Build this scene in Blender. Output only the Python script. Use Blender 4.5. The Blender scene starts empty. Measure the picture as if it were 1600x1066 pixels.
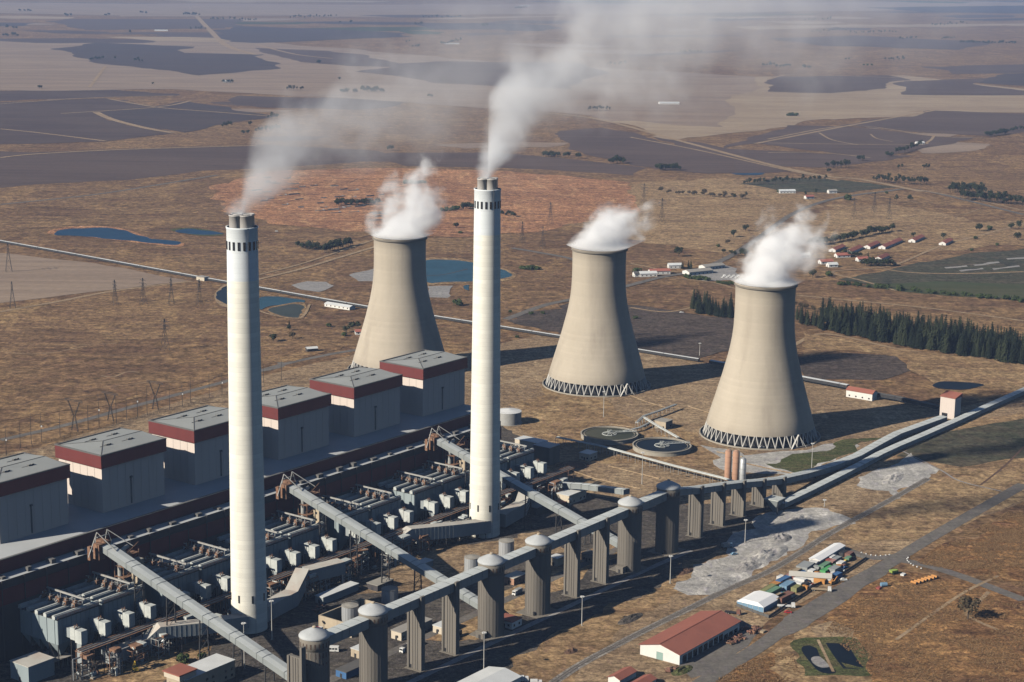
import bpy, math, random
import numpy as np
from mathutils import Vector, Matrix, noise

# ------------------------------------------------------------------ camera, sky, sun, exposure
SC = bpy.context.scene
COL = SC.collection
FPX, HZ, CAMH, ROLL = 2853.0, 600.0, 356.0, math.radians(0.68)
PITCH = math.atan(HZ / FPX)
CF = Vector((0, math.cos(PITCH), -math.sin(PITCH)))
_r0 = Vector((1, 0, 0)); _u0 = _r0.cross(CF)
CR = _r0 * math.cos(ROLL) + _u0 * math.sin(ROLL)
CU = _u0 * math.cos(ROLL) - _r0 * math.sin(ROLL)
CAM = Vector((0, 0, CAMH))
cd = bpy.data.cameras.new('camera'); co = bpy.data.objects.new('camera', cd); COL.objects.link(co)
cd.sensor_fit = 'HORIZONTAL'; cd.sensor_width = 36.0; cd.lens = FPX / 1600 * 36.0
cd.clip_start = 1.0; cd.clip_end = 120000.0
m = Matrix((CR, CU, -CF)).transposed().to_4x4(); m.translation = CAM; co.matrix_world = m
SC.camera = co

SUN_AZ, SUN_EL = math.radians(31.0), math.radians(30.0)      # azimuth the light travels towards
w = bpy.data.worlds.new('World'); SC.world = w; w.use_nodes = True
nt = w.node_tree; bg = nt.nodes['Background']
sky = nt.nodes.new('ShaderNodeTexSky'); sky.sky_type = 'NISHITA'; sky.sun_disc = False
sky.sun_elevation = SUN_EL
sky.sun_rotation = math.atan2(-math.cos(SUN_AZ), -math.sin(SUN_AZ)) % (2 * math.pi)
sky.altitude = 1600; sky.air_density = 1.0; sky.dust_density = 0.4; sky.ozone_density = 3.5
nt.links.new(sky.outputs[0], bg.inputs[0]); bg.inputs[1].default_value = 0.05
sl = bpy.data.lights.new('sun', 'SUN'); so = bpy.data.objects.new('sun', sl); COL.objects.link(so)
sl.energy = 5.0; sl.angle = math.radians(0.55); sl.color = (1.0, 0.91, 0.77)
tv = Vector((math.cos(SUN_AZ) * math.cos(SUN_EL), math.sin(SUN_AZ) * math.cos(SUN_EL), -math.sin(SUN_EL)))
so.rotation_euler = tv.to_track_quat('-Z', 'Y').to_euler(); so.location = (0, 0, 2000)
SC.view_settings.view_transform = 'Standard'; SC.view_settings.look = 'None'
SC.view_settings.exposure = 0.28; SC.view_settings.gamma = 1.0; SC.view_settings.use_curve_mapping = False
SC.render.engine = 'CYCLES'
SC.cycles.max_bounces = 18; SC.cycles.diffuse_bounces = 0; SC.cycles.glossy_bounces = 2
SC.cycles.volume_bounces = 16; SC.cycles.transparent_max_bounces = 16
SC.cycles.volume_max_steps = 256

# ------------------------------------------------------------------ coordinates
def at(x, y, z=0.0):
    """point of the horizontal plane z seen at photograph pixel x, y"""
    d = CF + CR * ((x - 800) / FPX) + CU * ((533 - y) / FPX)
    return CAM + d * ((z - CAMH) / d.z)
PA = math.radians(53.6)
UX = Vector((math.cos(PA), math.sin(PA), 0)); VX = Vector((-math.sin(PA), math.cos(PA), 0))
PO = at(390, 975)
def pw(u, v, z=0.0):
    """plant grid: u along the power house, v across it"""
    p = PO + UX * u + VX * v
    return Vector((p.x, p.y, z))
def uv_of(p):
    d = p - PO
    return d.dot(UX), d.dot(VX)
ZV = Vector((0, 0, 1))
rnd = random.Random(7)

# ------------------------------------------------------------------ materials
MATS = {}
def node(nt, t, **kw):
    n = nt.nodes.new(t)
    for k, v in kw.items(): setattr(n, k, v)
    return n
def mathn(nt, op, a, b=None, clamp=False):
    n = node(nt, 'ShaderNodeMath', operation=op); n.use_clamp = clamp
    for i, v in enumerate((a, b)):
        if v is None: continue
        if hasattr(v, 'is_output'): nt.links.new(v, n.inputs[i])
        else: n.inputs[i].default_value = v
    return n.outputs[0]
def noise_fac(nt, vec, scale, detail=5, rough=.6, dist=0.0, lo=.3, hi=.7):
    n = node(nt, 'ShaderNodeTexNoise'); n.inputs['Scale'].default_value = scale
    n.inputs['Detail'].default_value = detail; n.inputs['Roughness'].default_value = rough; n.inputs['Distortion'].default_value = dist
    nt.links.new(vec, n.inputs['Vector'])
    r = node(nt, 'ShaderNodeMapRange'); r.inputs[1].default_value = lo; r.inputs[2].default_value = hi
    nt.links.new(n.outputs[0], r.inputs[0])
    return r.outputs[0]
def mixc(nt, f, a, b, mode='MIX'):
    n = node(nt, 'ShaderNodeMix', data_type='RGBA', blend_type=mode)
    def put(v, s):
        if hasattr(v, 'is_output'): nt.links.new(v, s)
        elif isinstance(v, (int, float)): s.default_value = v
        else: s.default_value = (*v, 1)
    put(f, n.inputs[0]); put(a, n.inputs[6]); put(b, n.inputs[7])
    return n.outputs[2]
def coords(nt, stretch=None, obj=False, rot=0.0):
    if obj: v = node(nt, 'ShaderNodeTexCoord').outputs['Object']
    else: v = node(nt, 'ShaderNodeNewGeometry').outputs['Position']
    if stretch or rot:
        mp = node(nt, 'ShaderNodeMapping'); mp.inputs['Scale'].default_value = stretch or (1, 1, 1)
        mp.inputs['Rotation'].default_value = (0, 0, rot)
        nt.links.new(v, mp.inputs[0]); v = mp.outputs[0]
    return v
def M(name, c1, c2=None, sc=.15, c3=None, sc3=.02, lo3=.5, hi3=.7, rough=.85, stretch=None, rot=0.0, metal=0.0, bump=0.0, bsc=1.0, bdist=.3, spec=.3, detail=6, obj=False, lift=None):
    mt = bpy.data.materials.new(name); mt.use_nodes = True; nt = mt.node_tree; b = nt.nodes['Principled BSDF']
    b.inputs['Roughness'].default_value = rough; b.inputs['Metallic'].default_value = metal
    b.inputs['Specular IOR Level'].default_value = spec
    c2 = c2 or tuple(min(1, v * .8) for v in c1)
    v = coords(nt, stretch, obj, rot)
    if obj:
        va = node(nt, 'ShaderNodeVectorMath', operation='ADD'); nt.links.new(v, va.inputs[0]); nt.links.new(mathn(nt, 'MULTIPLY', node(nt, 'ShaderNodeObjectInfo').outputs['Random'], 250.0), va.inputs[1]); v = va.outputs[0]
    c = mixc(nt, noise_fac(nt, v, sc, detail), c1, c2)
    if c3: c = mixc(nt, noise_fac(nt, v, sc3, 5, .65, 0, lo3, hi3), c, c3)
    if lift:
        dz, na, amt = lift
        sp = node(nt, 'ShaderNodeSeparateXYZ'); nt.links.new(coords(nt, None, True), sp.inputs[0])
        iz = mathn(nt, 'FLOOR', mathn(nt, 'DIVIDE', sp.outputs[2], dz)); ang = mathn(nt, 'FLOOR', mathn(nt, 'MULTIPLY', mathn(nt, 'ARCTAN2', sp.outputs[1], sp.outputs[0]), na / 6.2832))
        cb = node(nt, 'ShaderNodeCombineXYZ'); nt.links.new(iz, cb.inputs[2]); nt.links.new(ang, cb.inputs[0])
        wn = node(nt, 'ShaderNodeTexWhiteNoise', noise_dimensions='3D'); nt.links.new(cb.outputs[0], wn.inputs['Vector'])
        w1 = node(nt, 'ShaderNodeTexWhiteNoise', noise_dimensions='1D'); nt.links.new(iz, w1.inputs['W'])
        fr = mathn(nt, 'FRACT', mathn(nt, 'DIVIDE', sp.outputs[2], dz)); jt = mathn(nt, 'LESS_THAN', fr, .14)
        g = mathn(nt, 'ADD', mathn(nt, 'MULTIPLY', wn.outputs[0], amt * .5), mathn(nt, 'MULTIPLY', w1.outputs[0], amt)); g = mathn(nt, 'SUBTRACT', mathn(nt, 'ADD', g, 1 - amt * .75), mathn(nt, 'MULTIPLY', jt, amt * .6))
        c = mixc(nt, 1.0, c, g, 'MULTIPLY')
    nt.links.new(c, b.inputs['Base Color'])
    if bump:
        bp = node(nt, 'ShaderNodeBump'); bp.inputs['Strength'].default_value = bump; bp.inputs['Distance'].default_value = bdist
        nt.links.new(noise_fac(nt, coords(nt, None, obj), bsc, 6, .65, 0, 0, 1), bp.inputs['Height']); nt.links.new(bp.outputs[0], b.inputs['Normal'])
    MATS[name] = mt
    return mt

def ground_mat(name, a, b_, c, d, s=1.0, bump=.5, fine=.9, con=1.0):
    """dry grass / soil: four colours mixed at three sizes, tufts as dark specks"""
    if 'veld' in name or 'grass' in name or 'dirt' in name: a, b_, c, d = [(x[0] * 1.03, x[1] * .94, x[2] * .83) for x in (a, b_, c, d)]
    mt = bpy.data.materials.new(name); mt.use_nodes = True; nt = mt.node_tree; bs = nt.nodes['Principled BSDF']
    bs.inputs['Roughness'].default_value = .95; bs.inputs['Specular IOR Level'].default_value = .1
    v = coords(nt, None); vs = coords(nt, (.45, 1.7, 1), rot=-.25); v2 = coords(nt, (1.5, .6, 1), rot=.5)
    col = mixc(nt, noise_fac(nt, v, .0035 * s, 6, .6, .6, .42, .58), a, b_)
    col = mixc(nt, noise_fac(nt, vs, .017 * s, 7, .68, .8, .46, .66), col, c)
    col = mixc(nt, noise_fac(nt, v2, .011 * s, 7, .7, 1.2, .52, .68), col, d)
    n1 = noise_fac(nt, v, .10 * s, 7, .72, .5, .36, .64)
    n2 = noise_fac(nt, coords(nt, (.8, 1.25, 1)), .30 * s, 5, .72, .3, .38, .62)
    col = mixc(nt, mathn(nt, 'MULTIPLY', noise_fac(nt, v2, .06 * s, 5, .7, .5, .52, .66), .55), col, tuple(x * y for x, y in zip(c, (1.0, .95, 1.15))))
    n3 = noise_fac(nt, coords(nt, (.35, 1.5, 1), rot=-.12), .045 * s, 7, .74, .6, .34, .66)
    g = mathn(nt, 'MULTIPLY', mathn(nt, 'ADD', mathn(nt, 'MULTIPLY', n1, 1.0 * con), 1 - .5 * con), mathn(nt, 'ADD', mathn(nt, 'MULTIPLY', n2, fine * .85), 1 - fine * .43))
    g = mathn(nt, 'MULTIPLY', g, mathn(nt, 'ADD', mathn(nt, 'MULTIPLY', n3, .6 * con), 1 - .3 * con))
    col = mixc(nt, 1.0, col, g, 'MULTIPLY')
    nt.links.new(col, bs.inputs['Base Color'])
    if bump:
        bp = node(nt, 'ShaderNodeBump'); bp.inputs['Strength'].default_value = bump; bp.inputs['Distance'].default_value = .8
        nt.links.new(n1, bp.inputs['Height'])
        b2 = node(nt, 'ShaderNodeBump'); b2.inputs['Strength'].default_value = bump; b2.inputs['Distance'].default_value = .5
        nt.links.new(n2, b2.inputs['Height']); nt.links.new(bp.outputs[0], b2.inputs['Normal']); nt.links.new(b2.outputs[0], bs.inputs['Normal'])
    MATS[name] = mt
    return mt
def field_mat(name, a, b_, rot, row=.06, amt=.25):
    """ploughed or stubble field: rows along one bearing"""
    mt = bpy.data.materials.new(name); mt.use_nodes = True; nt = mt.node_tree; bs = nt.nodes['Principled BSDF']
    bs.inputs['Roughness'].default_value = .95; bs.inputs['Specular IOR Level'].default_value = .1
    v = coords(nt, None); vr = coords(nt, (.04, 1, 1), rot=rot)
    col = mixc(nt, noise_fac(nt, coords(nt, (.5, 1.6, 1), rot=rot), .005, 7, .68, .8, .40, .60), a, b_)
    rows = noise_fac(nt, vr, row, 4, .7, 0, .35, .65)
    n2 = noise_fac(nt, v, .12, 6, .7, 0, .3, .7)
    g = mathn(nt, 'ADD', mathn(nt, 'ADD', mathn(nt, 'MULTIPLY', rows, amt), mathn(nt, 'MULTIPLY', n2, amt)), 1 - amt)
    nt.links.new(mixc(nt, 1.0, col, g, 'MULTIPLY'), bs.inputs['Base Color'])
    MATS[name] = mt
    return mt

ground_mat('veld', (.250, .175, .102), (.195, .130, .078), (.140, .088, .058), (.310, .215, .118))
ground_mat('rust_grass', (.46, .285, .14), (.34, .20, .098), (.15, .086, .058), (.54, .36, .18), 2.2, .9, 1.0, 1.1)
ground_mat('red_veld', (.50, .285, .165), (.38, .21, .125), (.21, .12, .082), (.56, .36, .21), 1.6, .6, 1.0, 1.1)
ground_mat('pale_veld', (.345, .26, .16), (.285, .208, .125), (.205, .142, .09), (.41, .315, .19), 1.5, .35, .8)
ground_mat('tan_veld', (.275, .192, .112), (.215, .145, .086), (.145, .094, .062), (.345, .25, .138), 1.5, .35, .85)
ground_mat('yard_dirt', (.345, .27, .185), (.27, .205, .14), (.19, .145, .10), (.42, .34, .235), 3.0, .3, .6)
ground_mat('coal_ground', (.105, .092, .080), (.078, .070, .063), (.135, .118, .096), (.060, .055, .052), 4.0, .3, .8)
ground_mat('burnt_ground', (.092, .072, .060), (.072, .058, .050), (.115, .088, .070), (.08, .066, .056), 2.0, .3, .6)
ground_mat('green_dark', (.075, .072, .048), (.062, .068, .042), (.105, .085, .058), (.055, .058, .044), 1.5, .3, .6)
ground_mat('weed_green', (.105, .125, .045), (.075, .095, .035), (.16, .14, .07), (.13, .12, .06), 4.0, .6, 1.0)
ground_mat('ash_pale', (.50, .48, .44), (.42, .405, .38), (.36, .35, .335), (.72, .69, .64), 2.4, .4, .4, .5)
ground_mat('asphalt', (.165, .152, .136), (.142, .132, .120), (.19, .172, .15), (.125, .117, .108), 3.0, .1, .3, .35)
ground_mat('track_dirt', (.36, .29, .205), (.31, .245, .17), (.27, .21, .145), (.40, .33, .24), 3.0, .1, .4, .5)
ground_mat('ballast', (.33, .30, .26), (.28, .255, .225), (.22, .205, .18), (.37, .34, .30), 6.0, .4, .8)
ground_mat('earth_line', (.13, .085, .058), (.11, .072, .05), (.15, .10, .068), (.10, .068, .05), 3.0, .1, .4, .5)
ground_mat('mud_pale', (.33, .315, .30), (.29, .28, .27), (.26, .25, .24), (.36, .35, .33), 3.0, .1, .4, .4)
field_mat('plough_a', (.082, .058, .054), (.105, .076, .066), .5)
field_mat('plough_b', (.120, .086, .073), (.098, .070, .062), -.15)
field_mat('plough_c', (.070, .055, .056), (.086, .064, .060), -.5)
field_mat('stubble', (.37, .285, .195), (.30, .225, .155), .3)
field_mat('stubble_b', (.31, .235, .175), (.255, .19, .145), -.3)
field_mat('crop_green', (.06, .075, .038), (.085, .085, .045), .2)

M('tower_concrete', (.485, .430, .350), (.425, .375, .30), .06, (.345, .30, .245), .05, .5, .75, .9, (1, 1, .06), obj=True, lift=(2.4, 60, .055))
M('chimney_cream', (.84, .825, .74), (.79, .775, .69), .12, (.66, .64, .555), .09, .54, .8, .8, (1, 1, .12), obj=True, lift=(2.6, 12, .10))
M('chimney_white', (.74, .78, .80), (.68, .73, .76), .2, None, rough=.75, stretch=(1, 1, .1), obj=True, lift=(2.6, 12, .06))
M('flue_steel', (.60, .575, .55), (.48, .46, .44), .25, rough=.6, stretch=(1, 1, .2), metal=.2)
M('column_concrete', (.56, .55, .52), (.48, .47, .44), .5)
M('basin_concrete', (.40, .37, .31), (.33, .30, .25), .3)
M('dark_void', (.012, .012, .013), (.016, .016, .016), .3, spec=.05)
M('silo_concrete', (.195, .178, .155), (.16, .146, .128), .1, (.12, .111, .098), .16, .52, .75, .9, (1, 1, .06))
M('silo_concrete_band', (.24, .215, .18), (.20, .18, .15), .3, stretch=(1, 1, .3))
M('cap_white', (.48, .50, .51), (.41, .43, .44), .3, (.38, .36, .33), .5, .6, .85, .6)
M('gallery_roof', (.60, .635, .625), (.52, .555, .55), .12, (.44, .45, .44), .08, .55, .8, .6)
M('gallery_wall', (.29, .315, .315), (.24, .265, .27), .2, rough=.65)
M('boiler_clad', (.68, .60, .545), (.63, .55, .50), .06, (.52, .43, .37), .09, .62, .85, .8, (1, 1, .1))
M('boiler_stain', (.42, .25, .15), (.36, .20, .11), .2, rough=.9)
M('fascia_red', (.165, .040, .036), (.135, .033, .031), .15, rough=.6, stretch=(1, 1, .2))
M('fascia_dark', (.12, .028, .03), (.09, .022, .024), .15, rough=.7)
M('roof_grey', (.34, .355, .345), (.29, .305, .30), .05, (.25, .265, .265), .04, .55, .8, .7)
M('roof_trim', (.16, .155, .15), (.13, .128, .125), .3)
M('hall_roof', (.50, .52, .53), (.43, .45, .46), .06, rough=.7)
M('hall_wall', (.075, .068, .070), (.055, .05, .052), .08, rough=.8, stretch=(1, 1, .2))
M('steel_blue', (.33, .39, .41), (.27, .325, .345), .12, (.22, .25, .26), .1, .56, .8, .6, (1, 1, .3))
M('steel_pale', (.58, .61, .59), (.42, .45, .44), .3, (.30, .25, .2), .4, .6, .8, .6)
M('steel_dark', (.05, .05, .052), (.035, .035, .037), .4, rough=.6)
M('rust', (.27, .145, .085), (.20, .11, .07), .6, (.33, .24, .18), .4, .5, .7, .85)
M('pipe_grey', (.42, .42, .40), (.33, .33, .32), .5, (.30, .20, .14), .5, .58, .75, .6)
M('duct_clad', (.33, .365, .375), (.285, .32, .335), .1, rough=.6, stretch=(1, 1, .2))
M('duct_roof', (.56, .54, .49), (.48, .465, .42), .12, (.50, .42, .36), .06, .5, .7, .7)
M('tank_silver', (.52, .54, .555), (.42, .44, .46), .9, rough=.45, stretch=(1, 1, .05), metal=.3)
M('tank_top', (.36, .34, .30), (.30, .285, .25), .4)
M('tank_white', (.72, .73, .73), (.66, .67, .67), .2)
M('red_silo', (.46, .27, .18), (.40, .23, .155), .3, stretch=(1, 1, .1))
M('beige_wall', (.50, .42, .31), (.42, .35, .26), .3, (.30, .25, .19), .3, .6, .8, .9, (1, 1, .2))
M('white_wall', (.76, .74, .70), (.70, .68, .64), .4)
M('cream_wall', (.62, .55, .44), (.55, .48, .38), .4)
M('white_roof', (.70, .72, .72), (.60, .62, .62), .12, (.50, .51, .51), .1, .6, .85, .6)
M('marquee_white', (.86, .87, .88), (.82, .83, .84), .3)
M('dull_roof', (.36, .34, .31), (.30, .285, .26), .2)
M('dark_roof', (.13, .125, .12), (.10, .098, .095), .25)
M('red_roof', (.345, .130, .092), (.30, .112, .080), .12, (.25, .105, .082), .2, .55, .8, .75)
M('red_roof_far', (.40, .15, .11), (.35, .125, .095), .1)
M('window_dark', (.02, .022, .026), (.03, .032, .036), 1, rough=.25, spec=.5)
M('door_green', (.30, .42, .38), (.26, .37, .33), .5)
M('slot_brown', (.10, .06, .04), (.07, .045, .03), .8)
M('asphalt_line', (.62, .62, .60), (.55, .55, .53), 1)
M('kerb_white', (.75, .75, .73), (.66, .66, .64), 1)
M('rail_steel', (.30, .27, .25), (.24, .21, .19), .5, rough=.45, metal=.6)
M('sleeper', (.20, .18, .16), (.16, .145, .13), 1)
M('earth_brown', (.13, .075, .05), (.10, .06, .042), .4)
M('rubber', (.02, .02, .02), (.028, .028, .028), 1)
M('glass_dark', (.02, .025, .03), (.03, .035, .04), 1, rough=.15, spec=.6)
M('bark', (.09, .068, .05), (.07, .053, .04), 1)
def leaf_mat(name, a, b_, c):
    mt = M(name, a, b_, .55, c, 1.3, .45, .6, .9, spec=.12)
    return mt
leaf_mat('leaf_dark', (.036, .047, .024), (.024, .033, .018), (.055, .062, .030))
leaf_mat('leaf_green', (.052, .078, .026), (.036, .056, .020), (.085, .105, .038))
leaf_mat('leaf_dry', (.085, .066, .040), (.062, .050, .032), (.12, .09, .05))
leaf_mat('leaf_conifer', (.014, .021, .012), (.009, .014, .009), (.024, .031, .016))
leaf_mat('tuft', (.36, .235, .12), (.28, .175, .09), (.17, .10, .055))
for _n, _c in dict(paint_green=(.16, .30, .19), paint_blue=(.07, .17, .36), paint_red=(.36, .10, .08), paint_orange=(.55, .26, .08), paint_tan=(.42, .33, .22),
                   paint_grey=(.34, .36, .36), paint_white=(.78, .78, .76), paint_olive=(.28, .28, .12), paint_brown=(.24, .12, .09), paint_lightblue=(.20, .34, .48),
                   paint_yellow=(.62, .42, .06), paint_pink=(.46, .26, .22), paint_lime=(.34, .46, .10), paint_bright_green=(.10, .42, .14), paint_car_red=(.42, .03, .03), paint_dark=(.035, .035, .038)).items():
    M(_n, _c, tuple(v * .82 for v in _c), .7, tuple(v * .6 + .03 for v in _c), .9, .6, .8, .55)
def water(name, c, rough=.12):
    mt = bpy.data.materials.new(name); mt.use_nodes = True; nt = mt.node_tree; b = nt.nodes['Principled BSDF']
    nt.links.new(mixc(nt, noise_fac(nt, coords(nt), .03, 4, .6, .5, .4, .7), c, tuple(v * .75 for v in c)), b.inputs['Base Color'])
    b.inputs['Roughness'].default_value = rough; b.inputs['Specular IOR Level'].default_value = .05
    bp = node(nt, 'ShaderNodeBump'); bp.inputs['Strength'].default_value = .12; bp.inputs['Distance'].default_value = .2
    nt.links.new(noise_fac(nt, coords(nt), .7, 3, .6, 0, 0, 1), bp.inputs['Height']); nt.links.new(bp.outputs[0], b.inputs['Normal'])
    MATS[name] = mt
water('water_blue', (.012, .050, .105), .35); water('water_dark', (.006, .010, .016), .3); water('water_grey', (.10, .12, .14), .3); water('water_green', (.055, .062, .045), .35)
water('water_pond', (.030, .085, .125), .35)

# ------------------------------------------------------------------ mesh building
class MB:
    def __init__(s): s.v = []; s.f = []; s.m = []
    def poly(s, pts, mi=0):
        n = len(s.v); s.v += [tuple(p) for p in pts]; s.f.append(tuple(range(n, n + len(pts)))); s.m.append(mi); return s
    def hexa(s, b, t, mi=0, mtop=None):
        """b, t: four corners, counter-clockwise seen from above"""
        n = len(s.v); s.v += [tuple(p) for p in b] + [tuple(p) for p in t]
        s.f += [(n + 3, n + 2, n + 1, n), (n + 4, n + 5, n + 6, n + 7)]; s.m += [mi, mi if mtop is None else mtop]
        for i in range(4):
            j = (i + 1) % 4; s.f.append((n + i, n + j, n + 4 + j, n + 4 + i)); s.m.append(mi)
        return s
    def ubox(s, u0, u1, v0, v1, z0, z1, mi=0, mtop=None, taper=0.0, fr=None):
        fr = fr or pw
        c = lambda z, k: [fr(u0 + k, v0 + k, z), fr(u1 - k, v0 + k, z), fr(u1 - k, v1 - k, z), fr(u0 + k, v1 - k, z)]
        return s.hexa(c(z0, 0), c(z1, taper), mi, mtop)
    def box(s, c, sx, sy, sz, rot=0.0, mi=0, mtop=None, taper=0.0):
        """c = centre of the bottom"""
        a = Vector((math.cos(rot), math.sin(rot), 0)); b = Vector((-math.sin(rot), math.cos(rot), 0)); c = Vector(c)
        q = lambda k, z: [c + a * (sx / 2 - k) * i + b * (sy / 2 - k) * j + ZV * z for i, j in ((-1, -1), (1, -1), (1, 1), (-1, 1))]
        return s.hexa(q(0, 0), q(taper, sz), mi, mtop)
    def beam(s, p, q, w, h=None, mi=0):
        p, q = Vector(p), Vector(q); d = (q - p)
        if d.length < 1e-6: return s
        d.normalize(); h = w if h is None else h
        side = d.cross(ZV)
        side = Vector((1, 0, 0)) if side.length < 1e-4 else side.normalized()
        up = side.cross(d)
        cs = lambda o: [o - side * w / 2 - up * h / 2, o + side * w / 2 - up * h / 2, o + side * w / 2 + up * h / 2, o - side * w / 2 + up * h / 2]
        A, B = cs(p), cs(q); n = len(s.v); s.v += [tuple(x) for x in A + B]
        s.f += [(n + 3, n + 2, n + 1, n), (n + 4, n + 5, n + 6, n + 7)] + [(n + i, n + (i + 1) % 4, n + 4 + (i + 1) % 4, n + 4 + i) for i in range(4)]
        s.m += [mi] * 6; return s
    def tube(s, p, q, r0, r1=None, n=8, mi=0, cap=True):
        p, q = Vector(p), Vector(q); r1 = r0 if r1 is None else r1; d = (q - p).normalized()
        a = d.cross(ZV); a = Vector((1, 0, 0)) if a.length < 1e-4 else a.normalized(); b = d.cross(a)
        k = len(s.v)
        for o, r in ((p, r0), (q, r1)):
            s.v += [tuple(o + a * r * math.cos(t) + b * r * math.sin(t)) for t in (2 * math.pi * i / n for i in range(n))]
        s.f += [(k + (i + 1) % n, k + i, k + n + i, k + n + (i + 1) % n) for i in range(n)]; s.m += [mi] * n
        if cap: s.f += [tuple(range(k, k + n)), tuple(range(k + 2 * n - 1, k + n - 1, -1))]; s.m += [mi] * 2
        return s
    def lathe(s, c, prof, n=32, mis=None, a0=0.0):
        """prof: list of (r, z); c = axis foot"""
        k = len(s.v); c = Vector(c)
        for r, z in prof:
            s.v += [(c.x + r * math.cos(a0 + 2 * math.pi * i / n), c.y + r * math.sin(a0 + 2 * math.pi * i / n), c.z + z) for i in range(n)]
        for j in range(len(prof) - 1):
            for i in range(n):
                a = k + j * n + i; b = k + j * n + (i + 1) % n
                s.f.append((a, b, b + n, a + n)); s.m.append(mis[j] if mis else 0)
        return s
    def disc(s, c, r, n=24, mi=0):
        c = Vector(c); return s.poly([c + Vector((r * math.cos(2 * math.pi * i / n), r * math.sin(2 * math.pi * i / n), 0)) for i in range(n)], mi)
    def mesh(s, name, mats, off=Vector((0, 0, 0)), smooth=False):
        me = bpy.data.meshes.new(name)
        me.from_pydata([(x - off.x, y - off.y, z - off.z) for x, y, z in s.v], [], s.f)
        for mm in (mats if isinstance(mats, (list, tuple)) else [mats]): me.materials.append(MATS[mm])
        me.polygons.foreach_set('material_index', s.m)
        if smooth: me.polygons.foreach_set('use_smooth', [True] * len(me.polygons))
        me.update(); return me
def wloc(o):
    p = Vector((0, 0, 0))
    while o: p += Vector(o.location); o = o.parent
    return p
def tag(o, label=None, cat=None, group=None, kind=None):
    if label: o['label'] = label
    if cat: o['category'] = cat
    if group: o['group'] = group
    if kind: o['kind'] = kind
    return o
def thing(name, label, cat, loc, group=None):
    o = bpy.data.objects.new(name, None); COL.objects.link(o); o.location = loc; o.empty_display_size = .1
    return tag(o, label, cat, group)
SMALL = {'rib', 'wall_ribs', 'cladding_joint', 'panel_joint', 'stiffener', 'hoop', 'slot_opening', 'railing', 'corrugation', 'ventilation_opening', 'support_frame', 'walkway', 'door_bar', 'wire', 'corner_frame', 'roof_vents', 'centre_well', 'bridge', 'lamp_head', 'head_frame', 'head_box', 'tower', 'platform_frame'}
def part(name, mb, mats, parent, smooth=False, label=None):
    me = mb.mesh(name, mats, wloc(parent), smooth); o = bpy.data.objects.new(name, me); COL.objects.link(o); o.parent = parent
    if label: o['label'] = label
    if name in SMALL: o['kind'] = 'stuff'
    return o
def solo(name, mb, mats, loc, label=None, cat=None, group=None, kind=None, smooth=False):
    loc = Vector(loc); o = bpy.data.objects.new(name, mb.mesh(name, mats, loc, smooth)); COL.objects.link(o); o.location = loc
    return tag(o, label, cat, group, kind)
def copy_tree(o, parent=None, loc=None, rot=None, scale=None, label=None):
    c = o.copy(); COL.objects.link(c); c.parent = parent
    if loc is not None: c.location = loc
    if rot is not None: c.rotation_euler = (0, 0, rot)
    if scale is not None: c.scale = (scale,) * 3 if isinstance(scale, (int, float)) else scale
    if label: c['label'] = label
    for ch in list(o.children): copy_tree(ch, c)
    return c

# ------------------------------------------------------------------ ground
def ring_sheet(name, rings, mat):
    mb = MB(); n = 64
    for j, r in enumerate(rings):
        mb.v += [(r * math.cos(2 * math.pi * i / n), r * math.sin(2 * math.pi * i / n) + 1500, 0) for i in range(n)]
    mb.f.append(tuple(range(n))); mb.m.append(0)
    for j in range(len(rings) - 1):
        for i in range(n):
            a = j * n + i; b = j * n + (i + 1) % n; mb.f.append((a, a + n, b + n, b)); mb.m.append(0)
    return solo(name, mb, mat, (0, 0, 0), kind='structure')
ring_sheet('ground', [1500, 4000, 12000, 30000, 60000], 'veld')
ZL = [0.04]; ZSTEP = [.002]
def rough_outline(P, jit, closed=True, step=None):
    out = []; n = len(P)
    for i in range(n if closed else n - 1):
        a, b = P[i], P[(i + 1) % n]; L = (b - a).length; k = max(1, min(14 if step is None else 160, int(L / (step or max(12, L / 8)))))
        nr = Vector((-(b - a).y, (b - a).x, 0)).normalized()
        for j in range(k):
            p = a.lerp(b, j / k)
            if j: p = p + nr * rnd.uniform(-jit, jit)
            out.append(p)
    if not closed: out.append(P[-1])
    return out
def smooth_closed(P, sub=5):
    out = []; n = len(P)
    for i in range(n):
        p0, p1, p2, p3 = P[i - 1], P[i], P[(i + 1) % n], P[(i + 2) % n]
        for k in range(sub):
            t = k / sub
            out.append(.5 * (2 * p1 + (p2 - p0) * t + (2 * p0 - 5 * p1 + 4 * p2 - p3) * t * t + (3 * p1 - p0 - 3 * p2 + p3) * t ** 3))
    return out
def smooth_open(P, sub=6):
    Q = [P[0]] + list(P) + [P[-1]]; out = []
    for i in range(1, len(Q) - 2):
        p0, p1, p2, p3 = Q[i - 1:i + 3]
        for k in range(sub):
            t = k / sub
            out.append(.5 * (2 * p1 + (p2 - p0) * t + (2 * p0 - 5 * p1 + 4 * p2 - p3) * t * t + (3 * p1 - p0 - 3 * p2 + p3) * t ** 3))
    out.append(Vector(P[-1])); return out
def crosses(P):
    '''does the closed outline cross itself?'''
    A = np.array([(p.x, p.y) for p in P]); B = np.roll(A, -1, 0); n = len(A)
    def side(p, q, r): return (q[..., 0] - p[..., 0]) * (r[..., 1] - p[..., 1]) - (q[..., 1] - p[..., 1]) * (r[..., 0] - p[..., 0])
    a, b = A[:, None], B[:, None]; c, d = A[None], B[None]
    hit = (side(a, b, c) * side(a, b, d) < 0) & (side(c, d, a) * side(c, d, b) < 0)
    i = np.arange(n); gap = np.abs(i[:, None] - i[None]); hit &= (gap > 1) & (gap < n - 1)
    return bool(hit.any())
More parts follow.
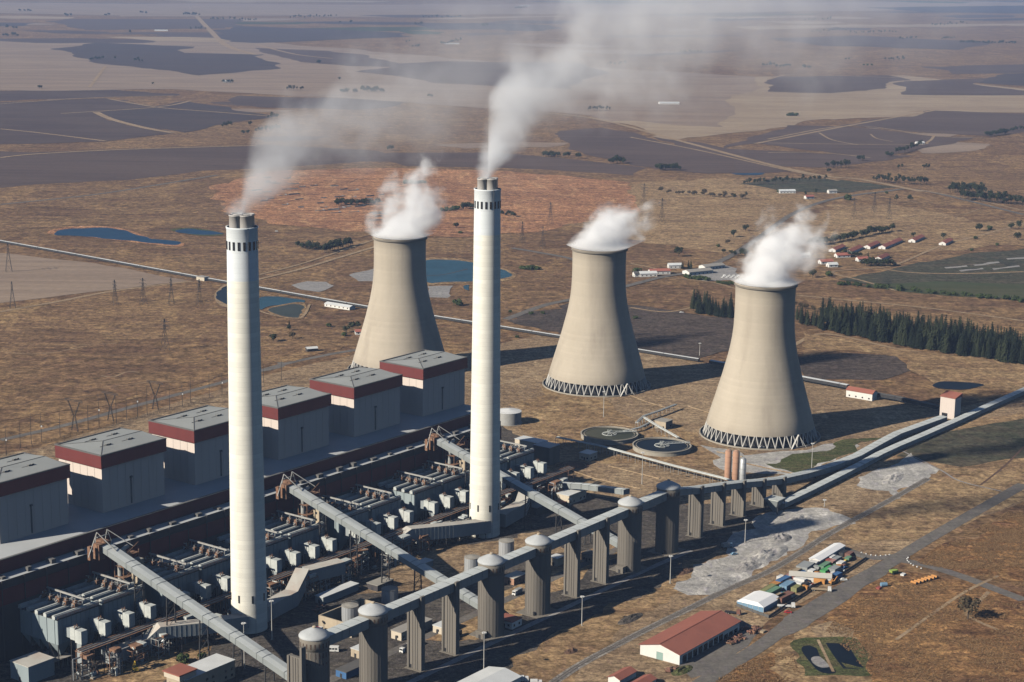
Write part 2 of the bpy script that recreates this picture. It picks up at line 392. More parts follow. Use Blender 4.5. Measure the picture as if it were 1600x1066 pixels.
def ragged(P, step, amp, freq):
    Q = rough_outline(P, 0, True, step); off = [Vector((noise.fractal(p * freq, .9, 2, 4), noise.fractal(p * freq + Vector((31, 7, 2)), .9, 2, 4), 0)) for p in Q]
    for k in range(6):
        R = [p + o * amp for p, o in zip(Q, off)]
        if not crosses(R): return R
        amp *= .55
    return Q
def sheet(name, px, mat, z=None, jit=None, smooth=False):
    """ground patch outlined on the ground under the given photograph points"""
    px = [(x - 90 if x <= 0 else x + 90 if x >= 1600 else x, y + 40 if y >= 1066 else y) for x, y in px]      # run on past the picture edge
    P = [at(x, y) for x, y in px]
    far = max(p.y for p in P)
    if z is None:
        ZL[0] += ZSTEP[0]; z = ZL[0] + max(0, far - 2500) * 1e-4
    if smooth: P = smooth_closed(P)
    elif name in ('grassland', 'yard_ground', 'ash_ground', 'weed_patch') and far < 4500:      # ragged natural edge
        k = min(1.0, far / 2000.0); k = k * k * 1.6 + .12
        P = ragged(P, max(3.0, 9 * k), 16 * k, .022 / k ** .5)
    elif name == 'field' and far > 2300:
        P = ragged(P, far * .006, far * .007, 1 / (far * .05))
    else: P = rough_outline(P, jit if jit is not None else min(6, far * .0012))
    if crosses(P): P = [at(x, y) for x, y in px]
    if crosses(P): print('outline crosses itself:', name, px[0])
    mb = MB().poly([(p.x, p.y, z) for p in P])
    o = solo(name, mb, mat, (0, 0, 0), kind='structure')
    return o
def strip(name, px, width, mat, z, smooth=True, pts=None):
    P = pts or [at(x, y) for x, y in px]
    P = smooth_open(P) if smooth and len(P) > 2 else P
    mb = MB(); n = len(P); W = width if isinstance(width, (list, tuple)) else (width, width)
    for i, p in enumerate(P):
        d = (P[min(i + 1, n - 1)] - P[max(i - 1, 0)]); d.z = 0; d.normalize(); s = Vector((-d.y, d.x, 0)); wd = W[0] + (W[1] - W[0]) * i / (n - 1)
        zz = z + max(0, p.y - 2500) * 1e-4
        mb.v += [(p.x + s.x * wd / 2, p.y + s.y * wd / 2, zz), (p.x - s.x * wd / 2, p.y - s.y * wd / 2, zz)]
    for i in range(n - 1):
        a = 2 * i; mb.f.append((a + 1, a + 3, a + 2, a)); mb.m.append(0)
    return solo(name, mb, mat, (0, 0, 0), kind='structure')
# ------------------------------------------------------------------ far and middle fields
# big tonal areas
sheet('field', [(0, 60), (420, 66), (700, 92), (1000, 110), (1180, 120), (1130, 200), (900, 180), (640, 160), (460, 150), (250, 140), (0, 143)], 'stubble_b')
sheet('field', [(1180, 120), (1420, 118), (1600, 150), (1600, 178), (1460, 173), (1230, 195), (1060, 222), (960, 190), (1010, 150)], 'stubble')
sheet('field', [(0, 4), (600, 8), (1600, 2), (1600, 14), (900, 22), (300, 26), (0, 20)], 'stubble_b')
sheet('field', [(0, 236), (60, 238), (250, 230), (420, 226), (590, 236), (640, 250), (420, 262), (330, 268), (200, 281), (0, 297)], 'plough_b')
sheet('field', [(560, 240), (760, 238), (900, 250), (1010, 262), (1000, 275), (800, 262), (620, 258)], 'plough_b')
# thin strips of fields towards the skyline
R = random.Random(31)
for k in range(64):
    y = R.uniform(-8, 62); x = R.uniform(-60, 1560); L = R.uniform(60, 330); h = R.uniform(.8, 3.2) * (.5 + y / 60) + .5; sk = R.uniform(-.02, .02) * L
    sheet('field', [(x, y), (x + L * .45, y - h * .4 + sk * .4), (x + L, y + sk), (x + L * .9, y + sk + h), (x + L * .3, y + h * 1.2 + sk * .3)], R.choice(['plough_c', 'plough_a', 'plough_b', 'stubble', 'stubble', 'stubble_b', 'crop_green']))
for k in range(26):
    y = R.uniform(66, 232); x = R.uniform(-40, 1500); L = R.uniform(90, 260); h = R.uniform(2, 6) * (.3 + y / 150); sk = R.uniform(-.05, .03) * L
    sheet('field', [(x, y), (x + L * .45, y - h * .5 + sk * .4), (x + L, y + sk), (x + L * .85, y + sk + h), (x + L * .25, y + h * 1.1 + sk * .2)], R.choice(['stubble_b', 'stubble', 'plough_b', 'stubble_b']))
for px, mt in [
    ([(0, 146), (140, 139), (275, 147), (270, 150), (180, 152), (0, 161)], 'plough_a'),
    ([(0, 165), (158, 154), (243, 167), (148, 176), (205, 195), (268, 208), (160, 221), (0, 228)], 'plough_a'),
    ([(150, 176), (298, 158), (420, 182), (400, 186), (360, 194), (275, 208), (205, 194)], 'plough_c'),
    ([(345, 158), (370, 150), (520, 153), (640, 160), (560, 173), (400, 168)], 'plough_a'),
    ([(92, 78), (145, 67), (300, 73), (280, 79), (300, 83), (400, 85), (440, 108), (310, 119), (250, 108), (160, 101), (120, 89)], 'plough_c'),
    ([(85, 37), (100, 30), (380, 30), (360, 45), (130, 47)], 'plough_b'),
    ([(340, 48), (370, 41), (410, 42), (520, 46), (620, 52), (640, 58), (500, 63), (400, 68), (350, 66)], 'plough_c'),
    ([(0, 35), (60, 36), (30, 41), (0, 42)], 'plough_c'),
    ([(400, 75), (520, 80), (600, 95), (640, 105), (540, 104), (430, 90)], 'plough_b'),
    ([(620, 100), (700, 96), (900, 99), (950, 112), (880, 140), (700, 130), (560, 113), (600, 104)], 'plough_b'),
    ([(640, 38), (760, 36), (860, 40), (880, 45), (700, 47)], 'plough_c'),
    ([(800, 32), (900, 33), (880, 38), (760, 36)], 'plough_a'),
    ([(780, 45), (860, 44), (850, 49), (790, 49)], 'plough_c'),
    ([(480, 20), (640, 22), (760, 28), (600, 27)], 'plough_b'),
    ([(50, 4), (260, 6), (330, 12), (120, 11)], 'plough_b'), ([(160, 11), (330, 16), (310, 19), (180, 16)], 'plough_c'),
    ([(900, 8), (1100, 6), (1200, 9), (1000, 12)], 'plough_b'), ([(1350, 12), (1600, 8), (1600, 22), (1450, 20)], 'plough_c'),
    ([(1200, 60), (1340, 56), (1560, 66), (1500, 78), (1280, 72)], 'plough_b'),
    ([(1440, 104), (1600, 98), (1600, 112), (1500, 116)], 'plough_b'),
    ([(1200, 120), (1390, 118), (1412, 124), (1380, 138), (1300, 146), (1200, 143)], 'plough_b'),
    ([(1400, 126), (1560, 122), (1520, 131), (1590, 141), (1600, 150), (1420, 148)], 'plough_b'),
    ([(1525, 129), (1570, 115), (1600, 112), (1600, 141)], 'plough_c'),
    ([(1230, 196), (1320, 198), (1460, 212), (1530, 214), (1480, 226), (1420, 240), (1360, 247), (1290, 238), (1180, 226), (1130, 232)], 'plough_b'),
    ([(1320, 197), (1460, 173), (1600, 180), (1600, 198), (1540, 213), (1480, 208)], 'plough_b'),
    ([(1010, 215), (1140, 232), (1290, 240), (1420, 245), (1290, 262), (1190, 258), (1080, 240)], 'plough_b'),
    ([(870, 205), (940, 200), (1060, 225), (1200, 258), (1240, 270), (1110, 272), (980, 258), (880, 232)], 'plough_b')]:
    sheet('field', px, mt)
# tracks and far roads
for px, wd in [([(0, 202), (60, 208), (165, 221)], 9), ([(150, 176), (175, 187), (225, 200), (270, 208)], 16), ([(95, 178), (245, 168), (298, 158)], 9),
               ([(170, 155), (245, 168), (330, 175), (420, 182)], 9), ([(0, 163), (150, 153), (275, 150)], 8), ([(140, 137), (165, 104)], 9),
               ([(300, 18), (330, 50), (355, 72), (400, 86)], 26), ([(400, 70), (460, 85), (520, 92)], 14), ([(0, 247), (60, 241), (200, 234), (400, 228)], 10),
               ([(820, 175), (930, 186), (1060, 220), (1200, 257), (1290, 276), (1345, 281), (1440, 300)], 13), ([(985, 215), (1090, 235), (1210, 262), (1310, 283)], 7),
               ([(1200, 218), (1330, 197), (1460, 213), (1540, 216)], 7), ([(1200, 224), (1420, 227), (1450, 222), (1460, 212)], 6), ([(1200, 239), (1280, 239), (1360, 247)], 6),
               ([(1180, 225), (1320, 198), (1460, 173)], 10), ([(1200, 125), (1245, 117), (1400, 122)], 10), ([(1280, 208), (1300, 219), (1340, 227)], 5), ([(1360, 210), (1370, 217), (1395, 222)], 4)]:
    strip('dirt_track', px, wd, 'track_dirt', .62)
# middle distance
sheet('grassland', [(330, 290), (420, 268), (620, 262), (800, 268), (980, 285), (1000, 330), (860, 360), (720, 372), (560, 362), (420, 350), (350, 330)], 'red_veld')
sheet('grassland', [(0, 300), (330, 282), (420, 300), (400, 345), (250, 350), (90, 352), (0, 372)], 'veld')
sheet('field', [(0, 385), (150, 412), (300, 440), (250, 444), (180, 453), (0, 485)], 'stubble_b')
sheet('grassland', [(0, 492), (310, 438), (345, 452), (360, 505), (520, 515), (560, 540), (400, 575), (200, 628), (0, 672)], 'tan_veld')
sheet('grassland', [(0, 560), (150, 540), (330, 530), (360, 560), (340, 590), (200, 622), (0, 660)], 'veld')
sheet('grassland', [(1000, 285), (1150, 280), (1300, 318), (1230, 345), (1140, 395), (1000, 380), (880, 350)], 'pale_veld')
sheet('grassland', [(1240, 348), (1300, 322), (1400, 320), (1520, 345), (1600, 350), (1600, 378), (1500, 392), (1380, 395), (1260, 405)], 'pale_veld')
sheet('field', [(1150, 288), (1210, 278), (1300, 280), (1390, 292), (1330, 302), (1240, 300)], 'green_dark')
sheet('field', [(1300, 438), (1360, 426), (1440, 411), (1520, 395), (1600, 380), (1600, 470), (1500, 462), (1400, 452), (1340, 446)], 'green_dark')
sheet('field', [(1340, 447), (1460, 440), (1600, 448), (1600, 472), (1500, 464), (1400, 455)], 'crop_green')
for px in [[(1475, 418), (1510, 415), (1512, 417), (1478, 420)], [(1520, 414), (1560, 409), (1562, 411), (1524, 416)], [(1550, 420), (1592, 415), (1594, 417), (1553, 422)], [(1498, 423), (1535, 419), (1537, 421), (1502, 425)], [(1572, 404), (1600, 400), (1600, 403), (1574, 406)]]:
    sheet('bare_patch', px, 'mud_pale')
strip('dirt_track', [(1380, 421), (1430, 427), (1520, 428), (1600, 425)], 5, 'track_dirt', .5)
sheet('field', [(780, 500), (890, 474), (1000, 478), (1090, 492), (1150, 500), (1148, 545), (1085, 562), (985, 545), (880, 522)], 'burnt_ground')
sheet('field', [(1240, 560), (1320, 552), (1400, 556), (1430, 578), (1380, 594), (1260, 592)], 'burnt_ground')
sheet('grassland', [(1250, 520), (1400, 545), (1600, 575), (1600, 620), (1450, 602), (1420, 560), (1330, 548), (1252, 556)], 'pale_veld')
sheet('grassland', [(560, 475), (760, 452), (890, 470), (780, 500), (700, 500), (580, 482)], 'veld')
sheet('mud_flat', [(455, 446), (480, 440), (510, 441), (522, 447), (498, 457), (470, 453)], 'mud_pale')
sheet('mud_flat', [(545, 430), (585, 420), (592, 440), (560, 440)], 'mud_pale')
sheet('mud_flat', [(667, 448), (708, 447), (700, 466), (668, 465)], 'mud_pale')
# worn lines, erosion and cattle tracks on the veld
R = random.Random(12)
for k in range(34):
    x, y = R.uniform(0, 340), R.uniform(500, 660)
    if k > 14: x, y = R.uniform(380, 1250), R.uniform(285, 470)
    if k > 26: x, y = R.uniform(1250, 1560), R.uniform(312, 375)
    w_ = R.uniform(40, 150); strip('worn_track', [(x, y), (x + w_ * .33, y + R.uniform(-4, 3)), (x + w_ * .66, y + R.uniform(-8, 2)), (x + w_, y + R.uniform(-14, 0))], R.uniform(.8, 2.0), R.choice(['earth_line', 'track_dirt', 'earth_line']), .3 + k * .004)
# ponds
def pond(px, mat='water_blue', rim=None):
    if rim:
        c = (sum(p[0] for p in px) / len(px), sum(p[1] for p in px) / len(px))
        sheet('pond_bank', [(c[0] + (x - c[0]) * 1.06 + (2 if x > c[0] else -2), c[1] + (y - c[1]) * 1.16 + (.8 if y > c[1] else -.8)) for x, y in px], rim, smooth=True)
    P = smooth_closed([at(x, y) for x, y in px], 8); q = [p + Vector((noise.noise(p * .035), noise.noise(p * .035 + Vector((9, 3, 1))), 0)) * 7 for p in P]
    ZL[0] += ZSTEP[0]; solo('pond', MB().poly([(p.x, p.y, ZL[0]) for p in q]), mat, (0, 0, 0), kind='structure')
pond([(82, 366), (110, 358), (170, 357), (205, 364), (240, 374), (278, 378), (275, 383), (245, 381), (180, 374), (130, 370)], rim='red_veld')
pond([(270, 361), (295, 358), (325, 361), (345, 366), (310, 367)], rim='weed_green')
pond([(664, 410), (700, 407), (740, 411), (790, 424), (800, 431), (775, 438), (700, 441), (664, 440)], 'water_pond', rim='pale_veld')
pond([(338, 462), (352, 449), (372, 446), (380, 475), (350, 476)], 'water_dark', rim='track_dirt')
pond([(404, 466), (430, 464), (472, 470), (470, 476), (430, 478), (408, 484)], 'water_pond')
pond([(420, 486), (440, 479), (472, 476), (470, 496), (440, 494)], 'water_green', rim='pale_veld')
pond([(1140, 268), (1170, 266), (1195, 270), (1180, 274), (1150, 273)])
pond([(1458, 603), (1470, 597), (1490, 596), (1515, 598), (1538, 603), (1515, 608), (1485, 609), (1466, 607)], 'water_dark')
pond([(730, 448), (738, 446), (739, 452), (731, 453)], 'water_pond')
strip('dam_wall', [(404, 486), (430, 494), (470, 497), (484, 476)], 2.5, 'track_dirt', .5)
# roads on the plain
strip('road', [(0, 688), (100, 665), (220, 632), (360, 594), (440, 570), (520, 553), (570, 545)], 7, 'asphalt', .10)
strip('road', [(410, 580), (440, 572), (436, 562), (470, 558)], 6, 'asphalt', .14)
strip('dirt_track', [(0, 488), (90, 472), (180, 455), (300, 440)], 6, 'track_dirt', .5)
strip('dirt_track', [(400, 438), (470, 421), (520, 406), (590, 385)], 6, 'track_dirt', .5)
strip('dirt_track', [(405, 430), (480, 410), (585, 375)], 4, 'track_dirt', .5)
strip('dirt_track', [(0, 320), (90, 311), (180, 300), (340, 274)], 8, 'asphalt', .5)
strip('dirt_track', [(800, 388), (880, 402), (900, 408)], 8, 'asphalt', .5)
strip('dirt_track', [(985, 412), (1050, 425), (1075, 424)], 4, 'track_dirt', .5)
strip('road', [(790, 500), (850, 478), (900, 467), (985, 446), (1032, 434), (1085, 424), (1135, 404), (1180, 376), (1240, 334), (1300, 312), (1380, 300), (1440, 298), (1600, 336)], 9, 'asphalt', .55)
strip('dirt_track', [(1440, 298), (1520, 312), (1600, 330)], 5, 'track_dirt', .58)
strip('dirt_track', [(985, 430), (1100, 440), (1150, 452)], 4, 'track_dirt', .5)
strip('dirt_track', [(1245, 462), (1330, 470), (1450, 482), (1600, 502)], 5, 'track_dirt', .4)
strip('dirt_track', [(1085, 480), (1040, 488), (985, 481)], 4, 'track_dirt', .4)
strip('dirt_track', [(1240, 540), (1290, 522), (1400, 545), (1500, 560), (1600, 577)], 5, 'track_dirt', .3)
strip('dirt_track', [(1400, 455), (1350, 440), (1300, 426), (1360, 420), (1400, 414), (1470, 385), (1540, 366), (1600, 350)], 4, 'track_dirt', .5)
sheet('car_park', [(1068, 430), (1130, 414), (1152, 420), (1150, 438), (1100, 440)], 'mud_pale')
strip('road', [(560, 560), (650, 590), (780, 600), (870, 570), (1000, 545)], 5, 'track_dirt', .12)
# ------------------------------------------------------------------ the station yard
ZL[0] = .042; ZSTEP[0] = .0012
sheet('yard', [(0, 720), (60, 700), (400, 590), (560, 552), (700, 555), (860, 520), (1090, 566), (1320, 600), (1480, 640), (1600, 600), (1600, 752), (1460, 832), (1390, 868), (1200, 970), (1090, 1066), (0, 1066)], 'yard_dirt', z=.03)
sheet('yard_ground', [(0, 1066), (0, 880), (400, 760), (770, 650), (830, 690), (840, 760), (930, 760), (985, 800), (1230, 770), (1220, 800), (1090, 880), (1000, 960), (900, 1000), (760, 1066)], 'coal_ground', z=.036)
sheet('yard_ground', [(860, 735), (960, 690), (1070, 750), (1060, 780), (985, 770)], 'yard_dirt')
sheet('yard_ground', [(160, 1045), (230, 1020), (330, 1000), (345, 1010), (290, 1040), (230, 1066), (100, 1066)], 'pale_veld')
sheet('yard_ground', [(640, 870), (700, 850), (760, 845), (850, 830), (880, 860), (760, 900), (650, 920), (560, 930)], 'yard_dirt')
sheet('yard_ground', [(655, 1005), (720, 960), (840, 900), (960, 840), (1000, 850), (860, 930), (740, 1000)], 'pale_veld')
sheet('yard_ground', [(840, 1066), (1010, 950), (1130, 890), (1040, 905), (930, 965), (800, 1025), (780, 1066)], 'pale_veld')
sheet('yard_ground', [(790, 640), (860, 600), (960, 640), (1060, 660), (1100, 690), (1200, 720), (1140, 735), (960, 720), (850, 690)], 'pale_veld')
sheet('yard_ground', [(1100, 700), (1180, 712), (1330, 690), (1345, 700), (1240, 740), (1150, 735)], 'ash_pale')
sheet('yard_ground', [(1240, 740), (1180, 725), (1280, 705), (1390, 672), (1300, 725)], 'weed_green')
sheet('grassland', [(1400, 712), (1500, 660), (1600, 628), (1600, 750), (1440, 840), (1330, 850), (1290, 830), (1370, 790), (1450, 740)], 'pale_veld')
sheet('field', [(1400, 712), (1470, 676), (1600, 640), (1600, 700), (1500, 730), (1440, 720)], 'green_dark')
sheet('ash_ground', [(1330, 760), (1345, 745), (1430, 712), (1468, 732), (1450, 752), (1380, 780), (1395, 765)], 'ash_pale', jit=2)
sheet('ash_ground', [(1210, 802), (1250, 792), (1310, 800), (1330, 820), (1270, 838), (1215, 870), (1165, 900), (1110, 930), (1080, 936), (1050, 925), (1052, 910), (1090, 885), (1140, 865), (1150, 835)], 'ash_pale', jit=2)
sheet('grassland', [(1428, 880), (1440, 868), (1600, 775), (1600, 920), (1500, 896)], 'rust_grass', jit=3)
sheet('grassland', [(1330, 930), (1390, 895), (1440, 895), (1600, 942), (1600, 1066), (1360, 1066), (1330, 1000), (1280, 985), (1296, 955)], 'rust_grass', jit=3)
sheet('grassland', [(1110, 1066), (1150, 1040), (1200, 1020), (1240, 1010), (1260, 1066)], 'rust_grass', jit=2)
sheet('grassland', [(1200, 1020), (1260, 985), (1330, 1000), (1370, 1066), (1240, 1066)], 'pale_veld')
sheet('bare_patch', [(1265, 980), (1300, 970), (1335, 985), (1330, 1002), (1280, 1000)], 'yard_dirt')
sheet('weed_patch', [(1230, 1002), (1330, 998), (1372, 1052), (1262, 1054)], 'weed_green', jit=1.5)
pond([(1250, 1012), (1268, 1008), (1284, 1020), (1292, 1034), (1299, 1048), (1280, 1048), (1262, 1040)], 'water_dark')
sheet('pond', [(1290, 1005), (1324, 1006), (1351, 1046), (1318, 1045)], 'water_dark')
sheet('mud_flat', [(1268, 1028), (1280, 1026), (1292, 1036), (1296, 1042), (1282, 1043), (1270, 1036)], 'mud_pale', smooth=True)
sheet('weed_patch', [(1262, 1008), (1276, 1008), (1286, 1016), (1282, 1024), (1272, 1016)], 'weed_green')
sheet('weed_patch', [(1312, 1040), (1330, 1046), (1350, 1047), (1346, 1050), (1318, 1049)], 'weed_green')
strip('footpath', [(1278, 1000), (1302, 1050)], 1.6, 'track_dirt', .16)
# roads by the store yard
strip('road', [(1085, 1075), (1130, 1046), (1195, 1005), (1250, 962), (1330, 912), (1402, 872), (1470, 831), (1600, 757)], 9.5, 'asphalt', .14)
sheet('road', [(1195, 1005), (1225, 965), (1300, 930), (1345, 900), (1375, 880), (1415, 872), (1385, 898), (1340, 925), (1290, 960), (1240, 990)], 'asphalt', z=.12)
strip('road', [(1395, 874), (1440, 882), (1500, 900), (1600, 938)], 8, 'asphalt', .145)
strip('road', [(1410, 868), (1365, 872), (1330, 862), (1300, 850)], 7.5, 'asphalt', .15)
sheet('road', [(1130, 1046), (1190, 985), (1150, 965), (1110, 960), (1090, 975), (1060, 1040), (1080, 1060)], 'asphalt', z=.10)
strip('dirt_track', [(1400, 1000), (1500, 930), (1560, 900)], 2.2, 'track_dirt', .15)
strip('dirt_track', [(1560, 985), (1510, 960), (1530, 940), (1545, 925)], 2.6, 'track_dirt', .15)
strip('service_road', pw and None, 5, 'asphalt', .10, pts=[pw(-60, -124), pw(60, -123), pw(200, -124), pw(262, -126)]) if False else strip('service_road', None, 4.0, 'mud_pale', .11, pts=[pw(-60, -121), pw(60, -120.5), pw(200, -121), pw(258, -123)])
strip('service_road', None, 6.0, 'asphalt', .10, pts=[pw(-120, -88), pw(20, -87), pw(240, -86)])
strip('drain', [(1410, 705), (1470, 735), (1500, 752), (1565, 768)], 1.6, 'mud_pale', .14)
strip('drain', [(1532, 758), (1570, 728), (1600, 698)], 1.6, 'earth_brown', .13)
# railway: ballast bed, sleepers, two rails
RP = smooth_open([at(x, y) for x, y in [(835, 1088), (900, 1043), (960, 1010), (1018, 980), (1075, 952), (1125, 927), (1175, 905), (1205, 891), (1250, 864), (1290, 838), (1335, 812), (1390, 782), (1450, 748)]], 8)
strip('railway_bed', None, 5.5, 'ballast', .12, smooth=False, pts=RP)
rw = thing('railway_track', 'single railway track of two steel rails running past the ash ground and store yard', 'railway', RP[20])
mb = MB()
for a, b in zip(RP, RP[1:]):
    d = (b - a).normalized(); s = Vector((-d.y, d.x, 0))
    for k in (-.75, .75): mb.beam(a + s * k + ZV * .42, b + s * k + ZV * .42, .14, .18)
part('rails', mb, 'rail_steel', rw)
mb = MB()
for a, b in zip(RP, RP[1:]):
    L = (b - a).length; d = (b - a).normalized(); s = Vector((-d.y, d.x, 0))
    for k in range(int(L / 1.3)):
        c = a + d * (k * 1.3); mb.beam(c - s * 1.25 + ZV * .23, c + s * 1.25 + ZV * .23, .3, .2)
o = part('sleepers', mb, 'sleeper', rw); o['kind'] = 'stuff'
# heaps of ash: a displaced mound per heap
def heap(name, px, rx, ry, h, mat, rot, seed, kind='structure'):
    c = at(*px); n = 40; mb = MB(); ca, sa = math.cos(rot), math.sin(rot)
    for j in range(n + 1):
        for i in range(n + 1):
            x, y = (i / n * 2 - 1), (j / n * 2 - 1); r = math.hypot(x, y)
            z = max(0, 1 - r ** 1.6) * h * (.72 + .5 * noise.fractal(Vector((x * 2.3 + seed, y * 2.3, seed)), .8, 2, 5)) if r < 1 else 0
            X, Y = x * rx, y * ry; mb.v.append((c.x + X * ca - Y * sa, c.y + X * sa + Y * ca, max(z, 0) - .25 * (r > .97)))
    for j in range(n):
        for i in range(n):
            a = j * (n + 1) + i; mb.f.append((a, a + 1, a + n + 2, a + n + 1)); mb.m.append(0)
    return solo(name, mb, mat, (c.x, c.y, 0), kind=kind, smooth=True)
heap('ash_heap', (1195, 868), 26, 9, 3.6, 'ash_pale', PA, 1.3); heap('ash_heap', (1218, 842), 11, 7, 3.2, 'mud_pale', PA, 4.1)
heap('ash_heap', (1250, 812), 16, 7, 2.2, 'ash_pale', PA, 7.7); heap('ash_heap', (1120, 915), 20, 7, 1.8, 'ash_pale', PA, 9.2)
heap('ash_heap', (1395, 748), 22, 6, 1.6, 'ash_pale', PA + .2, 2.2); heap('ash_heap', (1170, 885), 14, 6, 2.4, 'mud_pale', PA, 5.5)
heap('earth_heap', (1070, 893), 8, 4, 2.2, 'earth_brown', PA, 3.3); heap('earth_heap', (985, 872 + 95), 12, 4, 1.8, 'coal_ground', PA, 6.1)
heap('earth_heap', (892, 1018), 5, 3, 1.6, 'earth_brown', PA, 8.4); heap('earth_heap', (1066, 1048), 9, 4, 2.0, 'weed_green', PA, 1.9)
heap('earth_heap', (858, 680), 10, 5, 1.4, 'pale_veld', .3, 2.9); heap('earth_heap', (1110, 835 + 10), 6, 4, 2.4, 'coal_ground', .3, 7.1)
mb = MB(); c = at(897, 727)
mb.lathe(c, [(11, .1), (10, .35), (8.6, -.0), (7, .16), (.01, .16)], 28, [0, 0, 0, 0])
solo('sunken_pit', mb, 'earth_brown', c, kind='structure')
# rough grass: clumps as real little tufts on the rusty grassland
def inside(p, poly):
    r = False; n = len(poly)
    for i in range(n):
        a, b = poly[i], poly[(i + 1) % n]
        if (a.y > p.y) != (b.y > p.y) and p.x < (b.x - a.x) * (p.y - a.y) / (b.y - a.y) + a.x: r = not r
    return r
def tufts(polys, n, seed, mat, smin, smax):
    R = random.Random(seed); mb = MB()
    for px in polys:
        P = [at(x, y) for x, y in px]; x0, x1 = min(p.x for p in P), max(p.x for p in P); y0, y1 = min(p.y for p in P), max(p.y for p in P)
        k = 0; tries = 0
        while k < n and tries < n * 6:
            tries += 1; p = Vector((R.uniform(x0, x1), R.uniform(y0, y1), .05))
            if not inside(p, P) or noise.fractal(p * .045, .9, 2, 4) + R.uniform(-.25, .25) < -.05: continue
            k += 1; s = R.uniform(smin, smax); h = s * R.uniform(.35, .75); a0 = R.uniform(0, 6.28)
            for i in range(4):
                a = a0 + i * 1.57 + R.uniform(-.4, .4); d = Vector((math.cos(a), math.sin(a), 0)); e = Vector((-d.y, d.x, 0))
                mb.poly([p - e * s * .45, p + e * s * .45, p + d * s * .5 + ZV * h * R.uniform(.6, 1)])
    return solo('dry_grass', mb, mat, (0, 0, 0), 'dry rust brown grass clumps covering the veld by the roads', kind='stuff')
tufts([[(1430, 880), (1600, 785), (1600, 918), (1500, 894)], [(1335, 935), (1390, 900), (1445, 900), (1600, 948), (1600, 1066), (1370, 1066), (1290, 985)]], 9000, 3, 'tuft', .35, 1.25)
tufts([[(1115, 1066), (1150, 1042), (1235, 1012), (1255, 1066)], [(1600, 500), (1250, 465), (1250, 478), (1600, 520)]], 900, 5, 'tuft', .4, 1.2)
# ------------------------------------------------------------------ power house and its six boiler houses
PH = thing('power_house', 'long dark low power house with red edge band carrying the row of boiler houses', 'power station', pw(60, 100, 0))
UA, UB = -210, 306.5
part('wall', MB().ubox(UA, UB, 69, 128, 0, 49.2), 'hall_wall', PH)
part('roof', MB().ubox(UA, UB - .4, 70, 128, 49.21, 50.0), 'hall_roof', PH)
part('edge_band', MB().ubox(UA, UB + .5, 68.2, 69.6, 43.6, 50.7), 'fascia_dark', PH)
part('edge_trim', MB().ubox(UA, UB + .6, 68.0, 69.7, 50.71, 51.0), 'roof_trim', PH)
part('bunker_bay', MB().ubox(UA, UB, 60, 68.9, 0, 43.0, 0, 1), ['hall_wall', 'hall_roof'], PH)
part('bay_band', MB().ubox(UA, UB + .3, 59.6, 60.4, 30, 38.5), 'fascia_dark', PH)
mb = MB()
for k in range(36):
    u = UA + 8 + k * 14.3; mb.ubox(u, u + .5, 59.2, 59.6, 0, 43.2)
part('wall_ribs', mb, 'hall_wall', PH)
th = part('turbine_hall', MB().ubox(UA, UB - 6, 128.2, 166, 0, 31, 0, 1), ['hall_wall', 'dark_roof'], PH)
for k in range(26):
    u = UA + 10 + k * 19; part('roof_vent', MB().ubox(u, u + 5, 145, 149, 31.0, 33.2), 'roof_grey', th); part('roof_vent', MB().ubox(u + 9, u + 11, 157, 160, 31.0, 32.6), 'roof_grey', th)
mb = MB(); mb.beam(pw(UA, 165, 32.4), pw(UB - 8, 165, 32.4), .35, .35); mb.beam(pw(UA, 130, 32.4), pw(UB - 8, 130, 32.4), .35, .35)
for k in range(60):
    u = UA + k * 8.5; mb.beam(pw(u, 165, 31), pw(u, 165, 32.4), .2); mb.beam(pw(u, 130, 31), pw(u, 130, 32.4), .2)
part('railing', mb, 'pipe_grey', th)
R = random.Random(5)
for k in range(30):
    u = -200 + k * 17 + R.uniform(-2, 2); part('roof_unit', MB().ubox(u, u + R.uniform(2, 5), 61.5, 61.5 + R.uniform(2, 5), 43.0, 43 + R.uniform(1, 2.5)), 'roof_trim', PH)

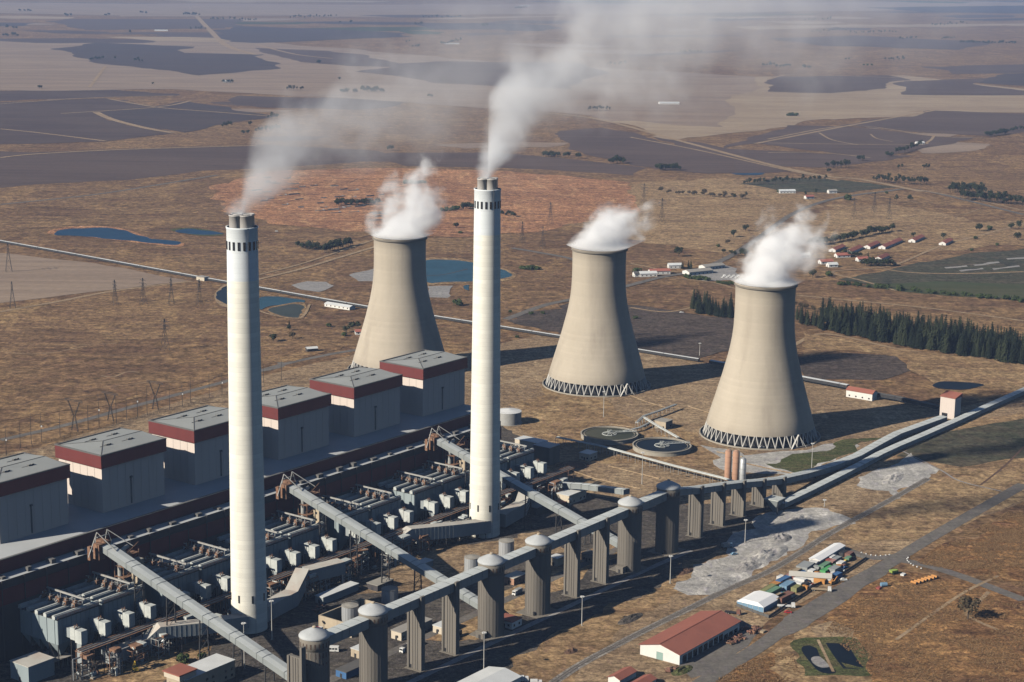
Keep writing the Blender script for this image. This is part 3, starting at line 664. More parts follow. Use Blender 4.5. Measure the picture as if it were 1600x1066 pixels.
BD = ['nearest boiler house, cut by the picture edge beside the sunlit patch of low roof', 'second boiler house in the row, a narrow sunlit strip with rust stain behind its corner',
      'third boiler house in the row, partly hidden by the nearer chimney', 'fourth boiler house in the row, just beyond the nearer white chimney', 'fifth boiler house in the row, bright red band, between its neighbours', 'farthest boiler house of the row, standing before the rear cooling tower']
def boiler(u):
    b = thing('boiler_house', BD[0], 'boiler house', pw(u + 23, 109, 50), 'boiler houses in a row on the power house roof')
    mb = MB().ubox(u, u + 46, 91.5, 127.5, 50, 76)
    w_ = part('wall', mb, 'boiler_clad', b)
    mb = MB()
    for k in range(1, 8):
        mb.ubox(u + k * 46 / 8 - .09, u + k * 46 / 8 + .09, 91.38, 91.5, 50.2, 75.6)
    for k in range(1, 6):
        mb.ubox(u - .12, u, 91.5 + k * 6 - .09, 91.5 + k * 6 + .09, 50.2, 75.6)
    part('cladding_joint', mb, 'boiler_clad', w_)
    mb = MB().ubox(u + 20.6, u + 21.3, 91.1, 91.5, 51, 66); mb.ubox(u + 20.2, u + 21.7, 90.7, 91.5, 66.01, 67)
    part('vent_pipe', mb, 'roof_trim', b)
    mb = MB()      # red crown: four butt-ended panels round the wall
    z0, z1 = 76.0, 83.2; e = 1.3
    c = [(u - e, 91.5 - e), (u + 46 + e, 91.5 - e), (u + 46 + e, 127.5 + e), (u - e, 127.5 + e)]
    mb.hexa([pw(x, y, z0) for x, y in c], [pw(x, y, z1) for x, y in c])
    part('red_crown', mb, 'fascia_red', b)
    mb = MB()
    cc = [(u - e - .15, 91.5 - e - .15), (u + 46 + e + .15, 91.5 - e - .15), (u + 46 + e + .15, 127.5 + e + .15), (u - e - .15, 127.5 + e + .15)]
    ci = [(u - e + .9, 91.5 - e + .9), (u + 46 + e - .9, 91.5 - e + .9), (u + 46 + e - .9, 127.5 + e - .9), (u - e + .9, 127.5 + e - .9)]
    for i in range(4):
        j = (i + 1) % 4; o1, o2, i1, i2 = cc[i], cc[j], ci[i], ci[j]
        mb.hexa([pw(*o1, 83.2), pw(*o2, 83.2), pw(*i2, 83.2), pw(*i1, 83.2)], [pw(*o1, 83.75), pw(*o2, 83.75), pw(*i2, 83.75), pw(*i1, 83.75)])
    part('parapet', mb, 'roof_trim', b)
    mb = MB(); z = 83.25; zr = 85.0
    P = [pw(u - .3, 91.2, z), pw(u + 46.3, 91.2, z), pw(u + 46.3, 127.8, z), pw(u - .3, 127.8, z)]; A, B_ = pw(u + 17, 109.5, zr), pw(u + 46.3, 109.5, zr)
    mb.poly([P[0], P[1], B_, A]); mb.poly([P[2], P[3], A, B_]); mb.poly([P[3], P[0], A]); mb.poly([P[1], P[2], B_])
    rf = part('roof', mb, 'roof_grey', b)
    mb = MB(); mb.beam(P[0] + ZV * .1, A + ZV * .1, .35, .2); mb.beam(P[3] + ZV * .1, A + ZV * .1, .35, .2); mb.beam(A + ZV * .1, B_ + ZV * .1, .35, .2)
    part('ridge_cap', mb, 'roof_trim', rf)
    for uu, vv in ((13, 102), (29, 102), (15, 117), (31, 117)):
        zz = z + (zr - z) * (1 - abs(vv - 109.5) / 18.3) - .2
        mb = MB()
        mb.ubox(u + uu, u + uu + 1.5, vv, vv + 1.5, zz, zz + 1.1, 0, 1); mb.ubox(u + uu + 2.2, u + uu + 3.7, vv, vv + 1.5, zz, zz + 1.1, 0, 1); mb.ubox(u + uu - 4, u + uu, vv + .5, vv + .9, zz, zz + .4)
        part('roof_vent', mb, ['roof_trim', 'roof_grey'], rf)
    mb = MB().ubox(u + 7, u + 46, 127.52, 131, 50, 71); part('lit_strip_box', mb, 'beige_wall', b)  # beige box added to imitate the sunlit strip of wall in the gap
    return b
b0 = boiler(-21 - 70.3)
for k in range(1, 6):
    copy_tree(b0, None, b0.location + UX * 70.3 * k, label=BD[k])
# ------------------------------------------------------------------ chimneys
def chimney(c, label):
    t = thing('chimney', label, 'chimney', c, 'tall white chimneys')
    n = 56; H0 = 218.6; rz = lambda z: 9.7 - (9.7 - 8.05) * min(1, z / 205)
    prof = [(rz(z), z) for z in (0, 40, 80, 120, 160, 191)]
    sh = part('shaft', MB().lathe(c, prof, n), 'chimney_cream', t, True)
    part('upper_band', MB().lathe(c, [(rz(191), 191), (8.05, 205), (8.05, 217.5), (8.3, 217.9), (8.3, H0), (7.6, H0), (7.6, H0 - 2.5), (0.1, H0 - 2.5)], n), 'chimney_white', t, True)
    mb = MB()
    for i in range(18):
        a = 2 * math.pi * i / 18 + .1; d = Vector((math.cos(a), math.sin(a), 0))
        mb.box(c + d * (8.0) + ZV * 207.0, .5, 1.25, 4.4, a)
    part('slot_opening', mb, 'window_dark', t)
    for i in range(4):
        a = math.radians(40 + 90 * i); p = c + Vector((math.cos(a), math.sin(a), 0)) * 3.75
        fl = part('flue', MB().lathe(p, [(3.3, H0 - 2.6), (3.3, 224.2), (3.5, 224.3), (3.5, 224.9), (3.0, 224.9), (3.0, 220.5), (.05, 220.5)], 28), 'flue_steel', t, True)
    mb = MB()
    for i in range(8):
        a = 2 * math.pi * i / 8 + .35; d = Vector((math.cos(a), math.sin(a), 0)); mb.box(c + d * (rz(20) - .12) + ZV * 17, .5, 1.0, 4.2, a)
    part('ventilation_opening', mb, 'window_dark', t)
    mb = MB(); a = math.radians(-118); d = Vector((math.cos(a), math.sin(a), 0))
    mb.box(c + d * 9.6, .5, 2.4, 3.4, a); part('door', mb, 'steel_dark', t)
    mb = MB(); a = math.radians(-62); d = Vector((math.cos(a), math.sin(a), 0)); s = Vector((-d.y, d.x, 0))
    for k in (-.3, .3): mb.beam(c + d * (rz(0) + .35) + s * k, c + d * 8.4 + s * k + ZV * H0, .08)
    part('ladder', mb, 'pipe_grey', t)
    return t
CL, CRR = at(390, 981), at(757, 834)
chimney(CL, 'nearer white chimney, standing between the first two coal conveyors')
chimney(CRR, 'farther white chimney, standing past the second coal conveyor')
# ------------------------------------------------------------------ cooling towers
CT3, CT2, CT1 = at(1187, 679), at(932, 601), at(625, 577)
def cooling_tower(c, label):
    t = thing('cooling_tower', label, 'cooling tower', c, 'concrete cooling towers')
    prof = [(40.9, 8.6), (41.0, 9.6), (38.0, 20), (35.2, 29.5), (32.5, 39), (30.2, 47), (28.2, 55), (26.3, 62.5), (24.8, 70), (23.7, 77), (23.0, 84), (22.65, 92), (22.5, 100), (22.5, 108), (22.7, 116.3), (23.2, 117), (23.2, 118.4), (22.2, 118.4), (21.9, 116), (21.9, 100), (22.5, 84), (25.6, 64), (32, 39), (40.2, 9.2), (40.9, 8.6)]
    part('shell', MB().lathe(c, prof, 96), 'tower_concrete', t, True)
    part('rim_beam', MB().lathe(c, [(22.75, 116.2), (23.9, 116.4), (23.9, 117.5), (23.1, 117.6)], 96), 'silo_concrete_band', t)
    n = 44
    for i in range(n):
        a = 2 * math.pi * i / n; q = math.pi / n
        f = c + Vector((math.cos(a) * 43.2, math.sin(a) * 43.2, .4))
        for s in (-1, 1):
            top = c + Vector((math.cos(a + s * q * .85) * 40.5, math.sin(a + s * q * .85) * 40.5, 9.2))
            part('column', MB().tube(f, top, .42, .42, 6), 'column_concrete', t)
    part('basin_rim', MB().lathe(c, [(46.2, 0), (46.2, 1.0), (45.4, 1.0), (45.4, .12), (.1, .12)], 72, [0, 0, 0, 1]), ['basin_concrete', 'water_dark'], t)
    part('cooling_fill', MB().lathe(c, [(37.5, .15), (37.5, 8.4), (37.2, 9.2), (.1, 9.2)], 48), 'steel_dark', t)
    part('stair', MB().beam(c + Vector((18, -43, 0)), c + Vector((24, -36, 9.5)), 1.2, .3).beam(c + Vector((30, -37, 0)), c + Vector((24, -36, 9.5)), .3), 'column_concrete', t)
    return t
ct = cooling_tower(CT3, 'nearest cooling tower, standing beside the red roofed pump building')
copy_tree(ct, None, CT2, label='middle cooling tower, standing behind the two round clarifier tanks')
copy_tree(ct, None, CT1, label='rear cooling tower, its foot hidden behind the boiler houses by the blue pond')

# ------------------------------------------------------------------ coal silos, pillars and the gallery over them
BV = -111.5
SU = [(-69.0, 'coal silo with white cone cap, nearest one, three rows of small openings'), (-26.5, 'second coal silo in the row, brown knob on its white cap'), (69.6, 'coal silo between two long gallery spans, concrete hut at its foot'),
      (112.6, 'coal silo next beyond the one with two huts, orange walled shed at its back'), (205.8, 'coal silo lit at the top, last before the shaded one'), (248.4, 'coal silo wholly in the chimney shadow with dark blue cap')]
def silo(u, label):
    c = pw(u, BV); t = thing('coal_silo', label, 'coal silo', c, 'coal silos along the conveyor gallery')
    part('wall', MB().lathe(c, [(7.0, 0), (7.0, 35.0)], 32), 'silo_concrete', t, True)
    part('top_ring', MB().lathe(c, [(7.0, 35.0), (7.15, 35.05), (7.15, 40.9), (7.0, 41.0)], 32), 'silo_concrete_band', t, True)
    mb = MB()
    rows = (36.4, 31.6, 28.0) if u == SU[0][0] else (36.4,)
    for z in rows:
        for i in range(22):
            a = 2 * math.pi * i / 22; d = Vector((math.cos(a), math.sin(a), 0)); mb.box(c + d * (7.05 if z > 36 else 6.9) + ZV * z, .36, .55, 2.4 if z > 29 else 1.0, a)
    part('slot_opening', mb, 'slot_brown', t)
    cp = part('cone_cap', MB().lathe(c, [(7.45, 40.7), (7.5, 41.2), (7.0, 41.9), (5.0, 43.0), (3.0, 44.0), (1.0, 44.8)], 36), 'cap_white', t, True)
    part('cap_vent', MB().lathe(c, [(1.0, 44.7), (1.0, 45.3), (.6, 45.6), (.02, 45.7)], 12), 'beige_wall', cp)
    mb = MB()
    for i in range(26):
        a = 2 * math.pi * i / 26; d = Vector((math.cos(a), math.sin(a), 0)); mb.box(c + d * 6.98, .22, .5, 34.8, a)
    part('rib', mb, 'silo_concrete', t)
    part('door', MB().ubox(u - 7.3, u - 6.4, BV - 3.2, BV - 2.2, 0, 2.4), 'window_dark', t)
    part('foot_slab', MB().ubox(u - 9, u + 9, BV - 8.4, BV + 8.4, 0, .25), 'silo_concrete_band', t)
    return t
for u, l in SU: silo(u, l)
def pillar(c, zt, label, ang=PA):
    fx = lambda u, v, z: c + (Vector((math.cos(ang), math.sin(ang), 0)) * u) + Vector((-math.sin(ang), math.cos(ang), 0)) * v + ZV * z
    t = thing('gallery_pillar', label, 'pillar', c, 'concrete pillars under the conveyor gallery')
    part('web', MB().ubox(-.9, .9, -3.6, 3.6, 0, zt, fr=fx), 'silo_concrete', t)
    for s in (-1, 1):
        lo, hi = (-4.7, -3.5) if s < 0 else (3.5, 4.7)
        part('fin', MB().ubox(-1.5, 1.5, lo, hi, 0, zt + 5.6 if s < 0 else zt, fr=fx), 'silo_concrete', t)
    mb = MB()
    for v in (-1.6, .0, 1.6): mb.ubox(-1.15, -.9, v - .3, v + .3, 0, zt - .5, fr=fx)
    part('rib', mb, 'silo_concrete', t)
    part('door', MB().ubox(-1.0, -.88, 1.9, 3.1, 0, 2.2, fr=fx), 'window_dark', t)
    part('foot_slab', MB().ubox(-2.6, 2.6, -5.6, 5.6, 0, .22, fr=fx), 'silo_concrete_band', t)
    return t
PL = ['pillar cut off at the picture bottom beside the nearest silo', 'tall pillar just past the second silo', 'tall pillar where the middle inclined conveyor passes under the gallery', 'first of two tall pillars between the sunlit silos', 'second of two tall pillars, before the last sunlit silo']
for u, l in zip((-81.5, 6.5, 34.8, 146, 175.5), PL): pillar(pw(u, BV), 34.2, l)
GP = [pw(248.4, BV, 34.3)] + [at(x, y) + ZV * z for x, y, z in [(1086, 838, 28.0), (1121, 820, 23), (1153, 805, 18.6), (1185, 790, 13.5), (1217, 776, 9.0)]]
RPL = ['pillar of the sloping gallery, first past the shaded silo', 'pillar of the sloping gallery with coal spill at its foot', 'pillar of the sloping gallery with a small dark door, near the lamp mast', 'low pillar of the sloping gallery, before the steel hopper', 'lowest pillar of the sloping gallery, above the steel hopper']
for i, p in enumerate(GP[1:]):
    d = (GP[min(i + 2, 5)] - GP[i]); pillar(Vector((p.x, p.y, 0)), p.z, RPL[i], math.atan2(d.y, d.x))
def gallery(path, wd, ht, name, label, cat, group=None, mats=('gallery_wall', 'gallery_roof'), ridge=.3, ribs=9.0):
    """closed conveyor gallery along a path of floor-centre points"""
    c = path[len(path) // 2]; t = thing(name, label, cat, Vector((c.x, c.y, min(p.z for p in path))), group)
    mbw, mbr, mbb = MB(), MB(), MB(); rows = []
    n = len(path)
    for i, p in enumerate(path):
        d = path[min(i + 1, n - 1)] - path[max(i - 1, 0)]; d.z = 0; d.normalize(); s = Vector((-d.y, d.x, 0)); w2 = wd / 2
        rows.append((p + s * w2, p - s * w2, p - s * w2 + ZV * ht, p + s * w2 + ZV * ht, p + s * (w2 + .3) + ZV * ht, p + ZV * (ht + ridge), p - s * (w2 + .3) + ZV * ht))
    for a, b in zip(rows, rows[1:]):
        mbw.poly([a[1], b[1], b[2], a[2]]); mbw.poly([b[0], a[0], a[3], b[3]]); mbw.poly([a[0], b[0], b[1], a[1]])
        mbr.poly([a[6], b[6], b[5], a[5]]); mbr.poly([a[5], b[5], b[4], a[4]]); mbr.poly([a[6], a[2], b[2], b[6]]); mbr.poly([a[4], b[4], b[3], a[3]])
    mbw.poly([rows[0][0], rows[0][1], rows[0][2], rows[0][5], rows[0][3]]); r = rows[-1]; mbw.poly([r[1], r[0], r[3], r[5], r[2]])
    part('gallery_wall', mbw, mats[0], t); part('gallery_roof', mbr, mats[1], t)
    for p, q in zip(path, path[1:]):
        L = (q - p).length; d = (q - p).normalized(); h = Vector((d.x, d.y, 0)).normalized(); s = Vector((-h.y, h.x, 0))
        for k in range(int(L / ribs) + 1):
            o = p + d * min(L, k * ribs)
            for sg in (-1, 1): mbb.beam(o + s * sg * (wd / 2 + .06), o + s * sg * (wd / 2 + .06) + ZV * ht, .28, .18)
            mbb.beam(o - s * (wd / 2 + .35) + ZV * (ht + .06), o + ZV * (ht + ridge + .1), .3, .12); mbb.beam(o + s * (wd / 2 + .35) + ZV * (ht + .06), o + ZV * (ht + ridge + .1), .3, .12)
    part('rib', mbb, mats[0], t)
    return t
us = [x for x, _ in SU]
spans = [(-62, -33.5, 'gallery span between the nearest silo and the second one'), (-19.5, 62.5, 'long gallery span over two pillars, above the middle inclined conveyor'), (76.6, 105.6, 'short gallery span between the two silos in the middle'),
         (119.6, 198.8, 'long gallery span over the farther two pillars'), (212.8, 241.4, 'short gallery span half in shadow, before the shaded silo')]
for a, b, l in spans:
    gallery([pw(a, BV, 34.3), pw((a + b) / 2, BV, 34.3), pw(b, BV, 34.3)], 6.4, 5.0, 'conveyor_gallery', l, 'conveyor', 'conveyor galleries on top of the silos')
G2 = [pw(255.4, BV - .3, 34.2)] + [at(x, y) + ZV * z for x, y, z in [(1086, 838, 28.3), (1121, 820, 23.3), (1153, 805, 18.9), (1185, 790, 13.8), (1217, 776, 9.3), (1256, 758, 5.2), (1296, 739, 1.6), (1338, 721, .9), (1374, 700, .6), (1402, 685, .6), (1474, 659, .6)]]
gallery(G2, 6.4, 4.0, 'conveyor_gallery', 'curving conveyor gallery running down from the shaded silo to the small tower', 'conveyor', None)
G3 = [at(x, y) + ZV * .5 for x, y in [(1218, 795), (1262, 774), (1310, 750), (1345, 732), (1374, 716), (1402, 703), (1440, 687), (1492, 664), (1535, 644), (1602, 614), (1680, 578)]]
gallery(G3, 5.6, 3.4, 'conveyor_gallery', 'straight low conveyor gallery running from the hopper past the small tower', 'conveyor', None)
# three inclined coal conveyors
def inclined(u, vb, zb, label, far=52.5, zt=44.5):
    sl = (zt - zb) / (far - vb)
    P = [pw(u, far - (far - vb) * k / 8, zt - (zt - zb) * k / 8) for k in range(9)]
    t = gallery(P[::-1], 6.4, 3.4, 'inclined_conveyor', label, 'conveyor', 'inclined coal conveyors', ribs=15)
    zf = lambda v: zb + sl * (v - vb)
    for v in (28, 4, -20, -44, -66):
        if v < vb + 8: continue
        z = zf(v); mb = MB()
        for s in (-1, 1):
            mb.beam(pw(u + s * 2.6, v, z - .1), pw(u + s * 3.4, v, 0), .55)
        k = 0
        while k + 6 < z:
            mb.beam(pw(u - 3.3, v, k + .5), pw(u + 3.2, v, k + 6), .22); mb.beam(pw(u - 3.3, v, k + 6), pw(u + 3.2, v, k + 6), .25); k += 6
        part('trestle', mb, 'steel_dark', t)
    # head frame against the bunker bay
    mb = MB(); z = zt
    for s in (-1, 1):
        ap = pw(u + s * 3.5, far + 3, z + 10.5)
        for du, dv, dz in ((-8 if s < 0 else 3, 1, -1), (3.4 if s < 0 else 8, -8, 1.5), (0, 5, 3)):
            mb.beam(ap, pw(u + s * 3.5 + (du if s < 0 else du), far + dv, z + dz), .38)
    mb.beam(pw(u - 3.5, far + 3, z + 7.6), pw(u + 3.5, far + 3, z + 7.6), .5)
    part('head_frame', mb, 'pipe_grey', t)
    mb = MB().ubox(u - 5.2, u - 1.2, far - .2, far + 4.5, z - 4, z + 4.5); mb.ubox(u - 9.5, u - 7.6, far + 2, far + 4, z - 3.5, z + 4); mb.ubox(u - .8, u + 3.2, far - .2, far + 7.4, z - 1, z + 5)
    part('head_box', mb, 'rust', t)
    return t
inclined(-53, -98, 1.2, 'inclined coal conveyor nearest the picture bottom, dropping past the nearer chimney foot')
inclined(90, -98, 1.0, 'middle inclined coal conveyor, dropping between the two chimneys')
inclined(229, -98, .8, 'farthest inclined coal conveyor, partly behind the farther chimney')
# ------------------------------------------------------------------ precipitators, fans, pipe rack and ducts
EL = ['nearest grey dust precipitator, its pale end wall lit and stained', 'second precipitator, roof beams visible left of the nearer chimney', 'third precipitator, partly hidden behind the nearer chimney',
      'fourth precipitator beyond the middle conveyor head, end in shadow', 'fifth precipitator, its slanting end wall lit pale grey', 'farthest precipitator, mostly behind the farther chimney']
def precipitator(u):
    t = thing('precipitator', EL[0], 'precipitator', pw(u + 28, 45, 0), 'dust precipitators in front of the power house')
    R = random.Random(2)
    for b in range(2):
        a = u + b * 30.5; e = a + 27
        mb = MB().ubox(a, e, 31, 60, 12.5, 25.8)
        cs = part('casing', mb, 'steel_blue', t)
        mb = MB()
        for k in range(10): mb.ubox(a + k * 3 - .12 + .2, a + k * 3 + .12 + .2, 30.75, 31, 12.6, 25.6)
        for k in range(5): mb.ubox(a - .25, a, 33 + k * 6, 33.25 + k * 6, 12.6, 25.6)
        part('stiffener', mb, 'steel_blue', cs)
        for i in range(3):
            for j in range(4):
                u0, v0 = a + i * 9, 31 + j * 7.25
                c4 = [pw(u0 + .2, v0 + .2, 12.48), pw(u0 + 8.8, v0 + .2, 12.48), pw(u0 + 8.8, v0 + 7, 12.48), pw(u0 + .2, v0 + 7, 12.48)]
                q = [pw(u0 + 4, v0 + 3.1, 5), pw(u0 + 5, v0 + 3.1, 5), pw(u0 + 5, v0 + 4.1, 5), pw(u0 + 4, v0 + 4.1, 5)]
                part('hopper', MB().hexa(q, c4), 'steel_blue', t)
        mb = MB()
        for i in range(4):
            for j in range(5):
                mb.beam(pw(a + .4 + i * 8.7, 31.3 + j * 7.1, 0), pw(a + .4 + i * 8.7, 31.3 + j * 7.1, 12.6), .5)
            mb.beam(pw(a + .4 + i * 8.7, 31.3, .5), pw(a + .4 + i * 8.7, 38.4, 12), .25)
        part('support_frame', mb, 'steel_dark', t)
        part('roof_deck', MB().ubox(a - .6, e + .6, 30.4, 60.6, 25.82, 26.1), 'steel_dark', t)
        for j in range(5):
            v = 31.2 + j * 6.6
            mb = MB().ubox(a - 1.2, e + .8, v, v + 2.3, 26.12, 27.9)
            mb.ubox(a - 1.2, e + .8, v + .6, v + 1.7, 27.92, 28.3)
            part('roof_beam', mb, 'steel_pale', t)
        # rectifier sets in a row across the roof
        for j in range(5):
            for q in range(2):
                v = 32.5 + j * 6.0 + q * 2.4; uu = a + 12 + q * 2.6 + R.uniform(-.8, .8); z = 28.35
                mb = MB().ubox(uu, uu + 1.7, v, v + 1.9, z, z + 2.3, 0); mb.tube(pw(uu + .85, v + .9, z + 2.3), pw(uu + .85, v + .9, z + 3.5), .25, .2, 6, 1)
                mb.tube(pw(uu - 1.4, v + 1, z + .7), pw(uu, v + 1, z + 1.4), .4, .4, 6, 1); mb.beam(pw(uu + 1.7, v + .8, z + .2), pw(uu + 4.8, v + .8, z + .3), .6, .5)
                mb.beam(pw(uu + .8, v + .4, z + 2.2), pw(uu + R.uniform(-3, 4), v + R.uniform(-1.5, 2.5), z + R.uniform(1.2, 3.2)), .28, .28, 1); part('rectifier', mb, ['rust', 'pipe_grey'], t)
        mb = MB().beam(pw(a + 17.5, 30, 32.2), pw(a + 17.5, 59.5, 32.2), .8, .8)
        for v in (32, 40, 49, 58): mb.beam(pw(a + 17.5, v, 27.5), pw(a + 17.5, v, 32), .35)
        part('monorail', mb, 'pipe_grey', t)
        mb = MB()
        for k in range(11):
            mb.beam(pw(a + k * 2.7, 30.5, 26), pw(a + k * 2.7, 30.5, 27.4), .12)
        mb.beam(pw(a, 30.5, 27.4), pw(e, 30.5, 27.4), .14); mb.beam(pw(a, 30.5, 26.7), pw(e, 30.5, 26.7), .1)
        part('railing', mb, 'rust', t)
    # inlet hood towards the boiler bay
    c4 = [pw(u + 2, 60.2, 11), pw(u + 55, 60.2, 11), pw(u + 52, 66, 14), pw(u + 5, 66, 14)]; c5 = [pw(u + 2, 60.2, 24), pw(u + 55, 60.2, 24), pw(u + 52, 66, 20), pw(u + 5, 66, 20)]
    # (kept low, in the shade between casing and bunker bay)
    part('inlet_hood', MB().hexa([c4[0], c4[1], c4[2], c4[3]], [c5[0], c5[1], c5[2], c5[3]]), 'steel_dark', t)
    return t
pe = precipitator(-105)
for k in range(1, 6): copy_tree(pe, None, pe.location + UX * 70.6 * k, label=EL[k])
# induced draught fan housings: pairs of pale boxes in front of each precipitator
def fan_box():
    t = thing('fan_housing', 'pale steel fan housing', 'fan housing', pw(-98, 22, 0), 'pale fan housings along the pipe rack')
    u, v = -101.2, 17.5; Z = 9.6
    part('box', MB().ubox(u, u + 4.0, v, v + 4.8, Z + 5.2, Z + 12.0), 'steel_pale', t)
    part('flange_box', MB().ubox(u + .3, u + 3.7, v + 5.1, v + 8.9, Z + 6.0, Z + 12.3), 'steel_pale', t)
    part('damper', MB().ubox(u + .1, u + 3.8, v + 4.81, v + 5.09, Z + 5.6, Z + 12.4), 'steel_dark', t)
    mb = MB()
    for k in range(4): mb.tube(pw(u + .8 + k * .8, v + 5.6 + k % 2 * 1.3, Z + 12.3), pw(u + .8 + k * .8, v + 5.6 + k % 2 * 1.3, Z + 13.9), .16, .12, 5)
    mb.beam(pw(u + .4, v + 5.9, Z + 12.9), pw(u + 3.8, v + 7.6, Z + 12.9), .25); part('actuator', mb, 'rust', t)
    mb = MB()
    for du in (.4, 3.5):
        for dv in (.4, 4.4, 8.4): mb.beam(pw(u + du, v + dv, 0), pw(u + du, v + dv, Z + 6), .4)
    part('leg', mb, 'steel_dark', t)
    part('outlet_duct', MB().hexa([pw(u + .4, v + .2, 3), pw(u + 3.6, v + .2, 3), pw(u + 3.6, v + 4.4, 4), pw(u + .4, v + 4.4, 4)], [pw(u + .4, v + .2, Z + 5.19), pw(u + 3.6, v + .2, Z + 5.19), pw(u + 3.6, v + 4.4, Z + 5.19), pw(u + .4, v + 4.4, Z + 5.19)]), 'duct_clad', t)
    part('inlet_duct', MB().ubox(u + .4, u + 3.6, v + 8.91, 30.7, Z + 6.5, Z + 11.5), 'duct_clad', t)
    return t
fb = fan_box(); WHERE = ['nearest precipitator', 'second precipitator', 'third precipitator', 'fourth precipitator', 'fifth precipitator', 'farthest precipitator']
PLACE = ['first', 'second', 'third', 'last']
for k in range(6):
    for j, du in enumerate((0, 15.6, 31.6, 46.4)):
        l = 'pale steel fan housing, %s from the near end in front of the %s' % (PLACE[j], WHERE[k])
        if k == 0 and j == 0: fb['label'] = l
        else: copy_tree(fb, None, fb.location + UX * (70.6 * k + du), label=l)
pr = thing('pipe_rack', 'rusty pipe rack on steel trestles running along the fan housings', 'pipe rack', pw(110, 16, 0))
R = random.Random(11)
for i, (dv, r) in enumerate(((-1.6, .42), (-.5, .3), (.5, .3), (1.5, .5))):
    mb = MB()
    us_ = [-106 + k * 16 for k in range(28)]
    for a, b in zip(us_, us_[1:]): mb.tube(pw(a, 14 + dv, 13.8 + .1 * i), pw(b, 14 + dv, 13.8 + .1 * i), r, r, 7)
    part('pipe', mb, 'rust' if i % 2 else 'pipe_grey', pr)
for k in range(55):
    u = -106 + k * 8; mb = MB()
    for v in (11.8, 16.2): mb.beam(pw(u, v, 0), pw(u, v, 13.4), .3)
    mb.beam(pw(u, 11.2, 13.2), pw(u, 16.8, 13.2), .35, .35)
    if k % 2: mb.beam(pw(u, 11.8, .5), pw(u, 16.2, 12.6), .18)
    part('trestle', mb, 'rust', pr)
mb = MB()
for k in range(110): mb.beam(pw(-106 + k * 4, 11.1, 13.4), pw(-106 + k * 4, 11.1, 14.6), .1)
mb.beam(pw(-106, 11.1, 14.6), pw(326, 11.1, 14.6), .12); mb.ubox(-106, 326, 11.0, 12.2, 13.39, 13.5)
part('walkway', mb, 'rust', pr)
# valve clusters and small machinery: dark clutter between rack and ducts
def machine(u, v, seed, label, s=1.0):
    R = random.Random(seed); t = thing('pump_set', label, 'pump set', pw(u, v, 0), 'machinery under the pipe rack')
    mb = MB(); mb.ubox(u - 2 * s, u + 2 * s, v - 1.4 * s, v + 1.4 * s, 0, .5 * s); part('plinth', mb, 'basin_concrete', t)
    mb = MB(); mb.tube(pw(u - 1.6 * s, v, 1.4 * s), pw(u + .4 * s, v, 1.4 * s), .8 * s, .8 * s, 10); part('motor', mb, R.choice(['steel_blue', 'pipe_grey', 'rust']), t)
    mb = MB(); mb.tube(pw(u + .4 * s, v, 1.4 * s), pw(u + 1.2 * s, v, 1.4 * s), 1.1 * s, 1.1 * s, 12); mb.tube(pw(u + .8 * s, v, 2 * s), pw(u + .8 * s, v + R.uniform(-1, 1), 4.6 * s), .4 * s, .4 * s, 8); mb.tube(pw(u + .8 * s, v, 4.4 * s), pw(u + 4 * s, v + 1, 4.6 * s), .4 * s, .4 * s, 8); part('pump', mb, 'rust', t)
    return t
n = 0
for k in range(6):
    for du, dv in ((4, 8), (12, 4), (22, 9), (30, 5), (38, 10), (46, 6), (54, 9)):
        n += 1; side = ['nearest', 'second', 'third', 'fourth', 'fifth', 'farthest'][k]
        machine(-105 + 70.6 * k + du + R.uniform(-2, 2), dv + R.uniform(-2, 2), n, 'small rusty pump set in the shade in front of the %s precipitator' % side, R.uniform(.8, 1.5))
def pipe_frame(u, v, seed, label):
    R = random.Random(seed); t = thing('pipework', label, 'pipework', pw(u, v), 'steel frames full of pipes before the precipitators')
    L, W, H = R.uniform(6, 11), R.uniform(4, 6.5), R.uniform(8, 13); mb = MB()
    for a in (0, L):
        for b in (0, W): mb.beam(pw(u + a, v + b, 0), pw(u + a, v + b, H), .32)
    for z in (H * .33, H * .66, H):
        for b in (0, W): mb.beam(pw(u, v + b, z), pw(u + L, v + b, z), .28)
        for a in (0, L): mb.beam(pw(u + a, v, z), pw(u + a, v + W, z), .28)
        mb.beam(pw(u, v, z - H * .3), pw(u + L, v, z), .16)
    o = part('frame', mb, R.choice(['rust', 'rust', 'steel_dark', 'pipe_grey']), t); o['kind'] = 'stuff'
    for k in range(R.randint(5, 8)):
        r = R.uniform(.22, .6); z0, z1 = R.uniform(1, H), R.uniform(1, H + 2); a, b, e = R.uniform(-1, L), R.uniform(-.5, W), R.uniform(0, L)
        mb = MB(); mb.tube(pw(u + a, v + b, 0), pw(u + a, v + b, z1), r, r, 7); mb.tube(pw(u + a, v + b, z1), pw(u + e, v + R.uniform(-1, W), z1 + R.uniform(-1, .6)), r, r, 7)
        part('pipe', mb, R.choice(['pipe_grey', 'steel_pale', 'pipe_grey', 'rust', 'tank_silver']), t)
    for k in range(3):
        part('valve_box', MB().ubox(u + R.uniform(0, L - 1), u + R.uniform(L - 1, L), v + R.uniform(0, 1), v + R.uniform(1.4, W), H + .16, H + R.uniform(.9, 2)), R.choice(['steel_pale', 'rust']), t)
NEAR = ['nearest', 'second', 'third', 'fourth', 'fifth', 'farthest']
for k in range(6):
    for j, (du, dv, w_) in enumerate(((-6, 8, 'at the near end of'), (9, 1, 'low before the first half of'), (24, 3, 'before the middle of'), (40, 1, 'low before the second half of'), (57, 6, 'at the far end of'))):
        pipe_frame(-105 + 70.6 * k + du, dv, k * 7 + j, 'steel frame tangled with pipes %s the %s precipitator' % (w_, NEAR[k]))
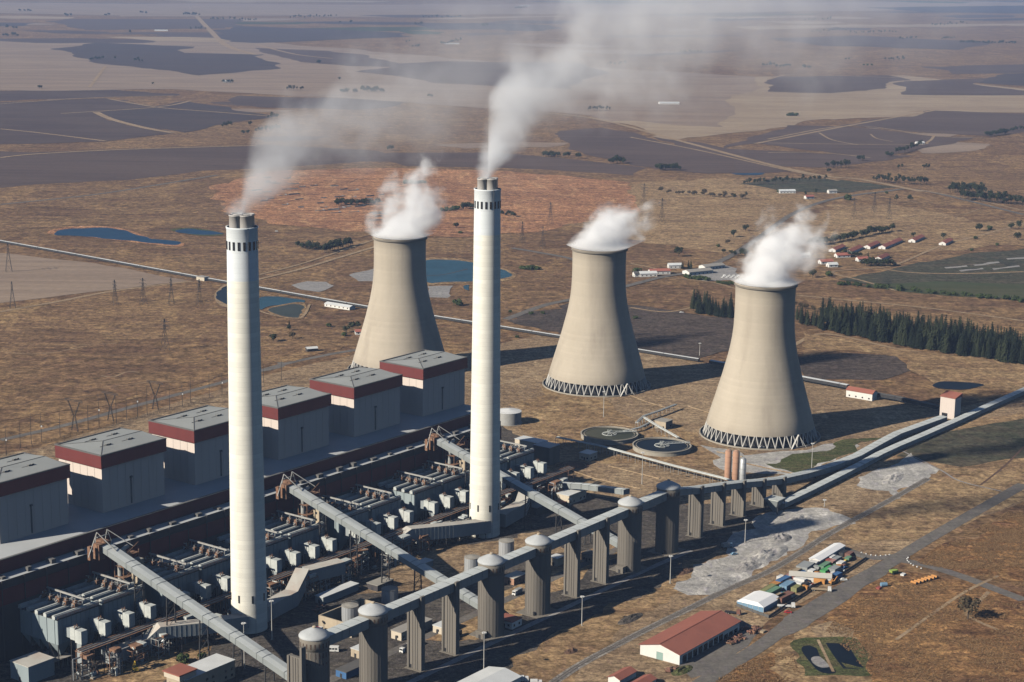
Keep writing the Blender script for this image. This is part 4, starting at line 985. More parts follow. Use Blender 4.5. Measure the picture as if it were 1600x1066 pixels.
# stair and pipe towers under the conveyor heads
def stair_tower(u, label):
    t = thing('stair_tower', label, 'stair tower', pw(u, 45, 0), 'beige stair towers under the conveyor heads')
    part('lift_shaft', MB().ubox(u, u + 5, 38, 42.5, 0, 40, 0, 1), ['beige_wall', 'tank_top'], t)
    mb = MB()
    for k in range(8): mb.ubox(u + 1.6, u + 3, 37.9, 38, 6 + k * 4.1, 7.4 + k * 4.1); mb.ubox(u - .1, u, 39.5, 40.8, 6 + k * 4.1, 7.4 + k * 4.1)
    part('window', mb, 'window_dark', t)
    mb = MB(); mb.tube(pw(u - 3, 48, 0), pw(u - 3, 48, 44), 1.3, 1.3, 12); mb.tube(pw(u + .5, 48, 0), pw(u + .5, 48, 43), .9, .9, 10); mb.tube(pw(u - 3, 48, 43.5), pw(u + 6, 52, 43.5), 1.1, 1.1, 10)
    part('riser_pipe', mb, 'pipe_grey', t)
    mb = MB()
    for z in range(6, 44, 6):
        mb.ubox(u - 5, u + 6, 43, 50, z, z + .25); mb.beam(pw(u - 5, 43, z), pw(u + 6, 43, z + 6), .22)
        mb.beam(pw(u - 5, 43, z + 1.2), pw(u + 6, 43, z + 1.2), .12)
    for a, b in ((u - 5, 43), (u + 6, 43), (u - 5, 50), (u + 6, 50)): mb.beam(pw(a, b, 0), pw(a, b, 44), .4)
    part('platform_frame', mb, 'rust', t)
for u, l in ((-45, 'beige stair tower and pipes below the nearest conveyor head'), (97.5, 'beige stair tower and pipes below the middle conveyor head'), (238, 'beige stair tower and pipes below the farthest conveyor head')): stair_tower(u, l)
# rectangular flue ducts: near top edge points, width to +v, height down
def duct(P, wd, h, label):
    P = [Vector(p) for p in P]; c = P[len(P) // 2]; t = thing('flue_duct', label, 'flue duct', Vector((c.x, c.y, 0)), 'flue ducts to the chimneys'); n = len(P); rows = []
    for i, p in enumerate(P):
        d = P[min(i + 1, n - 1)] - P[max(i - 1, 0)]; d.z = 0; d.normalize(); s = Vector((-d.y, d.x, 0))
        rows.append((p - ZV * h, p, p + s * wd, p + s * wd - ZV * h))
    mw, mr, mj = MB(), MB(), MB()
    for a, b in zip(rows, rows[1:]):
        mw.poly([a[0], b[0], b[1], a[1]]); mw.poly([b[3], a[3], a[2], b[2]]); mw.poly([a[3], b[3], b[0], a[0]]); mr.poly([a[1], b[1], b[2], a[2]])
        L = (b[1] - a[1]).length
        for k in range(1, int(L / 2.6)):
            f = k / (L / 2.6); q0 = a[0].lerp(b[0], f); q1 = a[1].lerp(b[1], f); o = (a[1] - a[2]).normalized() * .06; mj.beam(q0 + o, q1 + o, .1, .14)
    mw.poly(list(rows[0])); mw.poly(list(rows[-1])[::-1])
    part('duct_wall', mw, 'duct_clad', t); part('duct_roof', mr, 'duct_roof', t); part('panel_joint', mj, 'duct_clad', t)
    for a, b in zip(rows, rows[1:]):
        L = (b[0] - a[0]).length
        for k in range(max(1, int(L / 12))):
            q = a[0].lerp(b[0], (k + .5) / max(1, int(L / 12))); r = a[3].lerp(b[3], (k + .5) / max(1, int(L / 12)))
            mb = MB(); 
            for z in (q, r): mb.beam(Vector((z.x, z.y, 0)), z, .5)
            mb.beam(q - ZV * .3, r - ZV * .3, .4, .4)
            part('leg', mb, 'steel_dark', t)
duct([pw(-90, 7.5, 9.4), pw(-66, 8, 9.4), pw(-60, 4.5, 15), pw(-41, -6, 14), pw(-13, -12.5, 11)], 7, 6.6, 'pale flue duct with a step, entering the nearer chimney from the picture edge side')
duct([pw(2, -10, 10.5), pw(33, -5, 10.5), pw(52, 4, 16.6)], 8, 8.5, 'flue duct rising in a slope away from the nearer chimney')
duct([pw(53.2, 4.4, 15.2), pw(77, -1, 15.2)], 8, 7.5, 'short flat roofed duct behind the sloping duct of the nearer chimney')
duct([pw(133, 12, 9.2), pw(147, 7.5, 15.5), pw(176, -5, 13.5), pw(204, -12.8, 11)], 7, 8.0, 'flue duct with pale roof entering the farther chimney')
duct([pw(219, -10, 10.5), pw(247, -6, 11), pw(266, 3, 16.5)], 8, 8.5, 'flue duct in shade beyond the farther chimney')
duct([pw(172, 20, 8), pw(206, 3, 9)], 4.5, 4, 'narrow pinkish duct behind the farther chimney foot')

# ------------------------------------------------------------------ tanks, clarifiers, stores
def tank(p, r, h, label, name='steel_tank', m='tank_silver', top='tank_top', ribs=18):
    t = thing(name, label, 'tank', p, None)
    part('wall', MB().lathe(p, [(r, 0), (r, h)], 32), m, t, True)
    part('roof', MB().lathe(p, [(r + .12, h), (r + .12, h + .2), (.6, h + r * .18), (.02, h + r * .2)], 32), top, t)
    if ribs:
        mb = MB()
        for i in range(ribs):
            a = 2 * math.pi * i / ribs; d = Vector((math.cos(a), math.sin(a), 0)); mb.box(p + d * r, .14, .22, h, a)
        part('rib', mb, m, t)
    mb = MB()
    for i in range(20):
        a = 2 * math.pi * i / 20; b = 2 * math.pi * (i + 1) / 20; P = lambda q, z: p + Vector((math.cos(q) * (r - .1), math.sin(q) * (r - .1), z))
        mb.beam(P(a, h), P(a, h + 1.1), .06); mb.beam(P(a, h + 1.1), P(b, h + 1.1), .06)
    part('railing', mb, 'pipe_grey', t)
    part('foot_ring', MB().lathe(p, [(r + 1, 0), (r + 1, .3), (r - .3, .3)], 28), 'basin_concrete', t)
for (u, v), l in zip(((35.9, -40.8), (70.1, -40.2), (142, -42.8), (179.5, -40)), ('silver ribbed tank inside the beige walled pen', 'silver ribbed tank with brown top beyond the second silo', 'silver ribbed tank next to the cap of the third silo', 'ribbed tank with beige top before the farther chimney')):
    tank(pw(u, v), 4.6, 9.5, l)
tank(at(795, 661), 9.8, 9.5, 'wide white topped water tank behind the farther chimney', m='pipe_grey', top='tank_white', ribs=0)
pen = thing('bund_pen', 'beige walled pen open at the top around a silver tank', 'walled pen', pw(36, -46, 0))
part('wall', MB().ubox(19, 52, -57.5, -56.8, 0, 7.5), 'beige_wall', pen); part('wall', MB().ubox(18.3, 19, -57.5, -34.6, 0, 7.5), 'beige_wall', pen)
part('wall', MB().ubox(18.3, 52, -34.5, -33.8, 0, 7.5), 'beige_wall', pen); part('wall', MB().ubox(52.01, 52.7, -57.5, -34.0, 0, 7.5), 'beige_wall', pen)
# clarifiers
def clarifier(p, r, label, wm):
    t = thing('clarifier_tank', label, 'clarifier', p, 'round open clarifier tanks')
    part('wall', MB().lathe(p, [(r, 0), (r, 3.2), (r + .4, 3.2), (r + .4, 3.5), (r - .6, 3.5), (r - .6, 2.4)], 56), 'basin_concrete', t)
    part('water', MB().disc(p + ZV * 2.9, r - .5, 56), wm, t)
    part('launder', MB().lathe(p, [(r - 2.2, 2.8), (r - 2.2, 3.2), (r - 2.5, 3.2), (r - 2.5, 2.8)], 56), 'basin_concrete', t)
    mb = MB()
    for i in range(10):
        a = 2 * math.pi * i / 10; b = 2 * math.pi * (i + 1) / 10; P = lambda q, rr, z: p + Vector((math.cos(q) * rr, math.sin(q) * rr, z))
        mb.beam(P(a, 5.5, 3.0), P(b, 5.5, 3.0), .5, .6); mb.beam(P(a, 5.5, 3.3), P(a, 1.2, 4.6), .25); mb.beam(P(a, 1.4, 3), P(a, 1.4, 6.2), .25)
    mb.tube(p + ZV * 2.9, p + ZV * 5.3, .9, .9, 10); part('centre_well', mb, 'steel_pale', t)
    a = math.radians(12); d = Vector((math.cos(a), math.sin(a), 0)); s = Vector((-d.y, d.x, 0)); mb = MB()
    mb.beam(p + ZV * 4.2, p + d * (r + .3) + ZV * 4.2, 1.4, .2)
    for k in range(9):
        q = p + d * (r * k / 8)
        for g in (-.7, .7): mb.beam(q + s * g + ZV * 4.2, q + s * g + ZV * 5.3, .1)
    for g in (-.7, .7): mb.beam(p + s * g + ZV * 5.3, p + d * r + s * g + ZV * 5.3, .12)
    part('bridge', mb, 'steel_pale', t)
clarifier(at(952, 684), 21.5, 'round clarifier tank with greenish water, the one nearer the white tank', 'water_green')
clarifier(at(1034, 702), 21.5, 'round clarifier tank with dark water, the one nearer the red silos', 'water_dark')
# pipe bridge past the clarifiers
def pipe_bridge(px, z, label, wd=3.0, step=7):
    P = [at(x, y, z) for x, y in px]; t = thing('pipe_bridge', label, 'pipe bridge', Vector((P[0].x, P[0].y, 0)))
    for i, k in enumerate((-1, 0, 1)):
        mb = MB()
        for a, b in zip(P, P[1:]):
            d = (b - a).normalized(); s = Vector((-d.y, d.x, 0)); mb.tube(a + s * k * wd / 3, b + s * k * wd / 3, .45, .45, 7)
        part('pipe', mb, 'steel_pale' if i != 1 else 'pipe_grey', t)
    for a, b in zip(P, P[1:]):
        L = (b - a).length; d = (b - a).normalized(); s = Vector((-d.y, d.x, 0))
        for k in range(int(L / step) + 1):
            q = a + d * (k * step); mb = MB()
            for g in (-1, 1): mb.beam(Vector((q.x, q.y, 0)) + s * g * wd / 2, q + s * g * wd / 2 - ZV * .4, .25)
            mb.beam(q - s * wd / 2 - ZV * .55, q + s * wd / 2 - ZV * .55, .3); part('trestle', mb, 'pipe_grey', t)
pipe_bridge([(870, 683), (940, 697), (1050, 727), (1130, 747), (1155, 755)], 5.5, 'long white pipe bridge running past both clarifier tanks')
pipe_bridge([(995, 660), (1006, 650), (1030, 642), (1056, 632)], 4.5, 'grey pipe bridge bending away behind the clarifier tanks', 2.4)
pipe_bridge([(1006, 652), (1030, 667), (1060, 684)], 4.5, 'grey pipe bridge dropping from the bend to the darker clarifier', 2.4)
pipe_bridge([(975, 674), (1000, 668), (1016, 660)], 3.0, 'short low pipe bridge beside the greenish clarifier', 2.0)
def slot_silo(px, r, h, m, label):
    p = at(*px); t = thing('storage_silo', label, 'silo', p, None)
    part('wall', MB().lathe(p, [(r, 0), (r, h), (r * .4, h + 1.2), (.02, h + 1.3)], 24), m, t, True)
    mb = MB()
    for z in range(4, int(h), 4): mb.lathe(p, [(r + .05, z), (r + .12, z), (r + .12, z + .25), (r + .05, z + .25)], 24)
    part('hoop', mb, m, t)
    mb = MB(); d = Vector((.8, -.6, 0))
    for g in (-.3, .3): mb.beam(p + d * (r + .2) + Vector((.6, .8, 0)) * g, p + d * (r + .2) + Vector((.6, .8, 0)) * g + ZV * h, .1)
    for k in range(int(h)): mb.beam(p + d * (r + .2) + Vector((.6, .8, 0)) * -.3 + ZV * k, p + d * (r + .2) + Vector((.6, .8, 0)) * .3 + ZV * k, .08)
    part('ladder', mb, 'pipe_grey', t)
    mb = MB()
    for i in range(12):
        a = 2 * math.pi * i / 12; b = 2 * math.pi * (i + 1) / 12; P = lambda q, z: p + Vector((math.cos(q) * r, math.sin(q) * r, z)); mb.beam(P(a, h), P(a, h + 1.1), .08); mb.beam(P(a, h + 1.1), P(b, h + 1.1), .08)
    part('railing', mb, 'pipe_grey', t)
slot_silo((1137, 748), 2.4, 20, 'red_silo', 'slim brick red silo nearer the clarifiers, first of a pair'); slot_silo((1149, 749), 2.4, 20, 'red_silo', 'slim brick red silo between its red twin and the grey silo'); slot_silo((1160, 750), 2.2, 15, 'tank_silver', 'slim grey steel silo beside the pair of red silos')

# ------------------------------------------------------------------ buildings
def flat_building(u0, u1, v0, v1, h, label, wall='cream_wall', roof='dull_roof', name='plant_building', wins=True, par=.5, parapet_m=None):
    c = pw((u0 + u1) / 2, (v0 + v1) / 2); t = thing(name, label, 'building', c)
    part('wall', MB().ubox(u0, u1, v0, v1, 0, h), wall, t)
    part('roof', MB().ubox(u0 - .3, u1 + .3, v0 - .3, v1 + .3, h + .01, h + .3), roof, t)
    if wins:
        n = max(2, int((u1 - u0) / 4)); m = max(1, int((v1 - v0) / 4))
        for z in [1.2 + 3.2 * k for k in range(max(1, int(h / 3.4)))]:
            for k in range(n):
                a = u0 + (k + .3) * (u1 - u0) / n
                if k % 3 != 2: part('window', MB().ubox(a, a + 1.4, v0 - .06, v0 + .02, z, z + 1.3), 'window_dark', t)
            for k in range(m):
                a = v0 + (k + .3) * (v1 - v0) / m; part('window', MB().ubox(u0 - .06, u0 + .02, a, a + 1.3, z, z + 1.3), 'window_dark', t)
    part('door', MB().ubox(u0 - .07, u0 + .02, (v0 + v1) / 2 - .7, (v0 + v1) / 2 + .7, 0, 2.3), 'steel_dark', t)
    return t
def px_building(x, y, lu, lv, h, label, **k):
    u, v = uv_of(at(x, y)); return flat_building(u, u + lu, v, v + lv, h, label, **k)
t = flat_building(-92, -58, -47, -34, 9, 'white roofed office block with a small red roof at one end', wall='beige_wall', roof='white_roof')
part('roof_house', MB().ubox(-95, -84, -46.5, -35.5, 9.31, 12.0), 'cream_wall', t); part('roof_house_cap', MB().ubox(-95.6, -83.4, -47, -35, 12.01, 12.6), 'red_roof', t)
# open canopy
u, v = uv_of(at(77, 1056)); t = thing('canopy', 'open parking canopy on thin posts below the nearest precipitator', 'canopy', pw(u, v))
u, v = u + 3, v + 3
part('roof', MB().ubox(u, u + 15, v, v + 15, 4.4, 4.75), 'dull_roof', t)
for k in range(6):
    for dv in (.4, 7.4, 14.4): part('post', MB().beam(pw(u + .4 + k * 2.84, v + dv, 0), pw(u + .4 + k * 2.84, v + dv, 4.39), .25), 'pipe_grey', t)
t = flat_building(-128, -112, 26, 40, 9, 'grey ridged shed at the picture edge beside the nearest precipitator', wall='steel_blue', roof='duct_roof', wins=False)
px_building(690, 992, 12, 6, 4, 'pale shed roof between two pillars with trucks in front', wall='cream_wall', roof='white_roof')
px_building(627, 1002, 26, 7, 4.5, 'long pale roofed shed beside the second silo', wall='cream_wall', roof='dull_roof')
px_building(562, 1030, 7, 6, 4.5, 'small beige hut with white roof near the second silo', wall='beige_wall', roof='white_roof', wins=False)
px_building(541, 1062, 24, 7, 3.6, 'dark roofed long shed with a blue gable by the nearest silo', wall='paint_blue', roof='dark_roof', wins=False)
px_building(803, 915, 12, 7, 4, 'shed with orange lit wall behind the middle silos', wall='red_silo', roof='duct_roof')
px_building(871, 886, 7, 6, 5, 'small white roofed hut between the fourth silo and a pillar', wall='beige_wall', roof='white_roof', wins=False)
px_building(800, 984, 9, 11, 4, 'red roofed hut at the foot of the middle silos', wall='white_wall', roof='red_roof')
px_building(925, 880, 8, 8, 4.5, 'dark hut in the shade between the last silos', wall='silo_concrete', roof='dark_roof')
px_building(755, 1000, 7, 5, 3.8, 'concrete hut at the foot of the third silo', wall='silo_concrete', roof='silo_concrete_band', wins=False)
px_building(973, 897, 7, 5, 3.8, 'concrete hut at the foot of the last sunlit silo', wall='silo_concrete', roof='silo_concrete_band', wins=False)
px_building(889, 790, 20, 10, 6.5, 'pale cream hall with white roof beyond the farthest inclined conveyor', wall='cream_wall', roof='white_roof')
px_building(843, 778, 22, 16, 9, 'wide hall with brown grey roof beside the farthest inclined conveyor', wall='hall_wall', roof='tank_top', wins=False)
px_building(872, 796, 9, 6, 3, 'low rust red shed beside the cream hall', wall='rust', roof='red_roof', wins=False)
px_building(921, 721, 10, 9, 5, 'white roofed hut in front of the greenish clarifier', wall='cream_wall', roof='white_roof')
px_building(842, 708, 11, 22, 7, 'long building with pale roof and pink wall behind the farther chimney', wall='cream_wall', roof='white_roof', wins=False)
px_building(858, 728, 13, 14, 13, 'dark shaded block behind the farther chimney, past the pink walled building', wall='silo_concrete', roof='hall_roof', wins=False)
px_building(1040, 672, 10, 10, 6, 'beige open frame pump house between the clarifiers and the nearest tower', wall='beige_wall', roof='tank_top')
px_building(655, 893, 13, 6, 3.5, 'white roofed lean-to under the middle conveyor, by the flue duct', wall='duct_clad', roof='white_roof', wins=False)
px_building(505, 945, 30, 6, 4, 'long white roof under the short duct of the nearer chimney', wall='duct_clad', roof='white_roof', wins=False)
px_building(590, 925, 14, 8, 3.5, 'flat brown roofed open store near the middle conveyor', wall='hall_wall', roof='tank_top', wins=False)
px_building(838, 806, 14, 12, 5, 'dull roofed workshop at the foot of the farther chimney', wall='hall_wall', roof='dull_roof', wins=False)
# steel reception hopper at the low end of the gallery
c = at(1210, 800); t = thing('steel_hopper', 'blue grey steel hopper tapering down under the low gallery end', 'hopper', c)
part('funnel', MB().box(c, 1.2, 1.2, .3, PA).hexa([c + ZV * .31 + UX * a + VX * b for a, b in ((-.7, -.7), (.7, -.7), (.7, .7), (-.7, .7))], [c + ZV * 9 + UX * a + VX * b for a, b in ((-5, -5), (5, -5), (5, 5), (-5, 5))]), 'duct_clad', t)
part('grid', MB().hexa([c + ZV * 9.01 + UX * a + VX * b for a, b in ((-5.2, -5.2), (5.2, -5.2), (5.2, 5.2), (-5.2, 5.2))], [c + ZV * 9.6 + UX * a + VX * b for a, b in ((-5.2, -5.2), (5.2, -5.2), (5.2, 5.2), (-5.2, 5.2))]), 'steel_pale', t)
for a in (-4.6, 4.6):
    for b in (-4.6, 4.6): part('leg', MB().beam(c + UX * a + VX * b, c + UX * a + VX * b + ZV * 9, .5), 'steel_dark', t)
# gallery dropping to the last sunlit silo from the ash side
gallery([at(862, 772) + ZV * 5, at(912, 784) + ZV * 9, at(978, 812) + ZV * 17], 5.0, 3.4, 'conveyor_gallery', 'pale conveyor gallery climbing past the cream hall to the last sunlit silo', 'conveyor', None)
# gable houses, sheds
def gable(c, L, W, h, rise, rot, label, wall='white_wall', roof='red_roof', name='house', cat='house', group=None, over=.5, detail=True, doors=False):
    c = Vector(c); t = thing(name, label, cat, c, group)
    a = Vector((math.cos(rot), math.sin(rot), 0)); b = Vector((-a.y, a.x, 0)); q = lambda x, y, z: c + a * x + b * y + ZV * z
    mb = MB().hexa([q(-L / 2, -W / 2, 0), q(L / 2, -W / 2, 0), q(L / 2, W / 2, 0), q(-L / 2, W / 2, 0)], [q(-L / 2, -W / 2, h), q(L / 2, -W / 2, h), q(L / 2, W / 2, h), q(-L / 2, W / 2, h)])
    for s in (-1, 1): mb.poly([q(s * L / 2, -W / 2, h), q(s * L / 2, W / 2, h), q(s * L / 2, 0, h + rise)])
    part('wall', mb, wall, t)
    mb = MB(); o = over; dr = rise * o / (W / 2)
    for s in (-1, 1):
        p = [q(-L / 2 - o, s * (W / 2 + o), h - dr + .05), q(L / 2 + o, s * (W / 2 + o), h - dr + .05), q(L / 2 + o, 0, h + rise + .05), q(-L / 2 - o, 0, h + rise + .05)]
        mb.hexa(p if s < 0 else p[::-1], [x + ZV * .22 for x in (p if s < 0 else p[::-1])])
    part('roof', mb, roof, t)
    if detail:
        for k in range(max(2, int(L / 5))):
            x = -L / 2 + (k + .4) * L / max(2, int(L / 5))
            for s in (-1, 1): part('window', MB().hexa(*[[q(x + i * 1.4, s * W / 2 + j * .06, z) for i, j in ((0, -1), (1, -1), (1, 1), (0, 1))] for z in (1.1, 2.3)]), 'window_dark', t)
        part('door', MB().hexa(*[[q(-L / 2 + j * .06, i * 1.0 - .5, z) for i, j in ((0, 1), (0, -1), (1, -1), (1, 1))] for z in (0, 2.1)]), 'steel_dark', t)
    return t
# red roofed warehouse
c = (pw(98.5, -192.9) + pw(156.1, -210.2)) / 2; c = pw(125, -203)
t = gable(c, 62, 24, 5.6, 3.0, PA, 'long red roofed warehouse with white gable wall beside the asphalt road', 'white_wall', 'red_roof', 'warehouse', 'warehouse', None, .7, False)
q = lambda x, y, z: c + UX * x + VX * y + ZV * z
part('door', MB().hexa(*[[q(-31 + j * .07, i * 4.0 - 2, z) for i, j in ((0, 1), (0, -1), (1, -1), (1, 1))] for z in (0, 4.2)]), 'door_green', t)
for k in range(11): part('opening', MB().hexa(*[[q(-28 + k * 5.3 + i * 4.2, -12 + j * .07, z) for i, j in ((0, -1), (1, -1), (1, 1), (0, 1))] for z in (.2, 4.0 if k < 8 else 2.6)]), 'window_dark', t)
part('ridge_cap', MB().beam(q(-31.7, 0, 8.95), q(31.7, 0, 8.95), .6, .14), 'red_roof', t)
gable(at(972, 1062), 15, 7, 3, 1.4, PA, 'small red roofed shed at the picture bottom, beside a red twin', 'white_wall', 'red_roof', 'shed', 'shed', None, .5, False)
gable(at(1003, 1074), 15, 7, 3, 1.4, PA, 'small red roofed shed at the picture bottom, nearer the warehouse', 'white_wall', 'red_roof', 'shed', 'shed', None, .5, False)
gable(at(764, 1074), 26, 20, 4, 1.8, PA, 'white roofed shed cut by the picture bottom under a lamp mast', 'white_wall', 'white_roof', 'shed', 'shed', None, .5, False)
c = at(1346, 622); gable(c, 24, 9, 6, 2.2, math.radians(-38), 'white pump building with bright red roof beyond the nearest cooling tower', 'white_wall', 'red_roof', 'pump_house', 'building', None, .5, True)
# transfer tower
c = at(1484, 652); ra = math.radians(-42); t = thing('transfer_tower', 'tall white box tower with red roof between the two low conveyor galleries', 'transfer tower', c)
part('wall', MB().box(c, 13, 10, 17, ra), 'boiler_clad', t)
a = Vector((math.cos(ra), math.sin(ra), 0)); b = Vector((-a.y, a.x, 0)); q = lambda x, y, z: c + a * x + b * y + ZV * z
mb = MB(); mb.hexa([q(-7, -5.6, 17.01), q(7, -5.6, 17.01), q(7, 5.6, 17.01), q(-7, 5.6, 17.01)], [q(-7, -5.6, 17.5), q(7, -5.6, 17.5), q(7, 5.6, 20), q(-7, 5.6, 20)]); part('roof', mb, 'red_roof', t)
mb = MB()
for k in range(6): mb.box(q(6.5, -4.5 + k * 1.8, .1), .1, .35, 16.6, ra)
for k in range(6): mb.box(q(-5.5 + k * 2.2, -5.0, .1), .35, .1, 16.6, ra)
part('rib', mb, 'boiler_clad', t); part('opening', MB().box(q(-2, -5.02, .1), 5, .12, 4, ra), 'window_dark', t)
# overland conveyor across the plain, its shadow painted in as dark walls
P = [at(*p) for p in [(-30, 374), (120, 401), (250, 425), (309, 436)]]
gallery([p + ZV * 1.0 for p in P], 2.8, 2.2, 'overland_conveyor', 'long pale overland conveyor crossing the brown plain from the picture edge', 'conveyor', 'overland conveyor legs', mats=('steel_dark', 'white_roof'), ribs=40)
P = [at(*p) for p in [(326, 439), (400, 452), (500, 470), (585, 485)]]
gallery([p + ZV * 1.0 for p in P], 2.8, 2.2, 'overland_conveyor', 'overland conveyor stretch passing behind the nearer chimney beside the ponds', 'conveyor', 'overland conveyor legs', mats=('steel_dark', 'white_roof'), ribs=40)
P = [at(*p) for p in [(672, 497), (780, 514), (880, 530), (980, 548), (1092, 566)]]
gallery([p + ZV * 1.0 for p in P], 2.8, 2.2, 'overland_conveyor', 'overland conveyor stretch passing behind the middle cooling tower', 'conveyor', 'overland conveyor legs', mats=('steel_dark', 'white_roof'), ribs=40)
P = [at(*p) for p in [(1110, 571), (1250, 596), (1325, 610)]]
gallery([p + ZV * 2.2 for p in P], 4.5, 2.6, 'overland_conveyor', 'overland conveyor stretch ending at the red roofed pump building', 'conveyor', 'overland conveyor legs', mats=('steel_dark', 'white_roof'), ribs=40)
P = [at(*p) for p in [(1366, 622), (1400, 628), (1470, 644)]]
gallery([p + ZV * 2.2 for p in P], 4.5, 2.6, 'overland_conveyor', 'dark overland conveyor stretch from the pump building to the white tower', 'conveyor', 'overland conveyor legs', mats=('steel_dark', 'dark_roof'), ribs=20)
c = at(317, 438); t = thing('conveyor_junction', 'small pale junction house where the overland conveyor meets a dirt track', 'building', c)
part('wall', MB().box(c, 12, 8, 4, -.6), 'cream_wall', t); part('roof', MB().box(c + ZV * 4.01, 13, 9, .5, -.6, taper=.4), 'dull_roof', t)
for i, (x, y, L, r) in enumerate([(531, 481, 34, -.62)]):
    gable(at(x, y), L, 9, 3, 1.3, r, 'long white roofed shed beside the overland conveyor near the rear tower', 'white_wall', 'white_roof', 'shed', 'shed', None, .4)
gable(at(563, 522), 10, 8, 3, 1.6, .2, 'pink roofed cottage among trees beside the rear cooling tower', 'white_wall', 'red_roof_far', 'house', 'house')
gable(at(487, 549), 10, 6, 3, 1.2, .4, 'small white roofed shed by the plant road behind the boiler houses', 'hall_wall', 'white_roof', 'shed', 'shed', None, .4, False)

# low white pipes on the open dirt
for px in ([(868, 727), (930, 748), (1001, 764)], [(950, 728), (990, 738), (1030, 748)], [(1120, 706), (1160, 714)], [(985, 618), (1010, 628), (1040, 637)], [(1075, 635), (1108, 645)], [(1165, 724), (1200, 732), (1240, 740)], [(955, 663), (990, 668)]):
    P = [at(x, y, .5) for x, y in px]; t = thing('low_pipe', 'low pale pipe laid across the open dirt between halls and cooling towers', 'pipe', Vector((P[0].x, P[0].y, 0)), 'low pale pipes on the open dirt')
    mb = MB()
    for a_, b_ in zip(P, P[1:]): mb.tube(a_, b_, .4, .4, 7)
    part('pipe', mb, 'track_dirt', t)
    for p in P: part('support', MB().box(Vector((p.x, p.y, 0)), .7, .7, .3), 'basin_concrete', t)
# ------------------------------------------------------------------ store yard: containers, vehicles, fence
def container(c, L, W, H, rot, m, label, cat='container', name='shipping_container', group=None):
    c = Vector(c); t = thing(name, label, cat, c, group); a = Vector((math.cos(rot), math.sin(rot), 0)); b = Vector((-a.y, a.x, 0)); q = lambda x, y, z: c + a * x + b * y + ZV * z
    part('body', MB().box(c + ZV * .12, L - .1, W - .1, H - .24, rot), m, t)
    mb = MB()
    for k in range(int(L / .8)):
        x = -L / 2 + .4 + k * .8
        for s in (-1, 1): mb.box(q(x, s * (W / 2 - .05), .2), .3, .08, H - .4, rot)
    part('corrugation', mb, m, t)
    mb = MB()
    for x in (-1, 1):
        for y in (-1, 1): mb.box(q(x * (L / 2 - .08), y * (W / 2 - .08), 0), .18, .18, H, rot)
    for y in (-1, 1): mb.beam(q(-L / 2, y * (W / 2 - .06), H - .06), q(L / 2, y * (W / 2 - .06), H - .06), .14)
    part('corner_frame', mb, m, t)
    mb = MB()
    for y in (-.3, -.9, .3, .9):
        if abs(y) < W / 2: mb.beam(q(-L / 2 - .02, y, .2), q(-L / 2 - .02, y, H - .2), .06)
    part('door_bar', mb, 'pipe_grey', t)
    return t
def cp(x, y): return at(1130 + x / 5.333, 850 + y / 5.333)
YR = math.radians(54)
YARD = [(405, 428, 13, 3.4, 3, 'paint_green', 'long green container next to the white marquee'), (375, 405, 12, 3, 3, 'paint_olive', 'olive brown container behind the long green one'),
        (512, 470, 12, 4, 3.2, 'paint_brown', 'brown red container close to the yard fence beside the marquee'), (460, 478, 9, 4, 3.2, 'paint_tan', 'tan container between the brown red one and the marquee'),
        (500, 330, 10, 3, 3, 'paint_blue', 'bright blue container at the railway side of the yard'), (530, 372, 9, 4, 3, 'paint_lightblue', 'light blue container in front of the bright blue one'),
        (440, 358, 6, 4, 2.6, 'paint_orange', 'orange tan container near the railway side corner'), (545, 295, 6, 3, 2.6, 'paint_pink', 'faded pink container behind the bright blue one'),
        (590, 300, 6, 3, 2.6, 'paint_red', 'red container beside the faded pink one'), (600, 258, 8, 3, 2.8, 'paint_tan', 'tan container by the pale ash road edge of the yard'),
        (640, 322, 6, 3, 2.6, 'paint_white', 'white container in the middle of the yard'), (685, 212, 10, 6, 3, 'paint_grey', 'wide grey container cabin behind the white roofed stall row'),
        (770, 175, 7, 4, 2.8, 'paint_white', 'white cabin at the end of the long white roofed building'), (800, 322, 7, 3, 2.6, 'paint_orange', 'orange container at the roadside fence'),
        (845, 205, 9, 3, 2.8, 'paint_green', 'dull green container at the far half of the yard'), (865, 236, 10, 3, 2.4, 'paint_bright_green', 'bright grass green container'),
        (925, 235, 7, 4, 2.8, 'paint_grey', 'blue grey container past the bright green one'), (945, 285, 6, 3, 2.8, 'paint_blue', 'blue container at the roadside corner of the far half'),
        (900, 135, 5, 3, 2.6, 'paint_white', 'small white cabin near the far end of the yard'), (945, 145, 6, 3, 2.4, 'paint_grey', 'grey container beside the far white cabin'),
        (980, 182, 5, 3, 2.4, 'paint_white', 'white box at the far roadside of the yard'), (905, 170, 5, 3, 2.4, 'paint_pink', 'pinkish container in the far half of the yard'),
        (610, 390, 6, 3, 2.6, 'paint_olive', 'olive green container on the roadside of the yard'), (620, 352, 5, 3, 2.4, 'paint_white', 'pale box in front of the olive green container'),
        (875, 285, 5, 3, 2.2, 'paint_red', 'small rusty red box beside the blue container'), (740, 245, 4, 3, 2.2, 'paint_white', 'small white box beside the big grey store roof'),
        (480, 300, 4, 2.6, 2.4, 'paint_white', 'small pale box behind the bright blue container'), (560, 340, 4, 2.6, 2.4, 'paint_grey', 'small grey box between the light blue and the red containers'),
        (1050, 105, 5, 3, 2.4, 'paint_brown', 'brown box at the far end fence'), (1000, 95, 6, 3, 2.4, 'paint_dark', 'dark container at the far end fence')]
for x, y, L, W, H, m, l in YARD:
    container(cp(x, y), L * 1.2, W * 1.2, H * 1.12, YR + rnd.uniform(-.06, .06) + (math.pi / 2 if rnd.random() < .25 and L < 8 else 0), m, l, group=None)
